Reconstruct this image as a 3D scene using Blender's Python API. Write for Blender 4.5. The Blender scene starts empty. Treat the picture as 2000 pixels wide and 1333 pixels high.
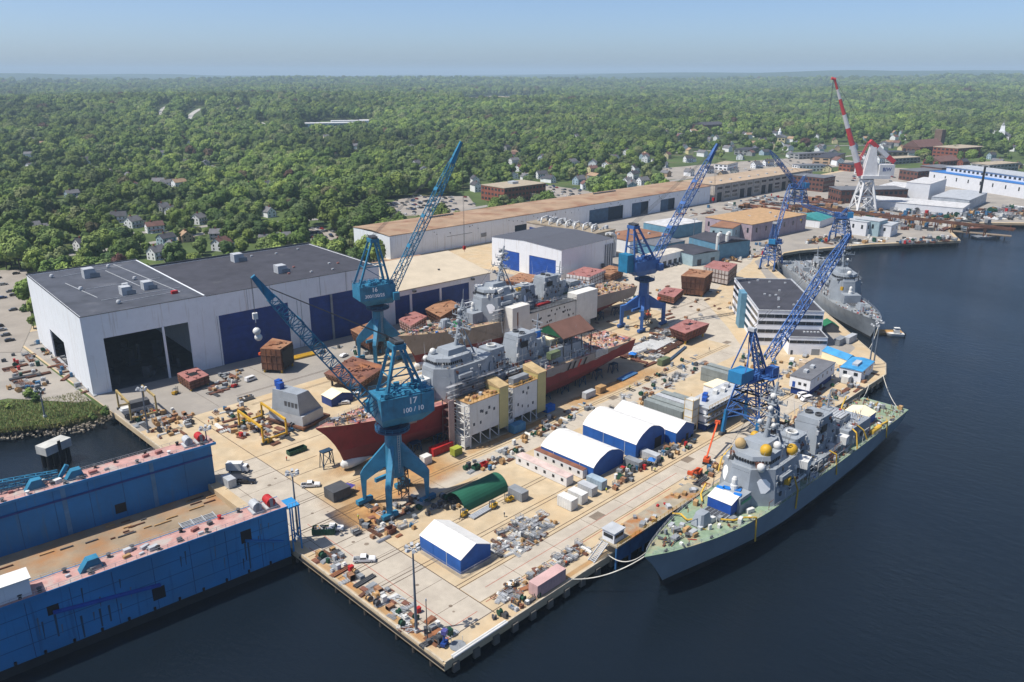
import bpy, math, random
from mathutils import Vector, Matrix, noise as mnoise
random.seed(7)
rnd = random.Random(11)
sc = bpy.context.scene
COL = sc.collection
rad = math.radians

# ------------------------------------------------------------------ camera
CAM = Vector((-93.38, -112.51, 128.0))
YAW, PITCH, FPX = rad(44.8), math.atan(523.5 / 1556.0), 1556.0
cd = bpy.data.cameras.new('camera'); cam = bpy.data.objects.new('camera', cd); COL.objects.link(cam)
cd.sensor_width = 36; cd.lens = 28.008; cd.clip_start = 1.0; cd.clip_end = 60000
cam.location = CAM; cam.rotation_euler = (rad(90) - PITCH, 0, YAW - rad(90))
sc.camera = cam
# ------------------------------------------------------------------ sky, sun, exposure
SUN_AZ, SUN_EL = 149.0, 60.0
w = bpy.data.worlds.new('World'); sc.world = w; w.use_nodes = True
nt = w.node_tree; bg = nt.nodes['Background']; bg.inputs[1].default_value = 0.118
sky = nt.nodes.new('ShaderNodeTexSky'); sky.sky_type = 'NISHITA'; sky.sun_disc = False
sky.sun_elevation = rad(SUN_EL); sky.sun_rotation = rad(90 - SUN_AZ)
sky.altitude = 0; sky.air_density = 0.6; sky.dust_density = 1.1; sky.ozone_density = 5.0
nt.links.new(sky.outputs[0], bg.inputs[0])
ld = bpy.data.lights.new('sun', 'SUN'); ld.energy = 4.5; ld.angle = rad(0.5); ld.color = (1.0, 0.945, 0.86)
so = bpy.data.objects.new('sun', ld); COL.objects.link(so)
tosun = Vector((math.cos(rad(SUN_AZ)) * math.cos(rad(SUN_EL)), math.sin(rad(SUN_AZ)) * math.cos(rad(SUN_EL)), math.sin(rad(SUN_EL))))
so.rotation_euler = (-tosun).to_track_quat('-Z', 'Y').to_euler(); so.location = (0, 0, 300)
sc.view_settings.view_transform = 'Standard'; sc.view_settings.look = 'None'
sc.view_settings.gamma = 1.0; sc.view_settings.exposure = 0.4
sc.render.engine = 'CYCLES'
cy = sc.cycles
cy.use_denoising = True; cy.denoiser = 'OPENIMAGEDENOISE'; cy.denoising_prefilter = 'ACCURATE'
cy.max_bounces = 5; cy.diffuse_bounces = 2; cy.glossy_bounces = 2; cy.transmission_bounces = 2; cy.volume_bounces = 0; cy.transparent_max_bounces = 4
cy.caustics_reflective = False; cy.caustics_refractive = False
cy.sample_clamp_indirect = 4.0

# ------------------------------------------------------------------ helpers
_fh = Vector((math.cos(YAW), math.sin(YAW), 0)); _rt = Vector((math.sin(YAW), -math.cos(YAW), 0))
_fw = _fh * math.cos(PITCH) - Vector((0, 0, math.sin(PITCH))); _up = _rt.cross(_fw)
def ray(px, py): return _fw * FPX + _rt * (px - 1000) - _up * (py - 666.5)
def at(px, py, z=4.0):
    d = ray(px, py); return CAM + d * ((z - CAM.z) / d.z)

def S(r, g, b, k=1.0):
    def l(c):
        c /= 255.0
        return (c / 12.92 if c <= .04045 else ((c + .055) / 1.055) ** 2.4) / k
    return (l(r), l(g), l(b))

MATS = {}
def mat(name, c, rough=.65, metal=0., var=.14, scale=.3, c2=None, lo=.52, hi=.68, bump=0., bscale=2., stretch=(1, 1, 1), spec=.3, rand=0., streak=None):
    if name in MATS: return MATS[name]
    m = bpy.data.materials.new(name); m.use_nodes = True; t = m.node_tree; N = t.nodes; K = t.links
    p = N['Principled BSDF']; p.inputs['Roughness'].default_value = rough; p.inputs['Metallic'].default_value = metal
    p.inputs['Specular IOR Level'].default_value = spec
    g = N.new('ShaderNodeNewGeometry'); mp = N.new('ShaderNodeMapping'); mp.inputs['Scale'].default_value = stretch
    K.new(g.outputs['Position'], mp.inputs[0])
    def nz(s, d=5):
        n = N.new('ShaderNodeTexNoise'); n.inputs['Scale'].default_value = s; n.inputs['Detail'].default_value = d; n.inputs['Roughness'].default_value = .6
        K.new(mp.outputs[0], n.inputs['Vector']); return n.outputs['Fac']
    def ramp(f, a, b):
        r = N.new('ShaderNodeMapRange'); r.inputs[1].default_value = a; r.inputs[2].default_value = b; K.new(f, r.inputs[0]); return r.outputs[0]
    def mix(f, a, b, mode='MIX'):
        x = N.new('ShaderNodeMix'); x.data_type = 'RGBA'; x.blend_type = mode
        if isinstance(f, float): x.inputs[0].default_value = f
        else: K.new(f, x.inputs[0])
        for i, q in ((6, a), (7, b)):
            if isinstance(q, tuple): x.inputs[i].default_value = (*q, 1)
            else: K.new(q, x.inputs[i])
        return x.outputs[2]
    dk = tuple(q * (1 - 2.2 * var) for q in c); lt = tuple(min(.95, q * (1 + var)) for q in c)
    o = mix(ramp(nz(scale), .3, .7), dk, lt)
    if c2: o = mix(ramp(nz(scale * .37 + .013, 7), lo, hi), o, c2)
    if streak:
        mp2 = N.new('ShaderNodeMapping'); mp2.inputs['Scale'].default_value = (1.1, 1.1, .06); K.new(g.outputs['Position'], mp2.inputs[0])
        n = N.new('ShaderNodeTexNoise'); n.inputs['Scale'].default_value = .9; n.inputs['Detail'].default_value = 4; K.new(mp2.outputs[0], n.inputs['Vector'])
        o = mix(ramp(n.outputs['Fac'], .58, .8), o, streak)
    if rand:
        oi = N.new('ShaderNodeObjectInfo'); r = N.new('ShaderNodeMapRange'); r.inputs[3].default_value = 1 - rand; r.inputs[4].default_value = 1 + rand
        K.new(oi.outputs['Random'], r.inputs[0]); hs = N.new('ShaderNodeHueSaturation'); K.new(r.outputs[0], hs.inputs['Value']); K.new(o, hs.inputs['Color']); o = hs.outputs[0]
    K.new(o, p.inputs['Base Color'])
    if bump:
        b = N.new('ShaderNodeBump'); b.inputs['Strength'].default_value = 1.0; b.inputs['Distance'].default_value = bump
        K.new(nz(bscale, 4), b.inputs['Height']); K.new(b.outputs[0], p.inputs['Normal'])
    MATS[name] = m; return m

class MB:
    def __init__(s): s.v = []; s.f = []; s.m = []; s.mi = 0
    def add(s, vs, fs):
        n = len(s.v); s.v += [tuple(q) for q in vs]; s.f += [tuple(i + n for i in q) for q in fs]; s.m += [s.mi] * len(fs); return s
    def hexa(s, a): return s.add(a, [(3, 2, 1, 0), (4, 5, 6, 7), (0, 1, 5, 4), (1, 2, 6, 5), (2, 3, 7, 6), (3, 0, 4, 7)])
    def box(s, x0, x1, y0, y1, z0, z1): return s.hexa([(x0, y0, z0), (x1, y0, z0), (x1, y1, z0), (x0, y1, z0), (x0, y0, z1), (x1, y0, z1), (x1, y1, z1), (x0, y1, z1)])
    def obox(s, c, d, rz=0., tilt=0.):
        ca, sa = math.cos(rz), math.sin(rz); ct, st = math.cos(tilt), math.sin(tilt); a = []
        for kz in (-.5, .5):
            for kx, ky in ((-.5, -.5), (.5, -.5), (.5, .5), (-.5, .5)):
                x, y, z = kx * d[0], ky * d[1], kz * d[2]; x, z = x * ct - z * st, x * st + z * ct
                a.append((c[0] + x * ca - y * sa, c[1] + x * sa + y * ca, c[2] + z))
        return s.hexa(a)
    def beam(s, p, q, w, h=None):
        p = Vector(p); q = Vector(q); d = q - p
        if d.length < 1e-6: return s
        d.normalize(); h = h or w
        u = d.cross(Vector((0, 0, 1)))
        if u.length < 1e-3: u = Vector((1, 0, 0))
        u.normalize(); n = u.cross(d); u *= w / 2; n *= h / 2
        return s.hexa([p - u - n, p + u - n, p + u + n, p - u + n, q - u - n, q + u - n, q + u + n, q - u + n])
    def tube(s, p, q, r, n=6, r2=None):
        p = Vector(p); q = Vector(q); d = (q - p).normalized(); r2 = r if r2 is None else r2
        u = d.cross(Vector((0, 0, 1)))
        if u.length < 1e-3: u = Vector((1, 0, 0))
        u.normalize(); v = d.cross(u); a = []
        for c, rr in ((p, r), (q, r2)):
            for i in range(n):
                t = 2 * math.pi * i / n; a.append(c + u * (rr * math.cos(t)) + v * (rr * math.sin(t)))
        return s.add(a, [(i, (i + 1) % n, n + (i + 1) % n, n + i) for i in range(n)] + [tuple(range(n))[::-1], tuple(range(n, 2 * n))])
    def path(s, pts, r, n=5):
        for a, b in zip(pts, pts[1:]): s.tube(a, b, r, n)
        return s
    def loft(s, a, b, caps=True):
        n = len(a); f = [(i, (i + 1) % n, n + (i + 1) % n, n + i) for i in range(n)]
        if caps: f += [tuple(range(n))[::-1], tuple(range(n, 2 * n))]
        return s.add(list(a) + list(b), f)
    def prism(s, poly, z0, z1): return s.loft([(x, y, z0) for x, y in poly], [(x, y, z1) for x, y in poly])
    def fr(s, p0, z0, p1, z1): return s.loft([(x, y, z0) for x, y in p0], [(x, y, z1) for x, y in p1])
    def exy(s, poly, y0, y1): return s.loft([(x, y0, z) for x, z in poly], [(x, y1, z) for x, z in poly])
    def exx(s, poly, x0, x1): return s.loft([(x0, y, z) for y, z in poly], [(x1, y, z) for y, z in poly])
    def rev(s, c, prof, n=12):
        a = []
        for r, z in prof:
            for i in range(n):
                t = 2 * math.pi * i / n; a.append((c[0] + r * math.cos(t), c[1] + r * math.sin(t), c[2] + z))
        f = []
        for k in range(len(prof) - 1):
            for i in range(n): f.append((k * n + i, k * n + (i + 1) % n, (k + 1) * n + (i + 1) % n, (k + 1) * n + i))
        f += [tuple(range(n))[::-1], tuple(range((len(prof) - 1) * n, len(prof) * n))]
        return s.add(a, f)
    def ball(s, c, r, n=10, m=6, k=1.): return s.rev(c, [(max(.001, r * math.sin(math.pi * i / m)), -r * k * math.cos(math.pi * i / m)) for i in range(m + 1)], n)
    def mesh(s, name, mats):
        me = bpy.data.meshes.new(name); me.from_pydata(s.v, [], s.f)
        if not isinstance(mats, (list, tuple)): mats = [mats]
        for q in mats: me.materials.append(q)
        if len(mats) > 1: me.polygons.foreach_set('material_index', s.m)
        me.update(); return me
    def build(s, name, mats, parent=None, loc=None, rz=0., smooth=False):
        me = s.mesh(name, mats)
        if smooth: me.polygons.foreach_set('use_smooth', [True] * len(me.polygons))
        return link(name, me, parent, loc, rz)
def link(name, data, parent=None, loc=None, rz=0.):
    o = bpy.data.objects.new(name, data); COL.objects.link(o)
    if parent is not None: o.parent = parent
    if loc is not None: o.location = loc
    if rz: o.rotation_euler = (0, 0, rz)
    return o
def tag(o, label, cat, group=None):
    o['label'] = label; o['category'] = cat
    if group: o['group'] = group
    return o
def thing(name, label, cat, loc=(0, 0, 0), rz=0., group=None):
    o = link(name, None, None, loc, rz); o.empty_display_size = .5; return tag(o, label, cat, group)
def kind(o, k): o['kind'] = k; return o
def dup(root, loc, rz, label, group=None):
    r = root.copy(); COL.objects.link(r); r.location = loc; r.rotation_euler = (0, 0, rz); r['label'] = label
    if group: r['group'] = group
    for ch in KIDS.get(root.name, root.children):
        c = ch.copy(); COL.objects.link(c); c.parent = r
        for gch in KIDS.get(ch.name, ch.children):
            d = gch.copy(); COL.objects.link(d); d.parent = c
    return r
KIDS = {}
def remember(root):
    ks = [o for o in bpy.data.objects if o.parent is root]; KIDS[root.name] = ks
    for k in ks: KIDS[k.name] = [o for o in bpy.data.objects if o.parent is k]
    return root
def text(body, size, m, parent, loc, rot):
    c = bpy.data.curves.new('lettering', 'FONT'); c.body = body; c.size = size; c.extrude = .03; c.align_x = 'CENTER'; c.align_y = 'CENTER'; c.offset = size * .018
    tmp = bpy.data.objects.new('lettering', c); COL.objects.link(tmp); dg = bpy.context.evaluated_depsgraph_get(); me = bpy.data.meshes.new_from_object(tmp.evaluated_get(dg)); bpy.data.objects.remove(tmp)
    me.materials.clear(); me.materials.append(m); o = link('lettering', me, parent, loc); o.rotation_euler = rot; return o
def xf(ox, oy, rz):
    c, s = math.cos(rz), math.sin(rz)
    return lambda x, y, z=0.: (ox + x * c - y * s, oy + x * s + y * c, z)
def lattice(mb, p, q, w0, wm, w1, n=14, r=.16, rb=.09, taper=.2):
    p = Vector(p); q = Vector(q); d = (q - p); L = d.length; d.normalize()
    u = d.cross(Vector((0, 0, 1)));
    if u.length < 1e-3: u = Vector((1, 0, 0))
    u.normalize(); v = u.cross(d); rings = []
    for i in range(n + 1):
        t = i / n
        w = w0 + (wm - w0) * min(1, t / taper) if t < taper else (wm if t < 1 - taper else wm + (w1 - wm) * (t - 1 + taper) / taper)
        c = p + d * (L * t); rings.append([c + u * (a * w / 2) + v * (b * w / 2) for a, b in ((-1, -1), (1, -1), (1, 1), (-1, 1))])
    for i in range(n):
        A, B = rings[i], rings[i + 1]
        for k in range(4):
            mb.beam(A[k], B[k], r * 2); k2 = (k + 1) % 4
            mb.beam(A[k], B[k2] if i % 2 else B[k2], rb * 2) if i % 2 else mb.beam(A[k2], B[k], rb * 2)
            mb.beam(B[k], B[k2], rb * 2)
    return mb

WHITE = mat('white_panel', S(230, 234, 238, 1.08), .5, var=.025, c2=S(206, 208, 210, 1.2), lo=.6, hi=.95, streak=S(206, 202, 196, 1.2))
WHITE2 = mat('white_paint', S(230, 232, 235, 1.08), .55, var=.02, streak=S(208, 202, 192, 1.2))
TENTW = mat('tent_white', (.70, .69, .66), .75, var=.05, scale=.5)
TENTC = mat('tent_cream', S(245, 232, 196, 1.12), .7, var=.04)
TENTB = mat('tent_blue', S(40, 98, 178, 1.25), .6, var=.1)
ROOFD = mat('roof_membrane', S(84, 88, 98, 1.3), .75, var=.16, scale=.12, c2=S(112, 114, 120, 1.3), lo=.6, hi=.8)
ROOFK = mat('roof_black', S(72, 72, 80, 1.3), .75, var=.14, scale=.15, c2=S(96, 96, 100, 1.3), lo=.62, hi=.8)
ROOFRUST = mat('roof_rust', S(180, 152, 124, 1.35), .8, var=.1, scale=.08, c2=S(150, 110, 84, 1.35), lo=.48, hi=.66)
ROOFCREAM = mat('roof_cream', S(212, 198, 174, 1.3), .8, var=.06, scale=.1)
NAVY = mat('door_navy', S(30, 62, 130, 1.15), .5, var=.12)
NAVY2 = mat('door_blue', S(40, 88, 176, 1.2), .5, var=.12)
DARK = mat('dark', (.012, .013, .016), .6, var=.1)
GLASS = mat('window_glass', (.02, .026, .034), .12, var=.2, spec=.6)
GREY = mat('grey_metal', S(150, 155, 160, 1.3), .5, var=.12)
LGREY = mat('light_grey_metal', S(196, 200, 204, 1.3), .5, var=.1)
DGREY = mat('dark_grey_metal', S(88, 90, 94, 1.3), .55, var=.15)
STEEL = mat('galvanised_pipe', S(190, 192, 196, 1.3), .4, metal=.3, var=.2)
RUST = mat('rust_primer', S(136, 92, 76, 1.35), .8, var=.18, scale=.25, c2=S(168, 112, 74, 1.3))
RUSTD = mat('dark_rust', S(108, 74, 58, 1.3), .8, var=.22, scale=.25, c2=S(140, 94, 66, 1.3))
RUSTO = mat('orange_rust', S(174, 130, 98, 1.35), .85, var=.16, scale=.25, c2=S(140, 92, 64, 1.3))
PINK = mat('pink_primer', S(178, 122, 116, 1.35), .75, var=.14, scale=.3, c2=S(160, 104, 94, 1.35))
PINKL = mat('pale_pink', S(214, 178, 174, 1.3), .65, var=.07)
YEL = mat('yellow_paint', S(220, 174, 52, 1.3), .5, var=.14, c2=S(170, 120, 50, 1.3), lo=.62, hi=.8)
ORANGE = mat('orange_paint', S(226, 96, 50, 1.3), .5, var=.1)
RED = mat('red_paint', S(196, 48, 48, 1.3), .5, var=.12)
GREEN = mat('green_paint', S(36, 84, 64, 1.3), .5, var=.14)
OLIVE = mat('olive_paint', S(110, 124, 92, 1.3), .6, var=.1)
TEAL = mat('crane_teal', S(54, 132, 168, 1.24), .5, var=.15, c2=S(58, 106, 132, 1.3), lo=.55, hi=.85, streak=S(60, 96, 112, 1.35))
BLUE = mat('crane_blue', S(66, 110, 176, 1.3), .5, var=.13, c2=S(60, 92, 146, 1.3), lo=.55, hi=.85)
TYRE = mat('tyre', (.018, .018, .02), .85)
WOOD = mat('timber', S(196, 158, 110, 1.3), .8, var=.2)
TARP = mat('blue_tarp', S(30, 122, 210, 1.2), .6, var=.12)
LETTER = mat('lettering_white', (.8, .82, .84), .5, var=.02)
HULLG = mat('haze_grey', S(160, 168, 176, 1.35), .55, var=.08, c2=S(142, 148, 154, 1.35))
PIPEW = mat('white_coating', S(222, 222, 218, 1.15), .55, var=.08)
# ------------------------------------------------------------------ water, yard, terrain
def watermat():
    m = bpy.data.materials.new('river_water'); m.use_nodes = True; t = m.node_tree; N = t.nodes; K = t.links; p = N['Principled BSDF']
    p.inputs['Base Color'].default_value = (.005, .009, .014, 1); p.inputs['Roughness'].default_value = .16; p.inputs['IOR'].default_value = 1.33
    g = N.new('ShaderNodeNewGeometry')
    mp = N.new('ShaderNodeMapping'); mp.inputs['Rotation'].default_value = (0, 0, rad(50)); mp.inputs['Scale'].default_value = (1, .42, 1); K.new(g.outputs['Position'], mp.inputs[0])
    a = N.new('ShaderNodeTexNoise'); a.inputs['Scale'].default_value = .42; a.inputs['Detail'].default_value = 7; a.inputs['Roughness'].default_value = .68; K.new(mp.outputs[0], a.inputs['Vector'])
    b2 = N.new('ShaderNodeTexNoise'); b2.inputs['Scale'].default_value = .012; b2.inputs['Detail'].default_value = 3; K.new(mp.outputs[0], b2.inputs['Vector'])
    mr = N.new('ShaderNodeMapRange'); mr.inputs[1].default_value = .35; mr.inputs[2].default_value = .7; mr.inputs[3].default_value = .45; mr.inputs[4].default_value = 1.15; K.new(b2.outputs['Fac'], mr.inputs[0])
    mu = N.new('ShaderNodeMath'); mu.operation = 'MULTIPLY'; K.new(a.outputs['Fac'], mu.inputs[0]); K.new(mr.outputs[0], mu.inputs[1])
    bp = N.new('ShaderNodeBump'); bp.inputs['Strength'].default_value = 1; bp.inputs['Distance'].default_value = .45; K.new(mu.outputs[0], bp.inputs['Height']); K.new(bp.outputs[0], p.inputs['Normal'])
    mr2 = N.new('ShaderNodeMapRange'); mr2.inputs[1].default_value = .35; mr2.inputs[2].default_value = .7; mr2.inputs[3].default_value = .09; mr2.inputs[4].default_value = .26; K.new(b2.outputs['Fac'], mr2.inputs[0]); K.new(mr2.outputs[0], p.inputs['Roughness'])
    return m
kind(MB().add([(-900, -900, 0), (2200, -900, 0), (2200, 420, 0), (-900, 420, 0)], [(0, 1, 2, 3)]).build('river_water', watermat()), 'structure')

CONC = mat('pier_concrete', S(210, 191, 160, 1.36), .9, var=.09, scale=.22, c2=S(208, 181, 142, 1.38), lo=.44, hi=.74, bump=.01, spec=.1)
CONCG = mat('lane_concrete', S(204, 194, 178, 1.38), .9, var=.06, scale=.35, c2=S(182, 172, 158, 1.38), lo=.45, hi=.78, spec=.1)
ASPH = mat('yard_asphalt', S(170, 164, 156, 1.42), .95, var=.05, scale=.1, c2=S(184, 176, 164, 1.42), lo=.45, hi=.78, spec=.1)
SAND = mat('rust_dust', S(210, 164, 108, 1.32), .9, var=.1, scale=.3, c2=S(196, 132, 78, 1.32), lo=.5, hi=.7)
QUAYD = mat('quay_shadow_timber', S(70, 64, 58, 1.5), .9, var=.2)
CONCE = mat('kerb_concrete', S(206, 194, 172, 1.35), .85, var=.12, scale=.8, c2=S(150, 128, 104, 1.35), lo=.55, hi=.75)
YARD = [(-1.6, -.3), (250, -.3), (264, 5), (276, 16), (405, 134), (449, 148), (466, 144), (526, 116), (590, 72), (606, 80), (640, 97), (681, 90), (700, 70), (712, 56), (760, 20), (900, -60), (1300, -220), (1700, -260), (1700, 340), (-3, 340), (-1.6, 195)]
yard = kind(MB().prism(YARD, 2.1, 4.0).build('yard_ground', CONC), 'structure')
def inset(P, d):
    n = len(P); out = []
    for i in range(n):
        a, b, c = Vector(P[i - 1]), Vector(P[i]), Vector(P[(i + 1) % n])
        n1 = Vector((-(b - a).y, (b - a).x)).normalized(); n2 = Vector((-(c - b).y, (c - b).x)).normalized()
        k = (n1 + n2); k = k / max(.3, k.length_squared) * 2; out.append((b.x + k.x * d, b.y + k.y * d))
    return out
kind(MB().prism(inset(YARD, 2.2), -6, 2.2).build('quay_shade_wall', QUAYD), 'structure')  # dark wall below the deck, its colour standing for the shade there
def edge_pts(a, b, step):
    a = Vector(a); b = Vector(b); L = (b - a).length; n = max(1, int(L / step)); return [a + (b - a) * ((i + .5) / n) for i in range(n)]
pile_m = MB().tube((0, 0, -5), (0, 0, 2.1), .42, 8).mesh('pile', mat('pile_steel', S(92, 82, 72, 1.5), .9))
fend_m = MB().box(-.9, .9, -.55, .05, .6, 2.9).mesh('fender', mat('fender_block', S(120, 116, 108, 1.5), .85))
for i, (a, b) in enumerate(zip(YARD[:14], YARD[1:15])):
    for p in edge_pts(a, b, 6.2):
        d = (Vector(b) - Vector(a)).normalized(); nrm = Vector((-d.y, d.x))
        link('pile', pile_m, yard, (p.x + nrm.x * .7, p.y + nrm.y * .7, 0))
        if i == 0: link('fender', fend_m, yard, (p.x, p.y - .02, 0))
for p in edge_pts((-1.6, 2), (-1.6, 194), 6.2): link('pile', pile_m, yard, (-.9, p.y, 0))
# kerbs along the quay edges
def kerb(a, b, w=.45, h=.28, m=CONCE):
    return kind(MB().beam((a[0], a[1], 4 + h / 2), (b[0], b[1], 4 + h / 2), w, h).build('kerb', m), 'structure')
kerb((-1.2, .0), (250, .0)); kerb((-1.3, .4), (-1.3, 60)); kerb((-1.3, 112), (-1.3, 194)); kerb((250, .1), (264, 5.4)); kerb((264, 5.4), (275.6, 16.3)); kerb((276, 16.6), (404.5, 134.3))
kind(MB().beam((-1.75, -.2, 3.2), (-1.75, 60, 3.2), .3, .5).build('rubbing_strake', mat('black_rubber', (.02, .02, .022), .8)), 'structure')
def soften(m, e=.28):
    t = m.node_tree; N = t.nodes; K = t.links; p = N['Principled BSDF']; tc = N.new('ShaderNodeTexCoord'); sp = N.new('ShaderNodeSeparateXYZ'); K.new(tc.outputs['Generated'], sp.inputs[0]); o = None
    for ax in (0, 1):
        a = N.new('ShaderNodeMath'); a.operation = 'PINGPONG'; a.inputs[1].default_value = .5; K.new(sp.outputs[ax], a.inputs[0])
        r = N.new('ShaderNodeMapRange'); r.inputs[1].default_value = 0; r.inputs[2].default_value = e; r.interpolation_type = 'SMOOTHSTEP'; K.new(a.outputs[0], r.inputs[0])
        if o is None: o = r.outputs[0]
        else:
            x = N.new('ShaderNodeMath'); x.operation = 'MULTIPLY'; K.new(o, x.inputs[0]); K.new(r.outputs[0], x.inputs[1]); o = x.outputs[0]
    n = N.new('ShaderNodeTexNoise'); n.inputs['Scale'].default_value = .16; n.inputs['Detail'].default_value = 6; g = N.new('ShaderNodeNewGeometry'); K.new(g.outputs['Position'], n.inputs['Vector'])
    a = N.new('ShaderNodeMath'); a.operation = 'MULTIPLY_ADD'; a.inputs[1].default_value = 1.5; a.inputs[2].default_value = -.05; K.new(n.outputs['Fac'], a.inputs[0])
    x = N.new('ShaderNodeMath'); x.operation = 'MULTIPLY'; x.use_clamp = True; K.new(a.outputs[0], x.inputs[0]); K.new(o, x.inputs[1]); K.new(x.outputs[0], p.inputs['Alpha'])
soften(SAND)
DUSTZ = [4.007]
def dust(poly):
    DUSTZ[0] += .0004; xs = [p[0] for p in poly]; ys = [p[1] for p in poly]
    kind(MB().add([(x, y, DUSTZ[0]) for x, y in rect(min(xs), max(xs), min(ys), max(ys))], [(0, 1, 2, 3)]).build('dust_patch', SAND), 'structure')
def sheet(name, poly, z, m): return kind(MB().add([(x, y, z) for x, y in poly], [tuple(range(len(poly)))]).build(name, m), 'structure')
def rect(x0, x1, y0, y1): return [(x0, y0), (x1, y0), (x1, y1), (x0, y1)]
sheet('asphalt_apron', [(-1.4, 170.3), (104, 170.3), (112, 186), (130, 196), (205, 192), (262, 178), (268, 204), (262, 275), (235, 330), (-1.6, 330)], 4.004, ASPH)
sheet('asphalt_apron', [(430, 158), (451, 150), (467, 147), (527, 119), (590, 75.5), (606, 83), (640, 99.5), (682, 93), (703, 72), (715, 58.5), (763, 23), (901, -56), (1300, -214), (1300, 335), (430, 330)], 4.002, ASPH)
sheet('concrete_apron', rect(1.6, 18.6, 5.2, 122), 4.004, CONCG)
sheet('concrete_lane', rect(19, 246, 10.2, 17.6), 4.004, CONCG)
sheet('concrete_apron', [(238, 62), (262, 84), (300, 122), (405, 150), (430, 160), (430, 208), (330, 206), (262, 176), (262, 126), (236, 100)], 4.003, CONCG)
sheet('concrete_lane', rect(34, 238, 59, 67.6), 4.004, CONCG)
sheet('concrete_apron', [(246, 20), (300, 66), (410, 150), (470, 160), (470, 200), (330, 205), (332, 275), (560, 270), (620, 130), (545, 118), (464, 152), (404, 140), (276, 24)], 4.004, ASPH)
dust([(at(*p).x, at(*p).y) for p in [(585, 985), (700, 935), (850, 880), (930, 900), (840, 960), (720, 985), (640, 990)]])
dust(rect(-.8, 1.5, 2, 58)); dust(rect(22, 60, .8, 2.8)); dust(rect(20, 112, 88, 97))
dust([(at(*p).x, at(*p).y) for p in [(640, 1010), (705, 975), (770, 1000), (740, 1035), (690, 1040)]])
dust(rect(66, 122, 70.8, 75)); dust(rect(120, 195, 70.5, 80))
# rails and slot lines set in the paving
RAIL = mat('rail_slot', S(96, 76, 62, 1.6), .8, var=.25, scale=.8)
def rails(a, b, gauge=0., wd=.22):
    d = (Vector(b) - Vector(a)).normalized(); n = Vector((-d.y, d.x))
    for k in ((-gauge / 2, gauge / 2) if gauge else (0,)):
        kind(MB().beam((a[0] + n.x * k, a[1] + n.y * k, 4.0), (b[0] + n.x * k, b[1] + n.y * k, 4.0), wd, .05).build('crane_rail', RAIL), 'structure')
for y, g, x0, x1 in ((18.5, 1.3, 18.8, 245), (5.4, 0, 1.5, 200), (42.4, 1.5, -.5, 132), (32, 1.5, -.5, 175), (57.3, 0, -.5, 62), (69.4, 1.3, 1.5, 237), (69.9, 0, -.5, 18), (121.6, 0, 1, 95), (108, 0, 1, 34), (100, 0, 18, 34), (84, 1.2, 1, 60), (164.5, .9, 40, 260), (177, .9, 40, 260), (110, .9, 200, 300), (123, .9, 200, 300)):
    rails((x0, y), (x1, y), g)
rails((18.7, 4.5), (18.7, 169), 0); rails((4.2, 5), (4.2, 120), 0, .12); rails((18.7, 10), (246, 10), 0, .14)
rails((232, 58), (236, 20), 0, .14); rails((300, 140), (262, 60), 0, .16)
REDL = mat('red_line', S(186, 96, 76, 1.4), .8)
def line(a, b, wd=.16, m=REDL): kind(MB().beam((a[0], a[1], 4.0), (b[0], b[1], 4.0), wd, .036).build('painted_line', m), 'structure')
line((8.2, 8), (8.2, 72)); line((24, 13.6), (110, 13.6)); line((2, 61), (2, 10)); line((8.2, 8), (16, 8)); line((20, 9.2), (100, 9.2), .2)
for x in (34, 50, 66, 82, 98, 114, 130, 146, 162, 178, 194, 210, 226): line((x, 10.4), (x, 17.4), .1, RAIL); line((x, 60), (x, 67), .1, RAIL)
for y in (14, 24, 34, 44, 54, 64, 76, 88, 100, 112): line((1.7, y), (18.4, y), .1, RAIL)
for x in (30, 60, 90): line((x, 172), (x, 206), .12, RAIL)
STAIN = mat('oil_stain', S(150, 136, 120, 1.5), .8)
for px, py in [(663, 1080), (690, 1059), (716, 1063), (610, 1003), (815, 1143), (880, 1184), (886, 1195), (538, 935), (485, 920), (526, 948), (640, 1000)]:
    g = at(px, py); r = rnd.uniform(.25, .75); kind(MB().prism([(g.x + r * math.cos(t * .785), g.y + r * math.sin(t * .785)) for t in range(8)], 4.006, 4.013).build('manhole_cover', STAIN), 'structure')
for px, py in [(1343, 898), (1166, 1008), (1420, 669), (1335, 718), (1198, 777)]:
    g = at(px, py); kind(MB().box(g.x - 2.2, g.x + 2.2, g.y - 1.5, g.y + 1.5, 4.002, 4.02).build('drain_grating', STAIN), 'structure')

# ------------------------------------------------------------------ terrain inland
def sstep(a, b, x):
    t = max(0., min(1., (x - a) / (b - a))); return t * t * (3 - 2 * t)
def hz(x, y):
    dx, dy = x - CAM.x, y - CAM.y; d = math.hypot(dx, dy)
    lat = (dx * _rt.x + dy * _rt.y) / max(1, d)            # -0.6 left .. 0.6 right
    h = 3.9 + sstep(1150, 2800, d) * 13
    n = mnoise.noise(Vector((x * .00042 + 3.1, y * .00042, .3))) * .75 + mnoise.noise(Vector((x * .0011, y * .0011 + 7, 1.7))) * .35
    h += n * sstep(1200, 2900, d) * 44
    n2 = mnoise.noise(Vector((x * .00013 + 9, y * .00013, 5.)))
    h += sstep(4600, 15500, d) * (62 + 55 * sstep(-.2, .5, lat) + n2 * 75 + 30 * mnoise.noise(Vector((x * .0005, y * .0005, 3.))))
    h -= 20 * math.exp(-((d - 5400) / 1500) ** 2)
    h += 16 * math.exp(-((d - 2700 - 500 * lat) / 700) ** 2) * sstep(.25, -.4, lat)
    h += 26 * math.exp(-((lat - .44) / .1) ** 2 - ((d - 3900) / 700) ** 2)
    return h
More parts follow.
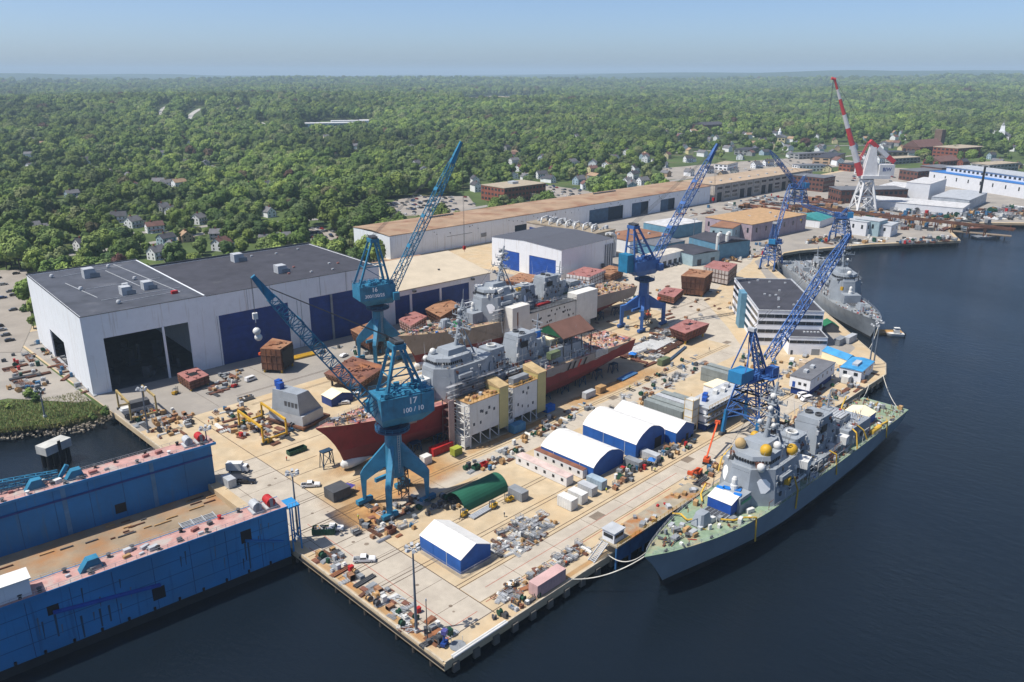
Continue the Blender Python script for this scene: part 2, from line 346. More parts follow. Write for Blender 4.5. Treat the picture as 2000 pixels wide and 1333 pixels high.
START = [(-900, 852), (-100, 846), (0, 838), (60, 832), (110, 828), (170, 812), (225, 780), (300, 620), (800, 520), (1300, 430), (1560, 395), (1840, 402), (1905, 405), (1960, 415), (2100, 440), (2900, 500)]
def start_py(px):
    for (a, ya), (b, yb) in zip(START, START[1:]):
        if a <= px <= b: return ya + (yb - ya) * (px - a) / (b - a)
    return 600
tv, tf = [], []; cols = [-900 + 26 * i for i in range(147)]; NR = 96
for ci, px in enumerate(cols):
    g = at(px, start_py(px), 3.9); r0 = math.hypot(g.x - CAM.x, g.y - CAM.y); ux, uy = (g.x - CAM.x) / r0, (g.y - CAM.y) / r0
    for k in range(NR):
        r = r0 * (21000 / r0) ** (k / (NR - 1)); x, y = CAM.x + ux * r, CAM.y + uy * r; tv.append((x, y, hz(x, y)))
for ci in range(len(cols) - 1):
    for k in range(NR - 1): a = ci * NR + k; tf.append((a, a + NR, a + NR + 1, a + 1))
LAND = mat('meadow_ground', S(92, 112, 58, 1.5), .95, var=.2, scale=.02, c2=S(128, 118, 88, 1.5), lo=.56, hi=.7)
def landmat():
    m = LAND; t = m.node_tree; N = t.nodes; K = t.links; p = N['Principled BSDF']; src = p.inputs['Base Color'].links[0].from_socket
    g = N.new('ShaderNodeNewGeometry'); ds = N.new('ShaderNodeVectorMath'); ds.operation = 'DISTANCE'; ds.inputs[1].default_value = (0, 0, 0); K.new(g.outputs['Position'], ds.inputs[0])
    mr = N.new('ShaderNodeMapRange'); mr.inputs[1].default_value = 3800; mr.inputs[2].default_value = 6200; K.new(ds.outputs['Value'], mr.inputs[0])
    v = N.new('ShaderNodeTexVoronoi'); v.inputs['Scale'].default_value = .011; K.new(g.outputs['Position'], v.inputs['Vector'])
    cr = N.new('ShaderNodeMapRange'); cr.inputs[1].default_value = .1; cr.inputs[2].default_value = .9; K.new(v.outputs['Distance'], cr.inputs[0])
    mx = N.new('ShaderNodeMix'); mx.data_type = 'RGBA'; mx.inputs[6].default_value = (.045, .085, .022, 1); mx.inputs[7].default_value = (.018, .036, .014, 1); K.new(cr.outputs[0], mx.inputs[0])
    m2 = N.new('ShaderNodeMix'); m2.data_type = 'RGBA'; K.new(mr.outputs[0], m2.inputs[0]); K.new(src, m2.inputs[6]); K.new(mx.outputs[2], m2.inputs[7]); K.new(m2.outputs[2], p.inputs['Base Color'])
    return m
tm = bpy.data.meshes.new('terrain'); tm.from_pydata(tv, [], tf); tm.materials.append(landmat()); tm.polygons.foreach_set('use_smooth', [True] * len(tf)); tm.update()
kind(link('terrain_ground', tm), 'structure')
def att(px, py):     # where the view ray meets the terrain
    d = ray(px, py).normalized(); t = 200.
    for _ in range(4000):
        p = CAM + d * t; h = hz(p.x, p.y)
        if p.z <= h: break
        t += max(.4, (p.z - h) * .5)
    return Vector((p.x, p.y, h))
# river bank at the left, grass and stones
bank = MB(); TOPL = [(px, start_py(px)) for px in range(-600, 226, 25)]; n0 = len(TOPL)
bv = []
for px, py in TOPL:
    a = at(px, py, 3.95); b = at(px, py + (14 if px < 100 else 14 + (px - 100) * .16) + 2 * math.sin(px * .13), -.6); m_ = (a * .5 + b * .5); m_.z = 2.3 + .5 * math.sin(px * .3)
    bv += [a + (a - b) * .3 + Vector((0, 0, 1.0)) * 0, m_, b]
    bv[-3].z = 3.95
bank.add(bv, [(3 * i + k, 3 * i + 3 + k, 3 * i + 4 + k, 3 * i + 1 + k) for i in range(n0 - 1) for k in range(2)])
kind(bank.build('river_bank', mat('bank_earth', S(150, 138, 100, 1.4), .95, var=.25, scale=.6, c2=S(104, 118, 60, 1.4), lo=.45, hi=.6)), 'structure')
ROCK = mat('shore_stone', S(170, 160, 144, 1.4), .9, var=.2, scale=1.2)
rk = MB()
for i in range(420):
    px = rnd.uniform(-60, 232); py = start_py(min(px, 224)) + rnd.uniform(6, 22) + (max(0, px - 100) * .12); g = at(px, py, rnd.uniform(.2, 2.2)); s_ = rnd.uniform(.25, .8)
    rk.obox(g, (s_ * rnd.uniform(.8, 1.5), s_, s_ * .8), rnd.uniform(0, 3), rnd.uniform(-.5, .5))
kind(rk.build('shore_stones', ROCK), 'stuff')['label'] = 'grey riprap stones along the water edge'
# ------------------------------------------------------------------ halls and yard buildings
def hvac(mb, x, y, z, a, b, h, slope=.0):
    mb.box(x, x + a, y, y + b, z, z + h)
def ribbed_door(parent, x0, x1, y, z0, z1, m, n, thick=.25):
    d = MB().box(x0, x1, y, y + thick, z0, z1).build('door', m, parent); hh = (z1 - z0) / n
    pm = MB().box(x0 + .1, x1 - .1, y - .09, y - .002, .06, hh - .1).mesh('door_panel', m)
    for i in range(n): link('door_panel', pm, d, (0, 0, z0 + i * hh))
    return d
RZ = rad(-4.0); H0 = (-.8, 218.4)
# hall with the open door
t = thing('assembly_hall', 'tall white assembly hall with black doorway and dark flat roof, at shed row end', 'hall', (*H0, 4), RZ)
W_, D_, Hh = 50., 93., 33.
m = MB(); m.box(0, 7.2, 0, .6, 0, Hh).box(41, W_, 0, .6, 0, Hh).box(7.2, 41, 0, .6, 22.9, Hh)
m.box(0, .6, .6, 37.5, 0, Hh).box(0, .6, 62.5, D_, 0, Hh).box(0, .6, 37.5, 62.5, 13.4, Hh).box(W_ - .6, W_, .6, D_, 0, Hh).box(.6, W_ - .6, D_ - .6, D_, 0, Hh)
m.build('wall', WHITE, t)
MB().box(.6, W_ - .6, .6, D_ - .6, Hh - .7, Hh - .2).build('roof', ROOFD, t)
m = MB(); m.box(-.15, W_, -.15, .25, Hh, Hh + .25).box(-.15, .25, .25, D_, Hh, Hh + .25).box(-.15, W_, D_ - .3, D_ + .15, Hh, Hh + .6).build('parapet', DGREY, t)
MB().box(30, 30.9, -.25, .35, 0, 23).build('door_post', WHITE2, t)
MB().box(.6, W_ - .6, .6, D_ - .6, .02, .06).build('interior_floor', DGREY, t)
MB().box(.7, 12, 37.6, 38.1, 0, 13.4).build('door_return', GREY, t)
m = MB()
for i in range(26): x = rnd.uniform(10, 40); y = rnd.uniform(8, 40); h = rnd.uniform(1, 9); m.obox((x, y, h / 2 + .06), (rnd.uniform(1, 6), rnd.uniform(1, 5), h), rnd.uniform(0, 1.5))
m.build('interior_equipment', DGREY, t)['kind'] = 'stuff'
for (x, y, a, b, h) in ((19, 67, 6, 5, 4.2), (23, 24, 5, 4.6, 3.4), (33, 27, 5, 4.6, 3.4), (27, 36, 3, 2.5, 2)):
    u = MB().exy([(x, Hh - .2), (x + a, Hh - .2), (x + a * .78, Hh + h), (x, Hh + h)], y, y + b).build('roof_unit', LGREY, t); MB().box(x + a * .4, x + a + .6, y - .35, y - .02, Hh, Hh + h * .5).build('duct', GREY, u)
for (x, y) in ((8, 80), (12, 46), (18, 12), (34, 84), (36, 50)): MB().rev((x, y, Hh - .2), [(.5, 0), (.5, .7), (1.0, .8), (.7, 1.6), (.1, 1.8)], 10).build('roof_vent', LGREY, t)
MB().box(40, 42.6, 12.5, 14.2, Hh - .2, Hh + 1.1).build('roof_unit', RED, t)
for (a, b) in (((14, 22), (47, 22)), ((14, 46), (46, 46)), ((12, 79), (40, 84)), ((38, 90), (44, 14)), ((31, 78), (34, 36)), ((10, 64), (14, 28)), ((19, 14), (46, 16))):
    MB().beam((*a, Hh - .1), (*b, Hh - .1), .22, .22).build('roof_pipe', LGREY, t)
# hall with two blue doors
B0 = 50.02
t = thing('assembly_hall', 'long white hall with two navy doors and black roof, beside open doorway hall', 'hall', (*H0, 4), RZ)
Wb, Db, Hb = 87., 73., 32.6
m = MB(); x0 = B0; m.box(x0, 54.4, .2, .8, 0, Hb).box(87.2, 97.8, .2, .8, 0, Hb).box(131.8, x0 + Wb, .2, .8, 0, Hb).box(54.4, 87.2, .2, .8, 23, Hb).box(97.8, 131.8, .2, .8, 23, Hb)
m.box(x0 + Wb - .6, x0 + Wb, .8, Db, 0, Hb).box(x0, x0 + Wb - .6, Db - .6, Db, 0, Hb); m.build('wall', WHITE, t)
ribbed_door(t, 54.4, 87.2, .6, 0, 23, NAVY, 7); ribbed_door(t, 97.8, 131.8, .6, 0, 23, NAVY, 7)
MB().box(109, 110, -.1, .55, 0, 23).build('door_post', GREY, t)
MB().box(x0, x0 + Wb - .6, .8, Db - .6, Hb - .6, Hb - .15).build('roof', ROOFK, t)
m = MB(); m.box(x0, x0 + Wb, .05, .5, Hb, Hb + .25).box(x0, x0 + Wb + .1, Db - .3, Db + .2, Hb, Hb + .9).box(x0 + Wb - .3, x0 + Wb + .15, .5, Db - .3, Hb, Hb + .25).build('parapet', DGREY, t)
for (x, y, a, b, h) in ((86, 55, 6, 5, 4), (92, 18, 5.5, 5, 3.6)):
    u = MB().exy([(x, Hb - .15), (x + a, Hb - .15), (x + a * .8, Hb + h), (x, Hb + h)], y, y + b).build('roof_unit', LGREY, t); MB().box(x + a * .4, x + a + .6, y - .35, y - .02, Hb, Hb + h * .5).build('duct', GREY, u)
for i in range(9): x = rnd.uniform(60, 130); y = rnd.uniform(6, 66); MB().box(x, x + 1.1, y, y + .9, Hb - .15, Hb + .5).build('roof_hatch', LGREY if i % 3 else PINK, t)
for x in (68, 79, 104, 118): MB().box(x, x + .12, .08, .2, 23.2, Hb).build('wall_joint', GREY, t)
for x in (55, 93, 95): MB().box(x - 1.5, x - 1.4, .0, .2, 0, 23).build('down_pipe', GREY, t)
# cream-roofed hall, three doors
t = thing('assembly_hall', 'low hall with cream sloping roof and blue doors behind grey red hull', 'hall', (*H0, 4), RZ)
xc, wc, dc = 137.2, 72.5, 40.
m = MB(); m.box(xc, 146, 1, 1.6, 0, 17).box(207, xc + wc, 1, 1.6, 0, 17).box(146, 207, 1, 1.6, 14.4, 17)
for x in (155.2, 174.4): m.box(x, x + 1.2, .7, 1.7, 0, 14.4)
m.box(194.6, 207, 1, 1.6, 0, 14.4); m.exx([(1.6, 0), (dc, 0), (dc, 23), (1.6, 17)], xc + wc - .6, xc + wc); m.box(xc, xc + wc - .6, dc - .6, dc, 0, 23); m.build('wall', WHITE2, t)
for a, b in ((146, 155.2), (156.4, 174.4), (175.6, 194.6)): ribbed_door(t, a, b, 1.3, 0, 14.4, NAVY, 5)
MB().exx([(.6, 17.02), (.6, 17.5), (dc + .4, 23.6), (dc + .4, 23.1)], xc, xc + wc + .4).build('roof', ROOFCREAM, t)
for (x, y) in ((170, 30), (185, 16), (160, 22)): MB().box(x, x + 1, y, y + .8, 17.4 + y * .148, 18.3 + y * .148).build('roof_vent', DGREY, t)
for x in (157, 196): MB().box(x, x + 1.6, -.6, 1, 15.4, 16.4).build('flood_light', DGREY, t)
# low link buildings behind halls
t = thing('shed', 'low shed with rust brown roof between black roof hall and long shed', 'shed', (160, 262, 4), RZ)
MB().box(0, 62, 0, 30, 0, 12).build('wall', GREY, t); MB().box(-.3, 62.3, 8, 30.3, 12, 12.5).build('roof', ROOFRUST, t); MB().box(-.3, 62.3, -.3, 7.98, 12, 12.3).build('roof_edge', LGREY, t)
# long fabrication shed
LR = rad(-2.9)
t = thing('fabrication_shed', 'very long white fabrication shed with rust stained flat roof', 'shed', (235, 333.4, 4), LR)
LL, LD, LH = 384, 47, 16.4
m = MB(); op = [(118, 168, 9.5), (205, 250, 12), (262, 286, 12), (304, 326, 11)]
xs = 0
for a, b, h in op: m.box(xs, a, 0, .5, 0, LH); m.box(a, b, 0, .5, h, LH); xs = b
m.box(xs, LL, 0, .5, 0, LH); m.box(0, .5, .5, LD, 0, LH).box(LL - .5, LL, .5, LD, 0, LH).box(.5, LL - .5, LD - .5, LD, 0, LH); m.build('wall', WHITE, t)
MB().exx([(-.3, LH + .02), (LD / 2, LH + 1.3), (LD + .3, LH + .02), (LD + .3, LH + .5), (LD / 2, LH + 1.8), (-.3, LH + .5)], -.3, LL + .3).build('roof', ROOFRUST, t)
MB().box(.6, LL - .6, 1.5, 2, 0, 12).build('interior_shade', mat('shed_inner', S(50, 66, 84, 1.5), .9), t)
pm = None
x = 1.2
while x < LL - 14:
    if not any(a - 13 < x < b + 1 for a, b, h in op):
        if pm is None: pm = MB().box(0, 12.6, -.12, -.003, .4, LH - .5).mesh('wall_panel', WHITE)
        link('wall_panel', pm, t, (x, 0, 0))
    x += 13.2
for i in range(46):
    x = rnd.uniform(10, LL - 10); z = rnd.uniform(11.5, 15); MB().box(x, x + .5, -.4, -.13, z, z + .5).build('wall_lamp', DGREY, t)
MB().box(83, 88, -.5, -.14, 5, 8).build('louvre', GREY, t); MB().box(50, 74, -.3, -.13, 9.6, 9.8).build('pipe_run', DGREY, t)
for g0, gx in ((62, 9), (250, 12)):
    for i in range(gx): MB().box(g0 + i * 2.6, g0 + i * 2.6 + 1.5, 35, 37, LH + .7, LH + 2.2).build('roof_vent', DGREY, t)
for a, b, h in op[1:]: MB().box(a + .3, b - (b - a) * .45, .1, .3, 0, h).build('sliding_door', mat('door_slate', S(74, 108, 138, 1.4), .6), t)
# second long shed with bays
t = thing('fabrication_shed', 'pale concrete bay shed with rows of windows and open truck doors', 'shed', (624, 312, 4), rad(-2.6))
BL, BD, BH = 198, 42, 17
WALLP = mat('pale_concrete_wall', S(198, 190, 180, 1.35), .8, var=.1)
MB().box(0, BL, 0, BD, 0, BH).build('wall', WALLP, t); MB().box(-.4, BL + .4, -.4, BD + .4, BH, BH + .6).build('roof', mat('roof_sand', S(190, 168, 142, 1.35), .85, var=.1, scale=.08), t)
wm = MB().box(0, 9, -.12, -.004, 0, 2.2).mesh('window', GLASS); dm = MB().box(0, 8, -.15, -.004, 0, 9.2).mesh('doorway_shade', DARK); cm = MB().box(0, 1.4, -.5, -.005, 0, BH - .2).mesh('pilaster', WALLP)  # dark doorway panels lie on a solid wall, inside shade painted in
for i in range(14):
    x = 1 + i * 14; link('pilaster', cm, t, (x, 0, 0))
    if i % 3 == 0 or i in (4, 7): link('doorway_shade', dm, t, (x + 3.6, 0, 0))
    else: link('window', wm, t, (x + 3, 0, 3.2)); link('window', wm, t, (x + 3, 0, 7.2))
    link('window', wm, t, (x + 3, 0, 12.4))
for i in range(10): MB().box(10 + i * 18, 12 + i * 18, 12, 14, BH + .6, BH + 1.8).build('roof_vent', LGREY, t)
# white paint hall
t = thing('paint_hall', 'white paint hall with two ribbed blue doors and plain dark roof', 'hall', (273.2, 208.1, 4), rad(.4))
pw, pd, ph = 52.5, 62.5, 19.8
m = MB(); m.box(0, pw, 0, .5, 0, ph).box(pw - .5, pw, .5, pd, 0, ph).box(.5, pw - .5, pd - .5, pd, 0, ph)
m.box(0, .5, .5, 4.6, 0, ph).box(0, .5, 27.6, 36.4, 0, ph).box(0, .5, 52.6, pd - .5, 0, ph).box(0, .5, 4.6, 27.6, 12.6, ph).box(0, .5, 36.4, 52.6, 12.6, ph)
m.exx([(0, ph), (pd, ph), (pd * .52, ph + 1.6)], 0, .5); m.build('wall', WHITE2, t)
m = MB(); m.add([(-.3, -.3, ph + .05), (pw + .3, -.3, ph + .05), (pw + .3, pd * .52, ph + 1.75), (-.3, pd * .52, ph + 1.75), (pw + .3, pd + .3, ph + .05), (-.3, pd + .3, ph + .05)], [(0, 1, 2, 3), (3, 2, 4, 5)]); m.build('roof', mat('roof_slate', S(92, 94, 102, 1.3), .7, var=.05), t)
for y0, y1 in ((4.6, 27.6), (36.4, 52.6)):
    d = MB().box(.35, .5, y0, y1, 0, 12.6).build('door', NAVY2, t); pm = MB().box(.2, .345, y0 + .1, y1 - .1, 0, 1.1).mesh('door_panel', NAVY2)
    for i in range(10): link('door_panel', pm, d, (0, 0, .08 + i * 1.25))
for i in range(4): MB().box(pw - 9 + i * 2.4, pw - 8.4 + i * 2.4, -.8, -.05, 0, 17).build('ladder_mast', GREY, t)
MB().tube((pw - 12, -1.2, 5), (pw - 12, -1.2, .1), .9, 10).build('exhaust_pipe', DGREY, t)
# process building with pipes behind it
t = thing('process_building', 'grey plant building with big white air ducts along its roof', 'plant', (336, 232, 4), rad(.4))
MB().box(0, 22, 0, 66, 0, 18).build('wall', WALLP, t); MB().box(-.3, 22.3, -.3, 66.3, 18, 18.6).build('roof', mat('roof_tan', S(170, 156, 134, 1.35), .8, var=.15), t)
for k in range(7):
    y = 6 + k * 8; MB().path([(3, y, 18.6), (3, y, 20.5), (6, y + 2, 21.8), (14, y + 5, 21.8), (17, y + 6, 19)], .6, 8).build('duct', PIPEW, t)
for k in range(8): MB().box(-.3, -.01, 4 + k * 7.6, 9.6 + k * 7.6, 9, 15).build('window', NAVY, t)
m = MB()
for k in range(40): x = rnd.uniform(8, 20); y = rnd.uniform(2, 62); m.box(x, x + rnd.uniform(.6, 3), y, y + rnd.uniform(.6, 3), 18.6, 18.6 + rnd.uniform(.6, 3.4))
m.build('roof_machinery', LGREY, t)['kind'] = 'stuff'
for y in (-1.3, -3.6): MB().path([(8 - y, y, 17), (14, y, 17), (18, y, 15), (18, y, 0)], .95, 8).build('duct', PIPEW, t)
MB().path([(-2, 30, 16), (-2, 14, 16), (-2, 8, 14), (-2, 6, 9), (2, 6, 8)], .9, 8).build('duct', PIPEW, t)
# workshops right of the blue crane
def shed(label, pts, h, wallm, roofm, gable=0., name='workshop', cat='workshop', doors=0, windows=0, vents=0, z0=4.):
    """pts: three ground corners (left, near, right) in metres"""
    a, b, c = [Vector(p) for p in pts]; u = c - b; v = a - b; L = u.length; D = v.length; ang = math.atan2(u.y, u.x)
    t = thing(name, label, cat, (b.x, b.y, z0), ang)
    MB().box(0, L, 0, D, 0, h).build('wall', wallm, t)
    if gable:
        m = MB(); m.exx([(-.3, h), (D + .3, h), (D / 2, h + gable)], -.3, L + .3) if L > D else m.exy([(-.3, h), (L + .3, h), (L / 2, h + gable)], -.3, D + .3); m.build('roof', roofm, t)
    else: MB().box(-.25, L + .25, -.25, D + .25, h, h + .4).build('roof', roofm, t)
    n = max(1, int(L / 7))
    for i in range(doors): x = (i + .5) * L / doors; MB().box(x - min(1.8, L / doors * .35), x + min(1.8, L / doors * .35), -.12, -.004, 0, min(4.2, h * .75)).build('door', DGREY, t)
    for i in range(windows): x = (i + .5) * L / windows; MB().box(x - .8, x + .8, -.1, -.004, h * .5, h * .78).build('window', GLASS, t)
    for i in range(windows): y = (i + .5) * D / windows; MB().box(-.1, -.004, y - .8, y + .8, h * .5, h * .78).build('window', GLASS, t)
    for i in range(vents): x = rnd.uniform(1, max(1.2, L - 2.5)); y = rnd.uniform(1, max(1.2, D - 2.5)); MB().box(x, x + 1.6, y, y + 1.4, h + .4, h + 1.6).build('roof_unit', LGREY, t)
    return t
def g2(px, py, z=4): p = at(px, py, z); return (p.x, p.y)
SKYB = mat('workshop_blue', S(110, 160, 186, 1.38), .6, var=.1, streak=S(130, 150, 160, 1.4)); PALEB = mat('pale_blue_wall', S(170, 196, 204, 1.35), .6, var=.08); MAUVE = mat('mauve_wall', S(186, 168, 178, 1.35), .65, var=.1, streak=S(150, 110, 90, 1.4)); ROOFBR = mat('roof_brown', S(160, 116, 88, 1.35), .85, var=.12, scale=.12, c2=S(120, 92, 78, 1.35)); ROOFG = mat('roof_grey', S(120, 122, 128, 1.35), .8, var=.1)
shed('blue workshop with curved dark roof and two tall white exhaust stacks', [(405, 196), (392, 168), (420, 160)], 12, SKYB, ROOFK, 2.2, vents=0)
for x, y in ((402, 186), (409, 183)):
    tt = thing('exhaust_stack', 'white hooked exhaust stack beside blue workshop, %s' % ('nearer the crane' if x < 405 else 'second from the crane'), 'exhaust', (x - 9, y - 16, 4)); MB().path([(0, 0, 0), (0, 0, 17), (.9, 0, 18.6), (2.4, 0, 18.8), (3.2, 0, 17.6)], 1.2, 10).build('duct', PIPEW, tt)
shed('low dark roofed workshop in front of blue workshop', [(372, 200), (366, 172), (390, 166)], 8, PALEB, ROOFK, 1.2, doors=2)
shed('pale blue workshop with brown stained roof', [(g2(1400, 470)), (g2(1428, 478)), (g2(1472, 452))], 12, PALEB, ROOFBR, 0, windows=3, vents=3)
shed('long mauve workshop with sandy roof by slipway crane', [(g2(1412, 452)), (470, 186), (545, 178)], 13, MAUVE, mat('roof_sand2', S(196, 160, 118, 1.35), .85, var=.1), 0, windows=6, vents=2)
shed('white roofed blue workshop behind blue gantry boom', [(433, 262), (430, 236), (470, 230)], 10, SKYB, mat('roof_white', S(214, 214, 214, 1.25), .7), 0)
shed('brown roofed workshop with white fascia behind duct plant', [(372, 258), (368, 226), (410, 220)], 9, WHITE2, ROOFBR, 0, vents=3)
shed('grey flat roofed workshop between duct plant and blue workshop', [(378, 224), (372, 206), (402, 202)], 8, SKYB, ROOFG, 0, vents=5)
t = shed('long white shed with pale roof and row of dark bay doors', [(at(1228, 530).x, at(1228, 530).y), (g2(1260, 533)), (g2(1333, 513))], 8.5, WHITE2, mat('roof_pale', S(216, 208, 194, 1.25), .7), .8, doors=7)
shed('open sided store with white roof at yard road', [(g2(1335, 505)), (g2(1350, 512)), (g2(1384, 497))], 5.5, DGREY, mat('roof_white', S(214, 214, 214), .7), .9)
shed('small red roofed rack store beside mauve workshop', [(g2(1463, 462)), (g2(1466, 468)), (g2(1500, 458))], 5, RUST, LGREY, 0)
# office block, striped
OR = math.atan2(100.7 - 60.2, 294.1 - 245.9)   # depth direction
t = thing('office_block', 'four storey white office block with black window bands by moored grey warship', 'office', (246, 60, 4), OR - math.pi / 2)
OW, OD, OH = 30.4, 62.5, 17.2
MB().box(0, OW, 0, OD, 0, OH).build('wall', mat('office_white', S(236, 238, 242, 1.05), .5, var=.04), t)
MB().box(.5, OW - .5, .5, OD - .5, OH, OH + .1).build('roof', ROOFK, t)
m = MB(); m.box(-.2, OW + .2, -.2, .5, OH, OH + .5).box(-.2, OW + .2, OD - .5, OD + .2, OH, OH + .5).box(-.2, .5, .5, OD - .5, OH, OH + .5).box(OW - .5, OW + .2, .5, OD - .5, OH, OH + .5).build('parapet', LGREY, t)
for k, z in enumerate((2.2, 6.4, 10.6, 14.0)):
    if k == 3: z = 13.9
    for i in range(16):
        y = .6 + i * 3.85
        if not 26 < y < 36: MB().box(-.1, -.004, y, y + 3.7, z, z + 1.7).build('window', GLASS, t)
    if k > 0 or True:
        for i in range(8):
            if k == 0 and i > 3: continue
            MB().box(.5 + i * 3.7, 4.05 + i * 3.7, -.1, -.004, z, z + 1.7).build('window', GLASS, t)
MB().box(-2.8, -.02, 27, 35.2, 0, OH + 1.2).build('stair_tower', SKYB, t)
MB().box(15.2, 22.5, -1.6, -.02, 0, 7.5).build('entrance_block', SKYB, t)
MB().box(17.4, 19.8, -1.72, -1.604, 0, 3).build('door', DARK, t); MB().box(12, 14.4, -1.5, -.01, 0, 2.6).build('porch', DARK, t)
for i in range(14): x = rnd.uniform(3, 26); y = rnd.uniform(4, 58); MB().box(x, x + 1, y, y + .9, OH + .1, OH + .8).build('roof_vent', LGREY, t)
t = thing('annex_building', 'two storey white annex with dark roof in front of striped office block', 'office', (244.6, 42.4, 4), OR - math.pi / 2)
MB().box(0, 17, 0, 13, 0, 8.4).build('wall', mat('office_white', S(220, 224, 232), .5), t); MB().box(.3, 16.7, .3, 12.7, 8.4, 8.5).build('roof', ROOFK, t)
m = MB(); m.box(-.15, 17.15, -.15, .3, 8.4, 8.8).box(-.15, .3, .3, 13, 8.4, 8.8).box(16.7, 17.15, .3, 13, 8.4, 8.8).box(.3, 16.7, 12.7, 13.15, 8.4, 8.8).build('parapet', LGREY, t)
for i in range(5): MB().box(.15 + i * 3.36, 3.4 + i * 3.36, -.1, -.004, 5.6, 7.0).build('window', GLASS, t)
for i in range(4): MB().box(-.1, -.004, .2 + i * 3.2, 3.2 + i * 3.2, 5.6, 7.0).build('window', GLASS, t)
MB().box(10.4, 14, -.1, -.004, 0, 3).build('door', GREY, t); MB().box(1, 2, -.1, -.004, 0, 2.2).build('door', DGREY, t)
for i in range(5): MB().box(8 + i * 1.6, 8.8 + i * 1.6, 7, 8.4, 8.5, 9).build('roof_vent', LGREY, t)
# ------------------------------------------------------------------ warships
SX = [0, 3, 6, 8.2, 9.6, 14, 22, 32, 44, 58, 75, 95, 112, 128, 142, 155]
SD = [.25, 1.5, 2.7, 3.4, 3.8, 5.1, 7.0, 8.6, 9.6, 10, 10.1, 10.1, 10, 9.7, 9.2, 8.6]
SZ = [10.8, 10.6, 10.35, 10.2, 10.1, 9.8, 9.3, 8.8, 8.4, 8.1, 7.8, 7.6, 7.4, 7.1, 6.3, 6.0]
SM = [.15, .6, 1.05, 1.5, 1.9, 3.2, 5.2, 7.2, 8.8, 9.6, 9.8, 9.8, 9.6, 9.2, 8.5, 7.8]
SW = [.02, .05, .2, .5, .75, 1.6, 3.4, 5.6, 7.7, 9, 9.4, 9.4, 9.2, 8.5, 7.6, 6.8]
SB = [10.4, 7.4, 3.4, -1.2, -5.8, -6.4, -6.4, -6.4, -6.3, -6.2, -6.2, -6.2, -5.6, -3.6, -1.2, .2]
def itp(xs, ys, x):
    for i in range(len(xs) - 1):
        if x <= xs[i + 1]: t = (x - xs[i]) / (xs[i + 1] - xs[i]); return ys[i] + (ys[i + 1] - ys[i]) * max(0, t)
    return ys[-1]
def deckz(x): return itp(SX, SZ, x)
def deckh(x): return itp(SX, SD, x)
def pol(h): return h + [(x, -y) for x, y in h[::-1]]
def octo(c, nrm, r, th=.12):
    n = Vector(nrm).normalized(); u = n.cross(Vector((0, 0, 1))).normalized(); v = u.cross(n) * -1; c = Vector(c); a, b = [], []
    for i in range(8):
        t_ = math.pi / 8 + i * math.pi / 4; q = c + u * (r * math.cos(t_)) + v * (r * math.sin(t_)); a.append(q); b.append(q + n * th)
    return MB().loft(a, b)
def hull_rows(x0=0, x1=155, n=64):
    out = []
    for i in range(n + 1):
        x = x0 + (x1 - x0) * (i / n) ** (1.25 if x0 == 0 else 1); zd, zb = deckz(x), itp(SX, SB, x); zw = max(0., zb); zm = zw + (zd - zw) * .5
        hd, hm, hw = deckh(x), itp(SX, SM, x), itp(SX, SW, x); zk = min(zb, zw)
        out.append([(x, hd, zd), (x, hm, zm), (x, hw, zw), (x, hw * .86, zw + (zk - zw) * .6), (x, .04, zk)])
    return out
def strip(rows, a, b, off=0.):
    m = MB()
    for sgn in (1, -1):
        v = []; k = b - a + 1
        for r in rows: v += [(p[0], sgn * (p[1] + off), p[2]) for p in r[a:b + 1]]
        m.add(v, [(i * k + j, (i + 1) * k + j, (i + 1) * k + j + 1, i * k + j + 1) for i in range(len(rows) - 1) for j in range(k - 1)])
    return m
MB_HATCH = MB().box(0, .85, 0, .85, 0, .12).mesh('hatch', LGREY)
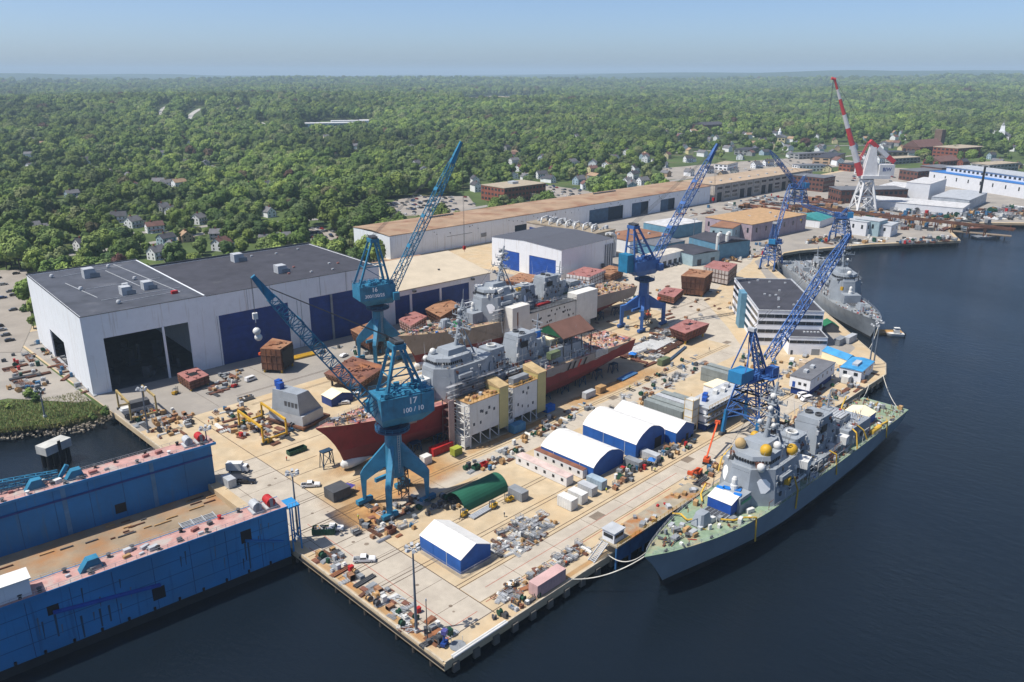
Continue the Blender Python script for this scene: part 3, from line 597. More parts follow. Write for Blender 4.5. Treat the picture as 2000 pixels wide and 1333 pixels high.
def warship(label, loc, rz, up, low, deck, sup, dry=False, mast=True, octm=None, seed=1, gear=(), nbox=40, boxm=(), bits=260, mastm=None, fore=.28):
    R_ = random.Random(seed); t = thing('warship', label, 'warship', loc, rz); rows = hull_rows()
    h = strip(rows, 0, 2); r = rows[-1]; h.add([(155, r[0][1], r[0][2]), (155, r[2][1], r[2][2]), (155, -r[2][1], r[2][2]), (155, -r[0][1], r[0][2])], [(0, 1, 2, 3)]); h.build('hull', up, t, smooth=True)
    strip(rows, 2, 4).build('hull_bottom', low, t, smooth=True)
    dv = []
    for r in rows: dv += [(r[0][0], r[0][1] - .02, r[0][2] - .12), (r[0][0], -r[0][1] + .02, r[0][2] - .12)]
    MB().add(dv, [(2 * i, 2 * i + 2, 2 * i + 3, 2 * i + 1) for i in range(len(rows) - 1)]).build('deck', deck, t)
    if dry:
        MB().rev((0, 0, 0), [(.05, -6.6), (1.0, -6.2), (1.7, -5), (1.95, -3), (1.8, 0), (1.3, 3), (.6, 6.5), (.05, 9)], 16).build('sonar_dome', PIPEW, t).matrix_local = Matrix.Translation((14.6, 0, -5.3)) @ Matrix.Rotation(rad(90), 4, 'Y')
    dz = 8.35
    # forward deckhouse
    f0 = pol([(44, 3.4), (50, 9.1), (66, 9.1), (73, 5.6)]); f1 = pol([(45.6, 3.0), (50.8, 7.9), (65.4, 7.9), (71.6, 5.0)])
    MB().fr(f0, dz - .6, f1, 19.2).build('deckhouse', sup, t)
    MB().fr(pol([(46.5, 2.6), (50.4, 6.6), (60, 6.6), (63, 4.4)]), 19.2, pol([(47.4, 2.3), (51, 5.8), (59.6, 5.8), (62, 4.0)]), 22.4).build('pilot_house', sup, t)
    nw = 9
    for i in range(nw): y = -2.6 + i * .6; MB().hexa([(45.62, y, 17.2), (45.62, y + .48, 17.2), (46.0, y + .48, 17.2), (46.0, y, 17.2), (45.42, y, 18.1), (45.42, y + .48, 18.1), (46.0, y + .48, 18.1), (46.0, y, 18.1)]).build('window', GLASS, t)
    for (ax, ay), (bx, by), nn in (((46.5, -2.6), (46.5, 2.6), 6), ((46.5, 2.6), (50.4, 6.6), 6), ((50.4, -6.6), (46.5, -2.6), 6), ((50.4, 6.6), (56, 6.6), 6), ((56, -6.6), (50.4, -6.6), 6)):
        e = Vector((bx - ax, by - ay, 0)); ou = Vector((-e.y, e.x, 0)).normalized(); ou = ou if ou.dot(Vector(((ax + bx) / 2 - 54, (ay + by) / 2, 0))) > 0 else -ou
        for i in range(nn):
            p_ = Vector((ax, ay, 0)) + e * ((i + .1) / nn); q_ = Vector((ax, ay, 0)) + e * ((i + .85) / nn); lo_, hi_ = -.08, -.3
            MB().add([p_ + ou * (lo_ + .02) + Vector((0, 0, 20.4)), q_ + ou * (lo_ + .02) + Vector((0, 0, 20.4)), q_ + ou * (hi_ + .02) + Vector((0, 0, 21.3)), p_ + ou * (hi_ + .02) + Vector((0, 0, 21.3))], [(0, 1, 2, 3)]).build('window', DARK, t)
    for s in (1, -1):
        o = octo((46.95 + .9, s * (5.85 + .05), 14.2), (-.72, s * .68, .1), 2.35); o.build('radar_panel', octm or sup, t)
        octo((69.6, s * 6.62, 14.6), (.5, s * .84, .1), 2.2).build('radar_panel', octm or sup, t)
        MB().box(52, 58, s * 8.4 - 1.2, s * 8.4 + 1.2, 15.6, 16.9).build('bridge_wing', sup, t)
        MB().box(59, 64.5, s * 8.2 - .25, s * 8.2 + .25, 9, 13).build('locker', LGREY, t)
    MB().box(38.5, 44.6, -4.4, 4.4, dz - .3, 13.2).build('deck_block', sup, t)
    MB().fr(pol([(52, 3.4), (61, 3.4)]), 22.4, pol([(52.6, 3.0), (60.6, 3.0)]), 24.3).build('director_house', sup, t)
    if mast:
        mm = mastm or sup
        m = MB().tube((58, 0, 22), (62.5, 0, 40.5), .85, 10, .4); m.tube((66, 2.6, 18.6), (61, .2, 32), .4, 6, .25).tube((66, -2.6, 18.6), (61, -.2, 32), .4, 6, .25)
        mo = m.build('mast', mm, t)
        for z, wd in ((27.5, 4.6), (31, 6.2), (34.6, 4.2), (37.6, 2.6)):
            x = 58 + (z - 22) * .243; q = MB().beam((x, -wd, z), (x, wd, z), .32).box(x - .9, x + 1.3, -1.3, 1.3, z - .7, z - .45)
            for k in (-1, -.66, -.33, .33, .66, 1): q.tube((x, wd * k, z), (x, wd * k, z + 1.6), .12, 5)
            [q.obox((x + R_.uniform(-.6, .8), R_.uniform(-wd, wd), z + R_.uniform(-1.2, 1.0)), (R_.uniform(.3, .9), R_.uniform(.3, .9), R_.uniform(.3, 1.2)), R_.uniform(0, 1)) for _ in range(9)]; q.beam((x, -wd, z), (x + .3, 0, z + 2.2), .12).beam((x, wd, z), (x + .3, 0, z + 2.2), .12); q.build('yard_arm', mm, mo)
        for (x, y, z, r) in ((61.5, 0, 36.6, .9), (59.2, 2.2, 28.6, .7), (59.2, -2.2, 28.6, .7), (60.6, 0, 33, .8)): MB().ball((x - .8, y, z), r, 10, 6).build('antenna_dome', PIPEW if R_.random() < .5 else mm, mo)
        MB().tube((62.5, 0, 40.3), (62.7, 0, 44.2), .1, 5).build('pole_antenna', mm, mo)
        m = MB()
        for s in (1, -1): m.beam((61, s * 5.8, 31), (52, s * 8, 19.5), .07).beam((61, s * 6, 31), (84, s * 5, 21), .07)
        m.build('halyard', DGREY, mo)
    # uptakes
    st = pol([(71.5, 4.0), (72.5, 4.6), (79.5, 4.6), (81, 3.6)]); MB().fr(st, dz - .6, pol([(72.4, 3.0), (73, 3.4), (79, 3.4), (80, 2.8)]), 19.6).build('stack', sup, t)
    MB().rev((75.8, 0, 19.6), [(1.7, 0), (1.9, .8), (1.4, .9), (1.3, -.1)], 14).build('stack_cap', PIPEW, t)
    MB().fr(pol([(84, 4.8), (98, 5.2)]), dz - .9, pol([(86.6, 3.6), (96, 3.8)]), 21.6).build('stack', sup, t)
    MB().fr(pol([(96.2, 4.4), (101, 4.4)]), dz - .9, pol([(96.2, 3.7), (99.5, 3.7)]), 18).build('stack_casing', sup, t)
    for y in (-1.7, 1.7): MB().rev((90.6, y, 21.6), [(1.2, 0), (1.3, .7), (1, .8), (.95, .1)], 12).build('stack_cap', DGREY, t)
    for s in (1, -1): MB().box(87.2, 91, s * 4.6 - .06, s * 4.6 + .06, 17.2, 19.6).build('intake_grille', DARK, t)
    # midship house and hangar
    MB().box(73, 104, -7.4, 7.4, 7.2, 10.6).build('midship_house', sup, t)
    MB().fr(pol([(103, 7.6), (121, 8.0)]), 7.0, pol([(103.6, 6.9), (120.6, 7.2)]), 13.2).build('hangar', sup, t)
    for y in (-3.8, 3.8): MB().box(120.75, 121.05, y - 2.6, y + 2.6, 7.2, 11.6).build('hangar_door', LGREY, t)
    MB().box(106, 114, -3, 3, 13.2, 15.2).build('launcher_block', sup, t)
    # gun
    g = MB().fr(pol([(23, 1.5), (24, 2.0), (28, 2.0)]), 9.4, pol([(24.2, .9), (25, 1.3), (27.6, 1.3)]), 12.6).build('gun_mount', sup, t); MB().tube((24.6, 0, 11.4), (17.2, 0, 12.6), .2, 8, .13).build('barrel', sup, g)
    lid = MB().box(0, .85, 0, .85, 0, .12).mesh('hatch', DGREY)
    q = MB().box(31, 37.6, -3.6, 3.6, 8.4, 9.3).build('missile_cells', sup, t)
    for i in range(6):
        for j in range(6): link('hatch', lid, q, (31.4 + i * 1.03, -3.2 + j * 1.1, 9.3))
    # wall fittings, ladders and pipes on the superstructure
    m = MB()
    for i in range(340):
        k = R_.randrange(5); z = R_.uniform(9, 18); s = R_.choice((1, -1)); d = R_.uniform(.15, .5); a = R_.uniform(.3, 1.3); b = R_.uniform(.3, 1.6); m.mi = R_.choice((0, 1, 1, 2, 2, 3, 3, 4))
        if k == 0: x = R_.uniform(50.5, 65); y = 9.1 - 1.2 * (z - 7.8) / 11.4; m.box(x, x + a, s * y - d, s * y + d, z, z + b)
        elif k == 1: x = R_.uniform(85, 97); z = R_.uniform(10.6, 20); y = 5 - 1.3 * (z - 7.5) / 14; m.box(x, x + a, s * y - d, s * y + d, z, z + b)
        elif k == 2: x = R_.uniform(72, 80); z = R_.uniform(10.6, 18); m.box(x, x + a, s * (4.6 - 1.2 * (z - 8) / 12) - d, s * (4.6 - 1.2 * (z - 8) / 12) + d, z, z + b)
        elif k == 3: x = R_.uniform(74, 120); z = R_.uniform(7.6, 10); m.box(x, x + a, s * 7.5 - d, s * 7.5 + d, z, z + b)
        else: x = R_.uniform(47, 64); m.box(x, x + a, s * R_.uniform(2, 6) - d, s * R_.uniform(2, 6) + d, 19.2, 19.2 + R_.uniform(.4, 2))
    for i in range(60):
        x = R_.uniform(46, 118); s = R_.choice((1, -1)); y = s * R_.uniform(7.6, 9.6); m.mi = R_.choice((0, 2, 3, 4)); z0 = 7.6; h_ = R_.uniform(1.5, 5); m.beam((x, y, z0), (x, y, z0 + h_), .12); m.beam((x, y, z0 + h_), (x + R_.uniform(1, 5), y, z0 + h_), .12)
    m.build('fittings', [sup, LGREY, DGREY, PIPEW, RUST], t)['kind'] = 'stuff'
    ros = [(51, 65, 8.1, 19.3), (74, 103, 7.4, 10.7), (104, 120, 7.0, 13.3), (48, 60, 6.2, 19.3), (72.6, 79.4, 3.4, 19.7), (87, 95.6, 3.6, 21.7)]
    for a, b, hw, z in ros:
        for s in (1, -1):
            m = MB(); n_ = int((b - a) / 1.8)
            for i in range(n_ + 1): x = a + (b - a) * i / n_; m.beam((x, s * hw, z), (x, s * hw, z + 1), .07)
            m.beam((a, s * hw, z + 1), (b, s * hw, z + 1), .06).beam((a, s * hw, z + .5), (b, s * hw, z + .5), .05); m.build('guard_rail', LGREY, t)
    if dry:
        for s in (1, -1):
            m = MB()
            for i in range(14):
                x = 46 + i * 2.0
                for y in (8.9, 10.3): m.beam((x, s * y, 8), (x, s * y, 10.5 + (i * 7 % 5) * 1.4), .11)
            for z in (10, 12, 14): m.box(46, 72, s * 9.6 - .7, s * 9.6 + .7, z, z + .1).beam((46, s * 10.3, z + 1), (72, s * 10.3, z + 1), .09)
            m.build('scaffold', LGREY if s > 0 else STEEL, t)
        for x0, x1, hw, z0, z1 in ((83, 99, 5.6, 10.6, 17), (71, 81, 5.2, 10.6, 15)):
            m = MB()
            for i in range(9):
                x = x0 + (x1 - x0) * i / 8
                for s in (1, -1): m.beam((x, s * hw, z0), (x, s * hw, z1), .1)
            for z in (z0 + 2, z0 + 4): m.beam((x0, hw, z), (x1, hw, z), .12).beam((x0, -hw, z), (x1, -hw, z), .12).beam((x0, -hw, z), (x0, hw, z), .12)
            m.build('scaffold', STEEL, t)
    for s in (1, -1):
        for i in range(6): MB().tube((60 + i * 1.5, s * 8.9, 11.2), (61.2 + i * 1.5, s * 8.9, 11.2), .42, 8).build('life_raft', PIPEW, t)
        MB().tube((80, s * 8.4, 8.6), (87, s * 8.4, 8.6), .35, 8).build('torpedo_tube', sup, t)
        for x, z in ((48, 19.4), (64, 19.4), (86, 21.6), (104, 13.2), (118, 13.2)): MB().tube((x, s * 4.2, z), (x + .4, s * 5.4, z + R_.uniform(5, 8)), .09, 5, .03).build('whip_antenna', LGREY, t)
    for x, z in ((42.5, 13.2), (104.8, 13.2)): MB().rev((x, 0, z), [(1.1, 0), (1.1, 1.4), (.85, 1.6), (.85, 3.2), (.5, 3.9), (.05, 4.1)], 12).build('close_in_gun', PIPEW, t)
    q = MB().fr(pol([(81.5, 9), (88.5, 9), (89.6, 9)]), 0, pol([(81.5, 9), (88.5, 9), (89.6, 9)]), .01) if 0 else MB().fr([(76, -8.6), (81, -8.6), (82.6, -7.8), (81, -7), (76, -7)], 9.2, [(75.8, -8.9), (81.2, -8.9), (83.2, -7.8), (81.2, -6.7), (75.8, -6.7)], 10.1); q.build('ship_boat', DGREY, t); MB().beam((77, -6.4, 8), (77, -8.6, 12.4), .3).beam((81, -6.4, 8), (81, -8.6, 12.4), .3).beam((77, -8.6, 12.4), (81, -8.6, 12.4), .25).build('davit', sup, t)
    q = MB().box(106.6, 113.4, -2.8, 2.8, 15.2, 15.5).build('missile_cells', DGREY, t)
    for i in range(6):
        for j in range(5): link('hatch', MB_HATCH, q, (106.9 + i * 1.08, -2.5 + j * 1.06, 15.5))
    MB().tube((100.6, 0, 17.9), (101.4, 0, 27), .4, 8, .2).build('aft_mast', sup, t); MB().beam((101, -3, 24), (101, 3, 24), .22).beam((101, -2, 22), (101, 2, 22), .22).build('yard_arm', sup, t); MB().box(98.6, 102.4, -1.6, 1.6, 20.4, 20.7).build('radar_platform', sup, t)
    # anchor gear, bollards, rail
    MB().tube((9, .9, 10.4), (16, .9, 10.0), .16, 6).tube((9, -.9, 10.4), (16, -.9, 10.0), .16, 6).build('anchor_chain', DGREY, t)
    for x, y in ((17, 1.4), (17, -1.4)): MB().rev((x, y, 9.4), [(.7, 0), (.5, .5), (.8, 1.1)], 10).build('capstan', DGREY, t)
    bol = MB().tube((0, 0, 0), (0, 0, .7), .22, 8).tube((.7, 0, 0), (.7, 0, .7), .22, 8).mesh('bollard', DGREY)
    for x in (6, 13, 21, 30, 118, 130, 140, 150):
        for s in (1, -1): link('bollard', bol, t, (x, s * (deckh(x) - .7), deckz(x) - .12))
    for s in (1, -1):
        m = MB(); pts = [(x, s * (deckh(x) - .08), deckz(x)) for x in range(2, 155, 3)]
        for a, b in zip(pts, pts[1:]):
            m.beam(a, (a[0], a[1], a[2] + 1.05), .07); m.beam((a[0], a[1], a[2] + 1.02), (b[0], b[1], b[2] + 1.02), .05); m.beam((a[0], a[1], a[2] + .55), (b[0], b[1], b[2] + .55), .04)
        m.build('railing', LGREY, t)
    # deck gear
    boxm = boxm or (LGREY, GREY, DGREY)
    spots = [(8, 42), (118, 153), (73, 104)]
    for i in range(nbox):
        a, b = spots[i % 3]; x = R_.uniform(a, b); hw = deckh(x) - 1.4; y = R_.uniform(-hw, hw) if i % 3 != 2 else R_.choice((-1, 1)) * R_.uniform(7.7, 9); z = deckz(x) - .12
        if 84 < x < 104 and i % 3 == 2 and R_.random() < .3: z = 10.6; y = R_.uniform(-6, 6)
        sx, sy, sz_ = R_.uniform(.5, 2.6), R_.uniform(.5, 1.5), R_.uniform(.4, 1.6); MB().obox((x, y, z + sz_ / 2), (sx, sy, sz_), R_.uniform(-.3, .3)).build('deck_locker', R_.choice(boxm), t)
    ms = [STEEL, RUST, YEL, DGREY, PIPEW, RED, TARP, WOOD]; m = MB()
    for i in range(bits):
        zone = R_.random(); top = None
        if zone < fore: x = R_.uniform(6, 43)
        elif zone < .5: x = R_.uniform(119, 153)
        elif zone < .72: x = R_.uniform(72, 104); top = 10.6
        elif zone < .86: x = R_.uniform(104, 120); top = 13.2
        else: x = R_.uniform(49, 66); top = 19.2
        hw = (deckh(x) - .6) if top is None else (6.6 if top < 19 else 6.4)
        z = (deckz(x) - .12) if top is None else top
        if R_.random() < .3 and top == 10.6: z = deckz(x) - .12; y = R_.choice((-1, 1)) * R_.uniform(7.6, 9.4)
        else: y = R_.uniform(-hw, hw)
        m.mi = R_.choice((0, 0, 0, 1, 1, 2, 3, 3, 3, 4, 4, 4, 7, 7, 7, 0, 3, 1, R_.choice((5, 6)))); L = R_.uniform(.4, 2.6)
        if R_.random() < .45: a = R_.uniform(0, 3.14); m.beam((x, y, z + .15), (x + L * math.cos(a), y + L * math.sin(a), z + R_.uniform(.1, .6)), .16)
        elif R_.random() < .35: m.beam((x, y, z), (x + R_.uniform(-.3, .3), y, z + R_.uniform(.8, 2.6)), .13)
        else: m.obox((x, y, z + .25), (L * .5, R_.uniform(.2, .9), R_.uniform(.2, .9)), R_.uniform(0, 3))
    m.build('deck_gear', ms, t)['kind'] = 'stuff'
    return t
REDP = mat('hull_red_primer', S(144, 46, 52, 1.35), .6, var=.14, scale=.12, c2=S(128, 52, 54, 1.35), streak=S(104, 38, 42, 1.4))
HGREY = mat('hull_grey_tan', S(160, 154, 150, 1.35), .6, var=.1, scale=.15, c2=S(142, 136, 130, 1.35), streak=S(130, 116, 104, 1.4))
REDB = mat('hull_red_low', S(140, 64, 62, 1.35), .65, var=.14, scale=.15)
HULLD = mat('hull_sea_grey', S(148, 164, 174, 1.3), .45, var=.07, scale=.1)
BOOT = mat('boot_black', (.02, .021, .024), .6)
SUPG = mat('superstructure_grey', S(164, 172, 180, 1.35), .55, var=.07, scale=.3, c2=S(148, 154, 160, 1.35))
DECKG = mat('deck_green_primer', S(148, 172, 144, 1.35), .8, var=.14, scale=.5, c2=S(176, 168, 136, 1.35), lo=.48, hi=.66)
DECKP = mat('deck_pink_primer', S(196, 128, 122, 1.35), .8, var=.16, scale=.5, c2=S(206, 178, 146, 1.35), lo=.42, hi=.58)
DECKT = mat('deck_tan', S(198, 174, 140, 1.35), .8, var=.16, scale=.5, c2=S(176, 124, 112, 1.35), lo=.5, hi=.65)
OCTW = mat('radar_white', (.86, .87, .88), .5, var=.02)
# moored warship at the pier
s1 = warship('moored warship with green primed deck and blue tent on foredeck', (52.6, -14.6, 2.0), rad(-.3), HULLD, BOOT, DECKG, SUPG, octm=OCTW, seed=5, nbox=70, bits=760, fore=.1, boxm=(LGREY, GREY, LGREY, WOOD, PIPEW))
MB().box(39.2, 44.4, -4.6, 4.6, 11.2, 12.0).build('green_band', mat('green_band', S(96, 176, 136, 1.35), .7), s1)
for (x, y) in ((40, -2.6), (41.4, 1.6), (42.6, -1), (40.2, 3)): MB().obox((x, y, 13.4), (1.6, 2.2, .3), .3).build('tarpaulin', TARP, s1)
for (x, y, z, r, mm) in ((50.6, 3.6, 23.8, 1.6, mat('tan_cover', S(206, 176, 124, 1.3), .7)), (51.6, -4.0, 23.9, 1.7, YEL), (63.6, -6.2, 20.7, 1.7, YEL), (47.2, -5.2, 20.3, 1.2, PIPEW), (64.4, 6.2, 20.7, 1.5, YEL), (57.6, -4.4, 23.4, 1.2, PIPEW)):
    MB().rev((x, y, z), [(r * .8, -r), (r, -.3 * r), (r * .96, .3 * r), (r * .6, .75 * r), (.05, r * .95)], 12).build('antenna_cover', mm, s1, smooth=True)
MB().obox((56, -9.4, 14.4), (2.4, 1.4, 2), .2).build('float_cover', YEL, s1)
HOSE = mat('yellow_hose', S(228, 186, 70, 1.3), .6)
for pts in ([(31, -3, 9.5), (33, -6, 9.6), (36, -7.4, 9.8), (39, -9.4, 9.4), (39, -9.8, 2)], [(24, 8, 9.6), (25, 6, 9.9), (23.6, 3, 9.9), (25, 1, 10.4)], [(36, 6, 9.4), (39, 8.4, 9.6), (43, 9.4, 11)], [(110, -7, 13.6), (111, -9, 12), (112, -10.2, 8.6)], [(106, -7, 13.6), (105, -9, 13), (104, -10.3, 8)], [(127, -9, 9), (130, -9.9, 9.6), (131, -10, 3)], [(60, -9.5, 14), (62, -10.2, 9), (62, -10.2, 3)], [(88, -7.6, 12), (89, -9.6, 11), (89.4, -10.3, 4)], [(128, 6, 8), (134, 8, 9), (142, 10, 9.6), (146, 12, 6)], [(49, 9, 13), (52, 10, 16), (56, 9, 19)]):
    MB().path(pts, .26, 6).build('hose', HOSE, s1)
MB().tube((120, -8.4, 8), (127, -8.6, 8), .9, 10).build('chute', HOSE, s1)
MB().obox((99.4, -7, 12), (3, 3, 2.6), .1).build('ventilation_unit', PIPEW, s1); MB().obox((66.5, -8.6, 16.3), (4.6, 4, 2.4), .2).build('ventilation_unit', PIPEW, s1)
# red hull on the land level pad
s2 = warship('red primed warship hull on land behind crane numbered seventeen', (25.4, 92.4, 11.4), rad(-.4), REDP, REDB, DECKP, SUPG, dry=True, seed=9, nbox=60, bits=900, boxm=(RUST, WOOD, LGREY, PINK, GREY))
rr = hull_rows(96, 150, 26); strip([[q[0], [a + (b - a) * max(.12, (.95 if q[0][0] < 128 else .95 - (q[0][0] - 128) * .04) + .07 * math.sin(q[0][0] * .9)) for a, b in zip(q[0], q[1])]] for q in rr], 0, 1, .06).build('bare_plating', HGREY, s2)
strip([[q[0], q[1]] for q in hull_rows(26, 34, 4)], 0, 1, .05).build('bare_plating', HGREY, s2)
for x, m_ in ((108, DARK), (111, DARK), (114.5, RED), (118, DARK)):
    rr = hull_rows(x, x + 1.1, 2); strip([[[q[0][0] + 1.6, q[0][1], q[0][2] - .6], [q[1][0], q[1][1] + .15, q[1][2]]] for q in rr], 0, 1, .12).build('hull_marking', m_, s2)
for k in range(6): MB().box(126, 134, -9.95, -9.7, 7.6 - k * .55, 7.85 - k * .55).build('louvre_slat', PIPEW, s2)
for (x, y, z, r) in ((50, 2.5, 23.4, 1.2), (54, -4.5, 21, 1.5), (48.6, 4.8, 20.6, 1.1)): MB().ball((x, y, z), r, 12, 8).build('antenna_dome', PIPEW, s2, smooth=True)
MB().box(98, 101, -2, 1.4, 18, 20.4).build('deck_crate', TARP, s2); MB().obox((102, -8, 11.8), (6, 2.4, 2.6), .05).build('deck_container', OLIVE, s2); MB().box(40, 45, -2, 3, 13.2, 15.8).build('deck_shelter', PIPEW, s2)
MB().box(105, 111, -3, 2, 13.2, 15.8).build('deck_shelter', TENTC, s2)
t = thing('deck_roof', 'brown gabled shelter roof with green end over red hull aft deck', 'shelter', (25.4 + 107.5, 92.4 - .8, 11.4), rad(-.4))
MB().exx([(-8.2, 17.0), (0, 21.4), (8.2, 17.0), (8.2, 16.6), (0, 20.9), (-8.2, 16.6)], 0, 19).build('roof', mat('roof_dark_brown', S(126, 92, 80, 1.35), .8, var=.08), t)
MB().exx([(-7.6, 17), (0, 20.8), (7.6, 17)], .2, .5).build('gable', mat('gable_green', S(30, 98, 66, 1.35), .7), t)
m = MB()
for x in (1, 6, 12, 18):
    for y in (-7.4, 7.4): m.beam((x, y, -3.2), (x, y, 16.8), .3)
m.build('post', DGREY, t)
# grey and red hull behind
s3 = warship('grey topped red bottomed warship hull behind red hull on building ways', (100.6, 148.4, 11.4), rad(-1.0), HGREY, REDB, DECKT, SUPG, dry=True, octm=OCTW, seed=14, nbox=60, bits=900, boxm=(RUST, WOOD, LGREY, PINK, GREEN))
MB().obox((30, -4, 10.6), (3.4, 2.6, 2.6), .3).build('deck_crate', mat('bright_green', S(36, 170, 92, 1.3), .6), s3); MB().ball((54, -4.6, 20.8), 1.3, 10, 6).build('antenna_cover', YEL, s3); MB().obox((66, -5.5, 20), (3, 2, 1.4), .2).build('antenna_cover', YEL, s3)
m = MB()
for i in range(26): x = 50 + rnd.random() * 12; y = rnd.uniform(-6, 6); m.obox((x, y, 20.4 + rnd.random() * 1.6), (3.5, 3, 1.6), rnd.uniform(0, 3), rnd.uniform(-.3, .3))
m.build('white_sheeting', PIPEW, s3); MB().obox((80, -8.6, 10), (9, 2.2, 2.6), .02).build('deck_container', RED, s3)
# blocks and keel supports under the hulls
blk = MB().box(-.8, .8, -.9, .9, 0, 1.15).mesh('keel_block', mat('keel_block', S(120, 104, 86, 1.4), .9))
for (bx, by, nm) in ((25.4, 92.4, 's2'), (100.6, 148.4, 's3')):
    for i in range(32):
        x = bx + 22 + i * 3.6; tag(link('keel_block', blk, None, (x, by - .4 - (.0 if nm == 's2' else (x - bx) * .017), 4)), 'low timber keel block under the %s' % ('red primed hull' if nm == 's2' else 'grey and red hull'), 'block', 'keel blocks under the ' + ('red hull' if nm == 's2' else 'grey and red hull'))
trest = MB()
for s in (-2.6, 2.6):
    for y in (-1.5, 1.5): trest.beam((s, y, 0), (s * .8, y * .8, 6.2), .35)
    trest.beam((s, -1.5, 0), (s * .8, 1.2, 6.2), .2)
trest.beam((-2.6, -1.5, 1), (2.1, -1.2, 6), .2).beam((2.6, -1.5, 1), (-2.1, -1.2, 6), .2).box(-2.4, 2.4, -1.5, 1.5, 6.2, 6.6)
tr_m = trest.mesh('cradle_trestle', mat('trestle_blue', S(48, 78, 104, 1.4), .6))
for k, (x, y) in enumerate([(32, 98.5)] + [(x, 92 + s * 6.2) for x in range(48, 178, 11) for s in (-1, 1)]):
    o = link('cradle_trestle', tr_m, None, (x, y, 4)); o.scale = (.8, .8, .92 if k == 0 else .62)
    tag(o, 'dark blue steel trestle under the red bow' if k == 0 else 'dark blue steel trestle propping the red hull side', 'trestle', None if k == 0 else 'trestles along the red hull')
for k, (x, y) in enumerate([(x, 147.5 - (x - 100) * .017 + s * 6.2) for x in range(122, 252, 13) for s in (-1, 1)]):
    o = link('cradle_trestle', tr_m, None, (x, y, 4)); o.scale = (.8, .8, .62); tag(o, 'dark blue steel trestle propping the grey and red hull', 'trestle', 'trestles along the grey and red hull')
# finished warship at the far quay
s4 = warship('finished grey warship moored bow on beside striped office block', (301.5, 23.2, 1.2), rad(42.4), HULLG, BOOT, mat('deck_grey', S(150, 156, 160, 1.35), .75, var=.1), HULLG, seed=22, nbox=44, bits=260, boxm=(LGREY, GREY, HULLG))
m = MB()
for x in range(38, 43): m.beam((x, -6 + (x % 2), 8.9), (x, -6 + (x % 2), 10), .5)
m.build('red_gear', RED, s4)
for (x, y, z, r) in ((52, 4.4, 20.6, 1.2), (52, -4.4, 20.6, 1.2), (47.6, 0, 23.4, 1.3), (62, 3, 25, 1.1), (62, -3, 25, 1.1)): MB().ball((x, y, z), r, 10, 6).build('antenna_dome', PIPEW, s4)
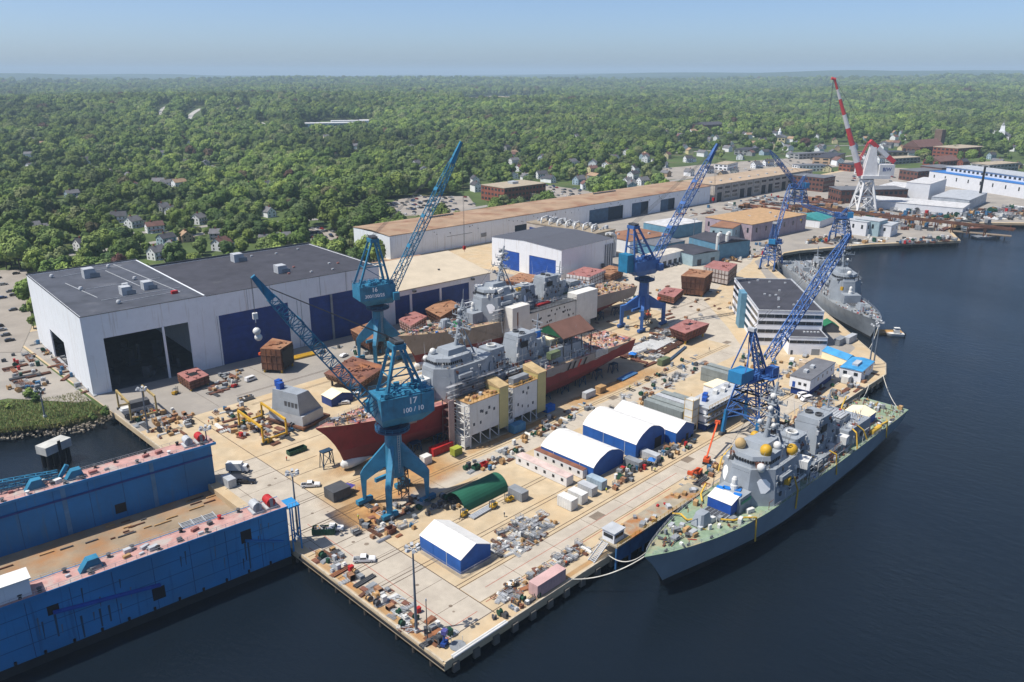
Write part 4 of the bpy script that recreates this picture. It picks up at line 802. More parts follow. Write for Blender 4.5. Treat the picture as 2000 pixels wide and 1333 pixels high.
# ------------------------------------------------------------------ cranes
def col_crane(label, c, heading, cm, txt, feet=(7.2, 6.3), zt=26., boom=((4.4, 31.2), (35.6, 75)), top=(-2.5, 50.), rear=-11.5, front=5., hh=(28., 36.), hook=30., cw=False, rear_leg=-9.0, name='portal_crane', hang=None, boxy=False):
    t = thing(name, label, 'crane', (*c, 4), rad(heading)); ih = -rad(heading)
    fx, fy = feet; ca, sa = math.cos(ih), math.sin(ih)
    for sx, sy in ((-1, -1), (-1, 1), (1, 1), (1, -1)):
        x, y = sx * fx, sy * fy; x, y = x * ca - y * sa, x * sa + y * ca; Rr = math.hypot(x, y); ux, uy = x / Rr, y / Rr
        prof = [(1.2, 20.2), (2.3, 20.2), (Rr - .3, 12.0), (Rr + .75, 10.2), (Rr + .35, 1.8), (Rr - .55, 1.8), (Rr - 1.0, 8.2), (2.8, 12.6), (1.2, 10.6)]
        if boxy: prof = [(1.2, 16.6), (3.2, 16.4), (Rr - 1.6, 12.0), (Rr + .8, 11.6), (Rr + .75, 1.8), (Rr - .75, 1.8), (Rr - .9, 8.8), (3.4, 9.8), (1.2, 9.4)]
        th = .8; A = [(ux * r - uy * th, uy * r + ux * th, z) for r, z in prof]; B = [(ux * r + uy * th, uy * r - ux * th, z) for r, z in prof]
        lg = MB().loft(A, B).build('leg', cm, t)
        b = MB().obox((x, y, 1.2), (5.4, 1.5, 1.3), ih); bo = b.build('bogie', cm, t); wm = MB()
        for k in (-2, -.7, .7, 2): wx, wy = x + k * ca, y + k * sa; wm.tube((wx + sa * .5, wy - ca * .5, .5), (wx - sa * .5, wy + ca * .5, .5), .5, 10)
        wm.build('wheel_set', DGREY, bo)
    MB().tube((0, 0, 9.6), (0, 0, 19), 3.3 if boxy else 2.7, 20, 2.55).tube((0, 0, 18.9), (0, 0, zt - .6), 2.55, 20, 2.45).build('column', cm, t, smooth=False)
    m = MB(); lattice(m, (2.9 * ca, 2.9 * sa, 1), (2.9 * ca, 2.9 * sa, 13), 2.4, 2.4, 2.4, 6, .12, .09); m.build('stair_tower', DGREY, t)
    MB().beam((-fx * ca, -fx * sa, 10.2), (fx * ca, fx * sa, 10.2), .9, 1.2).build('tie_beam', cm, t)
    MB().rev((0, 0, zt - 2.6), [(2.3, 0), (5.2, 1.2), (5.2, 1.7), (2.6, 2.0), (2.9, 2.7)], 20).build('turntable', mat('turntable_dark', S(40, 74, 110, 1.4), .6), t)
    m = MB()
    for i in range(16):
        a = i * math.pi / 8; b = a + math.pi / 8; m.beam((5.1 * math.cos(a), 5.1 * math.sin(a), zt - .9), (5.1 * math.cos(a), 5.1 * math.sin(a), zt + .2), .09)
        for zz in (zt + .2, zt - .3): m.beam((5.1 * math.cos(a), 5.1 * math.sin(a), zz), (5.1 * math.cos(b), 5.1 * math.sin(b), zz), .07)
    m.build('turntable_rail', cm, t)
    m = MB(); lx, ly = -2.6 * sa, 2.6 * ca
    for s_ in (-1, 1):
        px_, py_ = s_ * 2.6 * sa, -s_ * 2.6 * ca
        for k in (-.35, .35): m.beam((px_ + k * ca, py_ + k * sa, 11), (px_ + k * ca, py_ + k * sa, zt - 2.6), .1)
        for i in range(16): z_ = 11.4 + i * (zt - 14.4) / 15; m.beam((px_ - .35 * ca, py_ - .35 * sa, z_), (px_ + .35 * ca, py_ + .35 * sa, z_), .07)
    m.build('ladder', LGREY, t)
    # house
    z0, z1 = hh; w = 4.9
    MB().fr([(rear, -w), (front, -w), (front, w), (rear, w)], z0 + 1.8, [(rear, -w), (front, -w), (front, w), (rear, w)], z1).build('machine_house', cm, t)
    MB().fr([(rear + 3.5, -w + 1.6), (front - 1, -w + 1.6), (front - 1, w - 1.6), (rear + 3.5, w - 1.6)], z0 - 1.0, [(rear, -w), (front, -w), (front, w), (rear, w)], z0 + 1.78).build('house_base', cm, t)
    if cw: MB().box(rear - 4.5, rear - .02, -3.2, 3.2, z0 + 1.6, z1 + 4).build('counterweight', mat('counterweight_blue', S(40, 128, 170, 1.35), .5), t)
    MB().box(front - 1.8, front + .9, -w - 2.2, -w - .02, z0 + 1, z0 + 4.4).build('cabin', cm, t); MB().box(front + .5, front + .95, -w - 2, -w - .3, z0 + 2.2, z0 + 4).build('cabin_window', GLASS, t)
    m = MB()
    for i in range(30): x = rnd.uniform(rear + 1, front - 1); y = rnd.uniform(-w + .8, w - .8); m.obox((x, y, z1 + rnd.uniform(.3, .9)), (rnd.uniform(.5, 2.4), rnd.uniform(.3, 1.2), rnd.uniform(.4, 1.6)), rnd.uniform(0, 3))
    m.build('house_machinery', [cm], t)['kind'] = 'stuff'
    m = MB()
    for s in (-1, 1):
        for i in range(9): x = rear + (front - rear) * i / 8; m.beam((x, s * w, z1), (x, s * w, z1 + 1.1), .09)
        m.beam((rear, s * w, z1 + 1.1), (front, s * w, z1 + 1.1), .09).beam((rear, s * w, z1 + .6), (front, s * w, z1 + .6), .07)
    for i in range(6): y = -w + 2 * w * i / 5; m.beam((rear, y, z1), (rear, y, z1 + 1.1), .09)
    m.beam((rear, -w, z1 + 1.1), (rear, w, z1 + 1.1), .09); m.build('guard_rail', cm, t)
    # A-frame
    tx, tz = top; af = MB()
    for s in (-1, 1):
        af.beam((front - 2.2, s * 3.6, z1), (tx + 1.4, s * 1.9, tz), .8, .9).beam((rear_leg, s * 3.6, z1), (tx - 1.2, s * 1.9, tz), .7, .8)
        k = .42; a = Vector((front - 2.2, s * 3.6, z1)).lerp(Vector((tx + 1.4, s * 1.9, tz)), k); b = Vector((rear_leg, s * 3.6, z1)).lerp(Vector((tx - 1.2, s * 1.9, tz)), k); af.beam(a, b, .35); af.beam((front - 2.2, s * 3.6, z1 + .5), b, .28)
    for k in (.42, .8):
        for xx, x1 in ((front - 2.2, tx + 1.4), (rear_leg, tx - 1.2)):
            p = [Vector((xx, s * 3.6, z1)).lerp(Vector((x1, s * 1.9, tz)), k) for s in (-1, 1)]; af.beam(p[0], p[1], .3)
    af.build('a_frame', cm, t)
    MB().box(tx - 2, tx + 2, -2.5, 2.5, tz - .6, tz + .9).build('a_frame_head', cm, t)
    m = MB()
    for s in (-1.8, -.6, .6, 1.8): m.tube((tx - 1.4, s, tz + 1.5), (tx + 1.4, s, tz + 1.5), .55, 10)
    m.build('sheave', DGREY, t)
    # boom
    f, q = boom; F = Vector((f[0], 0, f[1])); Q = Vector((q[0], 0, q[1])); d = (Q - F).normalized(); L = (Q - F).length
    m = MB(); lattice(m, F, F + d * (L * .86), 3.8, 3.1, 2.2, 22, .17, .09, .22); bo = m.build('boom', cm, t)
    n = Vector((-d.z, 0, d.x)); h0 = F + d * (L * .86); wd = 1.1
    MB().loft([h0 - n * 1.1 + Vector((0, k, 0)) for k in (-wd, wd)] + [h0 + n * 1.1 + Vector((0, k, 0)) for k in (wd, -wd)], [Q - n * .3 + Vector((0, k, 0)) for k in (-.5, .5)] + [Q + n * .9 + Vector((0, k, 0)) for k in (.5, -.5)]).build('boom_head', cm, bo)
    m = MB()
    for k in (.3, .5, .68):
        p = F + d * (L * k) + n * 1.7; m.obox(p, (1.6, 3.6, .25), 0, math.atan2(d.z, d.x))
    m.build('boom_platform', cm, bo)
    m = MB()
    for s in (-1.5, -.5, .5, 1.5): m.beam((tx, s, tz + 1.8), Q - d * (L * .1) + n * 1.4 + Vector((0, s * .5, 0)), .09)
    m.build('luffing_rope', DGREY, t)
    hz_ = hook; m = MB()
    for s in (-.45, .45): m.beam(Q + Vector((.2, s, -.3)), Q + Vector((.2, s * .8, -(Q.z - hz_))), .08)
    m.build('hoist_rope', DGREY, t)
    hk = MB().box(Q.x - .4, Q.x + .8, -.5, .5, hz_ - 1.6, hz_).tube((Q.x + .2, 0, hz_ - 1.6), (Q.x + .2, 0, hz_ - 2.6), .12, 6).build('hook_block', hang or RED, t)
    if txt:
        for s in (-1, 1):
            text(txt[0], 2.7, LETTER, t, ((rear + front) / 2 - 1.5, s * (w + .03), (z0 + z1) / 2 + 2.3), (rad(90), 0, 0 if s < 0 else rad(180)))
            text(txt[1], 2.0, LETTER, t, ((rear + front) / 2 - 1.5, s * (w + .03), (z0 + z1) / 2 - .4), (rad(90), 0, 0 if s < 0 else rad(180)))
    return t
k17 = col_crane('teal blue portal crane numbered 17 100 / 10 beside the red bow', (34, 63.6), 165.0, TEAL, ('17', '100 / 10'), hook=65.5, hang=PIPEW)
w_ = 35.8
bl = thing('test_weight', 'pair of white round weights hanging from crane 17 hook', 'weight', (34 + math.cos(rad(165)) * w_, 63.6 + math.sin(rad(165)) * w_, 4 + 60.6))
MB().ball((0, 0, 0), 1.0, 12, 8).build('ball', PIPEW, bl, smooth=True); MB().ball((.35, .1, -1.75), 1.0, 12, 8).build('ball', PIPEW, bl, smooth=True); MB().tube((0, 0, .9), (0, 0, 2.3), .1).build('sling', DGREY, bl)
col_crane('teal blue portal crane numbered 16 300/150/25 in front of navy doors', (107, 171), -15.0, TEAL, ('16', '300/150/25'), boom=((6.4, 31), (43.6, 94.9)), top=(-.5, 55.2), hook=48, front=7.0, rear=-9.5)
col_crane('deeper blue portal crane with rear counterweight near brown hull modules', (233, 116.8), -10.0, BLUE, None, feet=(9.4, 6.3), boom=((4, 31.5), (47, 89.2)), top=(-9.5, 52.4), rear=-11, hh=(29, 35.5), cw=True, hook=62, rear_leg=-11, boxy=True)
# lattice portal cranes
def lat_crane(label, c, heading, cm, gauge=(8, 6.5), zp=21., boom=((7, 27), (56, 65.5)), top=(-5.4, 40.4), rear=-14.5, hook=45., k=1., lowcol=None):
    t = thing('lattice_crane', label, 'crane', (*c, 4), rad(heading)); ih = -rad(heading); ca, sa = math.cos(ih), math.sin(ih); rot = lambda x, y, z: (x * ca - y * sa, x * sa + y * ca, z)
    gx, gy = gauge; P0 = [(-gx, -gy), (gx, -gy), (gx, gy), (-gx, gy)]; zm = zp * .45
    for x, y in P0:
        MB().beam(rot(x, y, .9), rot(x * .9, y * .95, zm), 1.1 * k, 1.1 * k).build('leg', lowcol or cm, t); MB().obox(rot(x, y, .55), (4 * k, 1.1, 1.0), ih).build('bogie', DGREY, t)
    m = MB(); A = [Vector(rot(x * .9, y * .95, zm)) for x, y in P0]; B = [Vector(rot(x * .5, y * .7, zp)) for x, y in P0]; Q1 = [a.lerp(b, .33) for a, b in zip(A, B)]; Mi = [a.lerp(b, .66) for a, b in zip(A, B)]
    for U, V in ((A, Q1), (Q1, Mi), (Mi, B)):
        for i in range(4):
            j = (i + 1) % 4; m.beam(U[i], V[i], .5 * k).beam(U[i], U[j], .4 * k).beam(U[i], V[j], .28 * k).beam(U[j], V[i], .28 * k).beam(V[i], V[j], .4 * k)
    for i in range(4): j = (i + 1) % 4; m.beam(A[i].lerp(A[j], .5), A[i] + Vector((0, 0, -3)), .28 * k).beam(A[i].lerp(A[j], .5), A[j] + Vector((0, 0, -3)), .28 * k)
    [m.beam(U[i].lerp(U[(i + 1) % 4], .5), V[i].lerp(V[(i + 1) % 4], .5), .22 * k) for U, V in ((A, Q1), (Q1, Mi), (Mi, B)) for i in range(4)]; [lattice(m, rot(x * .9, y * .95, zm), rot(x * .2, y * .2, zp), 1.0 * k, 1.0 * k, .8 * k, 6, .1, .06) for x, y in P0[:2]]; m.beam(A[0], A[2], .3 * k).beam(A[1], A[3], .3 * k); m.build('portal_tower', cm, t)
    MB().rev((0, 0, zp), [(3.4 * k, 0), (3.4 * k, .9), (2.6 * k, 1)], 16).build('turntable', DGREY, t)
    MB().box(rear * .6, 5 * k, -3.4 * k, 3.4 * k, zp + 1, zp + 1.7).build('deck_frame', cm, t)
    MB().box(rear * .92, rear * .42, -2.7 * k, 2.7 * k, zp + 1.75, zp + 5.8 * k).build('machine_house', mat('house_blue', S(46, 136, 190, 1.35), .5, var=.08), t)
    MB().box(1.5 * k, 5.6 * k, -5.6 * k, -2.6 * k, zp + 1.75, zp + 4.8 * k).build('cabin', cm, t); MB().box(5.62 * k, 5.7 * k, -5.3 * k, -2.9 * k, zp + 2.6, zp + 4.4 * k).build('cabin_window', GLASS, t)
    m = MB()
    for x in (0, 2.4, 4.8, 7): m.beam((x * k, -6.6 * k, zp + 1.5), (x * k, -6.6 * k, zp + 2.7), .09)
    m.beam((0, -6.6 * k, zp + 2.7), (7 * k, -6.6 * k, zp + 2.7), .09).box(-1, 7 * k, -6.7 * k, -3.4 * k - .02, zp + 1.2, zp + 1.4); m.build('walkway', cm, t)
    tx, tz = top; m = MB()
    for s in (-1, 1): m.beam((3.4 * k, s * 2.6 * k, zp + 1.7), (tx, s * .9, tz), .5 * k).beam((rear * .8, s * 2.8 * k, zp + 6 * k), (tx, s * .9, tz), .36 * k).beam((-1, s * 2.7 * k, zp + 1.7), (tx + .2, s, tz - 3), .3 * k)
    [m.obox((Rm.uniform(rear * .4, 4), Rm.uniform(-3, 3), zp + 1.7 + Rm.uniform(.2, 1)), (Rm.uniform(.5, 2), Rm.uniform(.4, 1.4), Rm.uniform(.5, 1.8)), 0) for Rm in [random.Random(8)] for _ in range(18)]; lattice(m, (2.4 * k, 0, zp + 1.7), (tx, 0, tz), 2.6 * k, 2 * k, 1.2, 7, .14, .09); m.build('a_frame', cm, t)
    MB().box(tx - .9, tx + .9, -1.3, 1.3, tz - .4, tz + .8).build('a_frame_head', LGREY, t)
    f, q = boom; F = Vector((f[0], 0, f[1])); Q = Vector((q[0], 0, q[1])); m = MB(); lattice(m, F, Q, 2.6 * k, 2.9 * k, .9, 18, .17 * k, .1 * k, .2); m.build('boom', cm, t)
    m = MB()
    for s in (-.5, .5): m.beam((tx, s, tz + .6), Q + Vector((0, s, 0)), .08)
    m.build('luffing_rope', DGREY, t)
    m = MB()
    for s in (-.3, .3): m.beam(Q + Vector((0, s, 0)), (Q.x, s, hook), .07)
    m.build('hoist_rope', DGREY, t); MB().box(Q.x - .4, Q.x + .4, -.5, .5, hook - 1.4, hook).build('hook_block', YEL, t)
    return t
lat_crane('blue lattice portal crane on rails beside the moored green decked warship', (155, 12.2), -4.0, BLUE, lowcol=mat('leg_blue', S(46, 128, 186, 1.35), .5))
lat_crane('small blue lattice crane on the quay next to finished grey warship', (397, 131), 15.0, BLUE, gauge=(5.5, 5), zp=16, boom=((4, 20), (34, 52)), top=(-2, 31), rear=-6, hook=40, k=.8)
lat_crane('blue lattice crane tower behind the far warship mast', (520, 138), 120.0, BLUE, gauge=(6, 6), zp=17, boom=((4, 20), (30, 27)), top=(-3, 26), rear=-8, hook=16, k=1.0)
lat_crane('distant blue lattice crane among rusty scrap piles', (640, 231), 150.0, BLUE, gauge=(7, 7), zp=19, boom=((5, 25), (36, 56)), top=(-4, 32), rear=-9, hook=46, k=1.1)
# red and white crane
t = thing('tower_crane', 'tall red and white striped luffing crane on white portal legs', 'crane', (682, 186, 4), rad(135))
CW_ = mat('crane_white', S(226, 226, 226, 1.2), .5, var=.05); CR_ = mat('crane_red', S(214, 74, 78, 1.25), .5, var=.06)
for sx in (-1, 1):
    for sy in (-1, 1):
        MB().beam((sx * 9, sy * 9, 0), (sx * 4.2, sy * 4.2, 27), 1.8, 1.8).build('leg', CW_, t)
m = MB()
for (a, b) in (((-1, -1), (1, -1)), ((1, -1), (1, 1)), ((1, 1), (-1, 1)), ((-1, 1), (-1, -1))):
    f = lambda s, z: (s[0] * (9 - 4.8 * z / 27), s[1] * (9 - 4.8 * z / 27), z); m.beam(f(a, 1), f(b, 13), .8).beam(f(b, 1), f(a, 13), .8).beam(f(a, 13), f(b, 13), .9).beam(f(a, 13), f(b, 26), .7).beam(f(b, 13), f(a, 26), .7)
m.build('bracing', CW_, t)
MB().rev((0, 0, 27), [(6.4, 0), (6.4, 2.2), (5, 2.4)], 20).build('turntable', CW_, t)
MB().box(-19, 7, -6.5, 6.5, 30, 33).build('slew_deck', CW_, t); MB().box(-22, -8, -6, 6, 33.02, 43).build('machine_house', CW_, t)
MB().loft([(-8, -4.5, 33), (6, -4.5, 33), (6, 4.5, 33), (-8, 4.5, 33)], [(-3.6, -1.8, 62), (.6, -1.8, 62), (.6, 1.8, 62), (-3.6, 1.8, 62)]).build('pylon', CW_, t)
F = Vector((6.5, 0, 33)); Q = Vector((42, 0, 118.5)); nseg = [(0, .14, CR_), (.14, .32, CW_), (.32, .5, CR_), (.5, .64, CW_), (.64, .8, CR_), (.8, .9, CW_), (.9, 1.0, CR_)]
bt = MB().tube(F, F.lerp(Q, .02), 3.0, 10).build('boom', CW_, t)
for a, b, mm in nseg:
    ra = 3.2 - 2.3 * a; rb = 3.2 - 2.3 * b; MB().tube(F.lerp(Q, a), F.lerp(Q, b), ra, 10, rb).build('boom_section', mm, bt)
A_ = Vector((2, 0, 64)); B_ = Vector((-23, 0, 45))
for a, b, mm in ((0, .3, CR_), (.3, .72, CW_), (.72, 1, CR_)): MB().beam(A_.lerp(B_, a), A_.lerp(B_, b), 4.2, 3.8).build('counter_arm', mm, t)
MB().beam((3, -1.5, 63.5), (10.5, -1.5, 44), .7).beam((3, 1.5, 63.5), (10.5, 1.5, 44), .7).build('link_bar', CR_, t)
m = MB()
for s in (-.8, .8): m.beam(Q + Vector((1, s, 0)), (43, s, 62), .25)
m.build('hoist_rope', DGREY, t); MB().beam(Q, (0, 0, 64), .2).build('stay_rope', DGREY, t); MB().tube(Q - Vector((1, 0, 0)), Q + Vector((3, 0, 1)), 1.2, 8).build('boom_head', CR_, t)
text('BIW', 4.5, mat('crane_navy', S(50, 70, 130), .5), t, (-15, 6.04, 38.6), (rad(90), 0, rad(180)))
# ------------------------------------------------------------------ floating dry dock
DOCKB = mat('dock_blue', S(48, 138, 198, 1.18), .65, var=.12, scale=.06, c2=S(62, 126, 170, 1.2), lo=.45, hi=.7, streak=S(40, 98, 142, 1.25))
DOCKD = mat('dock_blue_inner', S(36, 124, 186, 1.2), .55, var=.12, scale=.08, c2=S(44, 104, 150, 1.2), streak=S(70, 120, 156, 1.3))
DOCKF = mat('dock_floor', S(168, 150, 126, 1.4), .85, var=.14, scale=.12, c2=S(178, 128, 82, 1.4), lo=.5, hi=.68)
t = thing('floating_dry_dock', 'blue floating dry dock with two high wing walls and rusty floor', 'dry dock', (-2.4, 63.2, 0), rad(-5)); dock = t
XL = -170
MB().box(XL, 0, 0, 57.6, -3, 2.0).build('pontoon', BOOT, t); MB().box(XL, -.2, 6.02, 51.4, 2.0, 2.06).build('floor', DOCKF, t)
MB().box(XL, 0, -.05, 6, 2.4, 17.6).build('wing_wall', DOCKB, t); MB().box(XL, 0, -.1, 6, 2.02, 2.4).build('boot_band', BOOT, t)
MB().box(XL, -1.2, 51.4, 57.5, 2.06, 17.6).build('wing_wall', DOCKD, t)
TOPP = mat('dock_top_pink', S(206, 160, 152, 1.35), .8, var=.12, scale=.4, c2=S(190, 180, 172, 1.35), lo=.5, hi=.62)
for y0, y1 in ((-.3, 6.2), (51.0, 57.8)): MB().box(XL, .2, y0, y1, 17.6, 17.9).build('top_deck', TOPP, t)
for y0 in (-.42, 6.22, 50.8): MB().box(XL, .3, y0, y0 + .2, 17.2, 18.0).build('gunwale', DOCKB, t)
for y in (.0, 5.9, 51.3, 57.5):
    m = MB()
    for i in range(0, 46): x = -2 - i * 2.4; m.beam((x, y, 17.9), (x, y, 18.9), .07)
    m.beam((-2, y, 18.9), (-112, y, 18.9), .06).beam((-2, y, 18.4), (-112, y, 18.4), .05); m.build('guard_rail', LGREY, t)
for x, z in ((-9.6, 12.6), (-11.4, 12.6)): pass
for (x0, x1, z0, z1) in ((-13, -10.2, 11.6, 15.2), (-36, -33, 5, 8.4), (-58, -55.6, 11.6, 14)):
    MB().box(x0, x1, -.09, -.06, z0, z1).build('port_shade_panel', DARK, t)  # flat dark panels, the shade of wall recesses put into colour
SEAM = mat('plate_seam', S(34, 96, 142, 1.3), .6)
for z in (6.2, 10, 13.8): MB().box(XL, -.3, -.085, -.052, z, z + .12).build('plate_seam', SEAM, t)
for i in range(12): MB().box(-8 - i * 9, -7.86 - i * 9, -.082, -.052, 2.5, 17.2).build('plate_seam', SEAM, t)
for i in range(10): MB().box(-10 - i * 9, -9.86 - i * 9, 51.36, 51.395, 2.3, 17.2).build('plate_seam', SEAM, t)
for i in range(22): x = -4 - rnd.random() * 78; z = rnd.uniform(7, 16); h = rnd.uniform(1.5, 5); MB().fr([(x, -.072), (x + .12, -.072), (x + .12, -.056), (x, -.056)], z - h, [(x, -.072), (x + .4, -.072), (x + .4, -.056), (x, -.056)], z).build('rust_streak', mat('rust_streak2', S(84, 124, 150, 1.3), .8) if i % 3 else mat('rust_streak', S(56, 92, 116, 1.3), .8), t)
for i in range(16): MB().tube((-6 - i * 6, -.32, 2.6), (-6 - i * 6, -.32, 3.4), .3, 8).build('fender', TYRE, t)
RS = mat('rust_streak', S(60, 78, 84, 1.4), .8)
for x, z, h in ((-11.6, 11.5, 8), (-12.4, 11.5, 5), (-46, 8.6, 4.5), (-48, 8.6, 5), (-52, 8.6, 6), (-57, 11.5, 6)): MB().fr([(x, -.075), (x + .35, -.075), (x + .35, -.058), (x, -.058)], z - h, [(x, -.075), (x + .5, -.075), (x + .5, -.058), (x, -.058)], z).build('rust_streak', RS, t)
MB().beam((-34, -.7, 9.2), (-57, -.7, 12.4), 1.0, .5).build('gangway', NAVY2, t)  # sloped navy stripe drawn for the shadow of a gangway on the wall
MB().beam((-2, -.5, 8), (-12, -.5, 12.4), .9, .5).build('gangway', DOCKD, t)  # second sloped stripe, also drawn for the gangway shadow
for x in (-20, -44, -68): MB().box(x, x + 1.2, 51.3, 51.38, 2.1, 17).build('draft_strip', mat('strip_pale', S(90, 140, 180, 1.3), .6), t)
MB().box(XL, -1.2, 51.1, 51.38, 13.4, 13.9).build('rubbing_band', NAVY, t); MB().box(-31, -28, 51.3, 51.37, 4, 7).build('port_shade_panel', DARK, t)  # the small dark panel paints in the shade of a wall recess
MB().box(XL, -60, .7, 5.4, 17.92, 22).build('deck_house', WHITE2, t); MB().box(XL, -59.6, .4, 5.7, 22.02, 22.3).build('deck_house_roof', PIPEW, t)
# items on wing walls
def cap_(x, y, m_=DGREY): return MB().rev((x, y, 17.9), [(.55, 0), (.35, .4), (.6, 1.0), (.2, 1.1)], 8).build('bollard', m_, dock)
for i in range(16): cap_(-6 - i * 5.2 + rnd.uniform(-1, 1), rnd.choice((.9, 5.2)), rnd.choice((DARK, DGREY, RED)))
for i in range(16): cap_(-4 - i * 4.8 + rnd.uniform(-1, 1), rnd.choice((52, 56.6)), rnd.choice((DARK, DGREY, PIPEW)))
for y in (3, 54.4):
    for x in (-3.4, -7.2):
        u = MB().box(x - 1.5, x + 1.5, y - 1.9, y + 1.9, 17.92, 18.4).build('winch', LGREY, t); MB().tube((x, y - 1.6, 19.6), (x, y + 1.6, 19.6), 1.25, 14).build('drum', LGREY if x < -5 else RED, u); MB().box(x - .4, x + .4, y - 1.85, y - 1.6, 18.4, 21).build('side_frame', GREY, u)
for i in range(40):
    y = rnd.choice((2, 3, 4, 53.6, 55)); x = -11 - rnd.random() * 62; s = rnd.uniform(.4, 1.5)
    if y < 6 and x < -56: continue
    MB().obox((x, y + rnd.uniform(-1, 1), 17.92 + s * .4), (s * rnd.uniform(.8, 2.2), s, s * .8), rnd.uniform(0, .4)).build('deck_box', rnd.choice((LGREY, WOOD, PIPEW, GREY, PINK, DGREY)), t)
for x, y in ((-50, 3.2), (-42, 54), (-52, 54.6)):
    MB().exy([(x, 17.92), (x + 5.2, 17.92), (x + 4.4, 20.6), (x + 2, 20.6)], y - 1.2, y + 1.2).build('machinery_cover', TEAL, t)
m = MB(); lattice(m, (-43, 56, 19.6), (-80, 61, 21.4), 1.6, 1.8, .9, 14, .14, .09); m.build('crane_boom', TEAL, t); MB().beam((-43, 56, 18), (-40.4, 56, 21.6), 1).build('boom_foot', TEAL, t)
# items on dock floor (things that rest there)
dfr = xf(-2.4, 63.2, rad(-5))
def on_dock(name, label, cat, x, y, builder, mt, group=None):
    mb = MB(); builder(mb); o = mb.build(name, mt, None, dfr(x, y, 2.08), rad(-5)); return tag(o, label, cat, group)
def fbld(mb):
    for s in (-3, 3):
        for y in (-2.6, 2.6): mb.beam((s, y, 0), (s, y, 2.2), .3).beam((s - 1.5, y, .2), (s + 1.5, y, .2), .25)
        mb.beam((s, -2.6, 2.2), (s, 2.6, 2.2), .35).beam((s, -2.6, .4), (s, 2.6, 2.0), .2)
    for y in (-2.6, 2.6): mb.beam((-3, y, 2.2), (3, y, 2.2), .3)
on_dock('support_frame', 'blue steel staging frame standing on rusty dock floor', 'frame', -31, 27, fbld, mat('frame_blue', S(60, 110, 150, 1.35), .6))
def gbld(mb):
    for k in range(5): mb.beam((-5, k * .8, .3), (5, k * .8, .3), .25, .5)
    for k in range(4): mb.beam((-5 + k * 3.3, -.4, .7), (-5 + k * 3.3, 3.6, .7), .2)
on_dock('gangway_section', 'grey folded gangway lying on dock floor near pier end', 'gangway', -13, 33, gbld, LGREY); on_dock('gangway_section', 'pale blue gangway frame lying beside grey one on dock floor', 'gangway', -15, 27, gbld, mat('pale_blue_metal', S(150, 176, 196, 1.35), .6))
for k, (x, y, lb) in enumerate(((-47, 15.5, 'nearest the dock edge'), (-52, 16.5, 'in the middle of three'), (-57, 15.4, 'farthest from the pier'))):
    on_dock('timber_stack', 'low pinkish timber stack on dock floor, ' + lb, 'timber', x, y, lambda mb: [mb.box(-1.6, 1.6, -1 + j * .5, -.6 + j * .5, 0, .7 + .1 * (j % 2)) for j in range(4)], mat('pink_timber', S(206, 170, 148, 1.35), .8))
for k in range(3):
    def tb(mb):
        for j in range(3): mb.tube((-.5, 0, .3 + j * .45), (.5, 0, .3 + j * .45), .8, 10)
    on_dock('tyre_fender', 'black rubber fender roll at the foot of the far dock wall', 'fender', -66 - k * 2.2, 41 + (k % 2), tb, TYRE, 'fender rolls on dock floor')
for k in range(24):
    x = -4 - rnd.random() * 60; L = rnd.uniform(1, 5)
    on_dock('timber_baulk', 'loose timber baulk on the dock floor near the far wall', 'timber', x, rnd.uniform(40, 49), lambda mb: mb.box(-L / 2, L / 2, -.2, .2, 0, .35), rnd.choice((WOOD, DGREY, RUSTD)), 'timber baulks on dock floor')
# pier end gantry of the near wing wall
t = thing('access_tower', 'blue steel access frame joining dock wall to pier', 'tower', (-2.1, 62.4, 4), rad(-5))
m = MB()
for x in (.2, 2.6):
    for y in (0, 4.2): m.beam((x, y, 0), (x, y, 13.4), .35)
m.beam((.2, 0, 3), (2.6, 0, 7), .25).beam((2.6, 0, 3), (.2, 0, 7), .25).box(-.2, 3, -.4, 4.6, 13.4, 13.8); m.build('frame', DOCKB, t)
m = MB()
for k in range(4): m.beam((k * .95, -.3, 13.8), (k * .95, -.3, 14.9), .08)
m.beam((0, -.3, 14.9), (2.9, -.3, 14.9), .08); m.build('guard_rail', LGREY, t)
# mooring dolphin
g = at(112, 905, 0); t = thing('mooring_dolphin', 'white concrete mooring block on dark piles in the basin', 'dolphin', (g.x, g.y, 0), rad(20))
MB().box(-4.8, 4.8, -2.6, 2.6, 5.2, 8.2).build('cap', mat('dolphin_concrete', S(206, 206, 200, 1.3), .8, var=.1), t)
for x in (-3.6, -1.2, 1.2, 3.6): MB().tube((x, -1.4, -4), (x, -1.4, 5.2), .75, 10).tube((x, 1.4, -4), (x, 1.4, 5.2), .75, 10).build('pile', DARK, t)
MB().box(-.4, .6, -2.9, -2.62, 1, 9).build('fender', DARK, t)
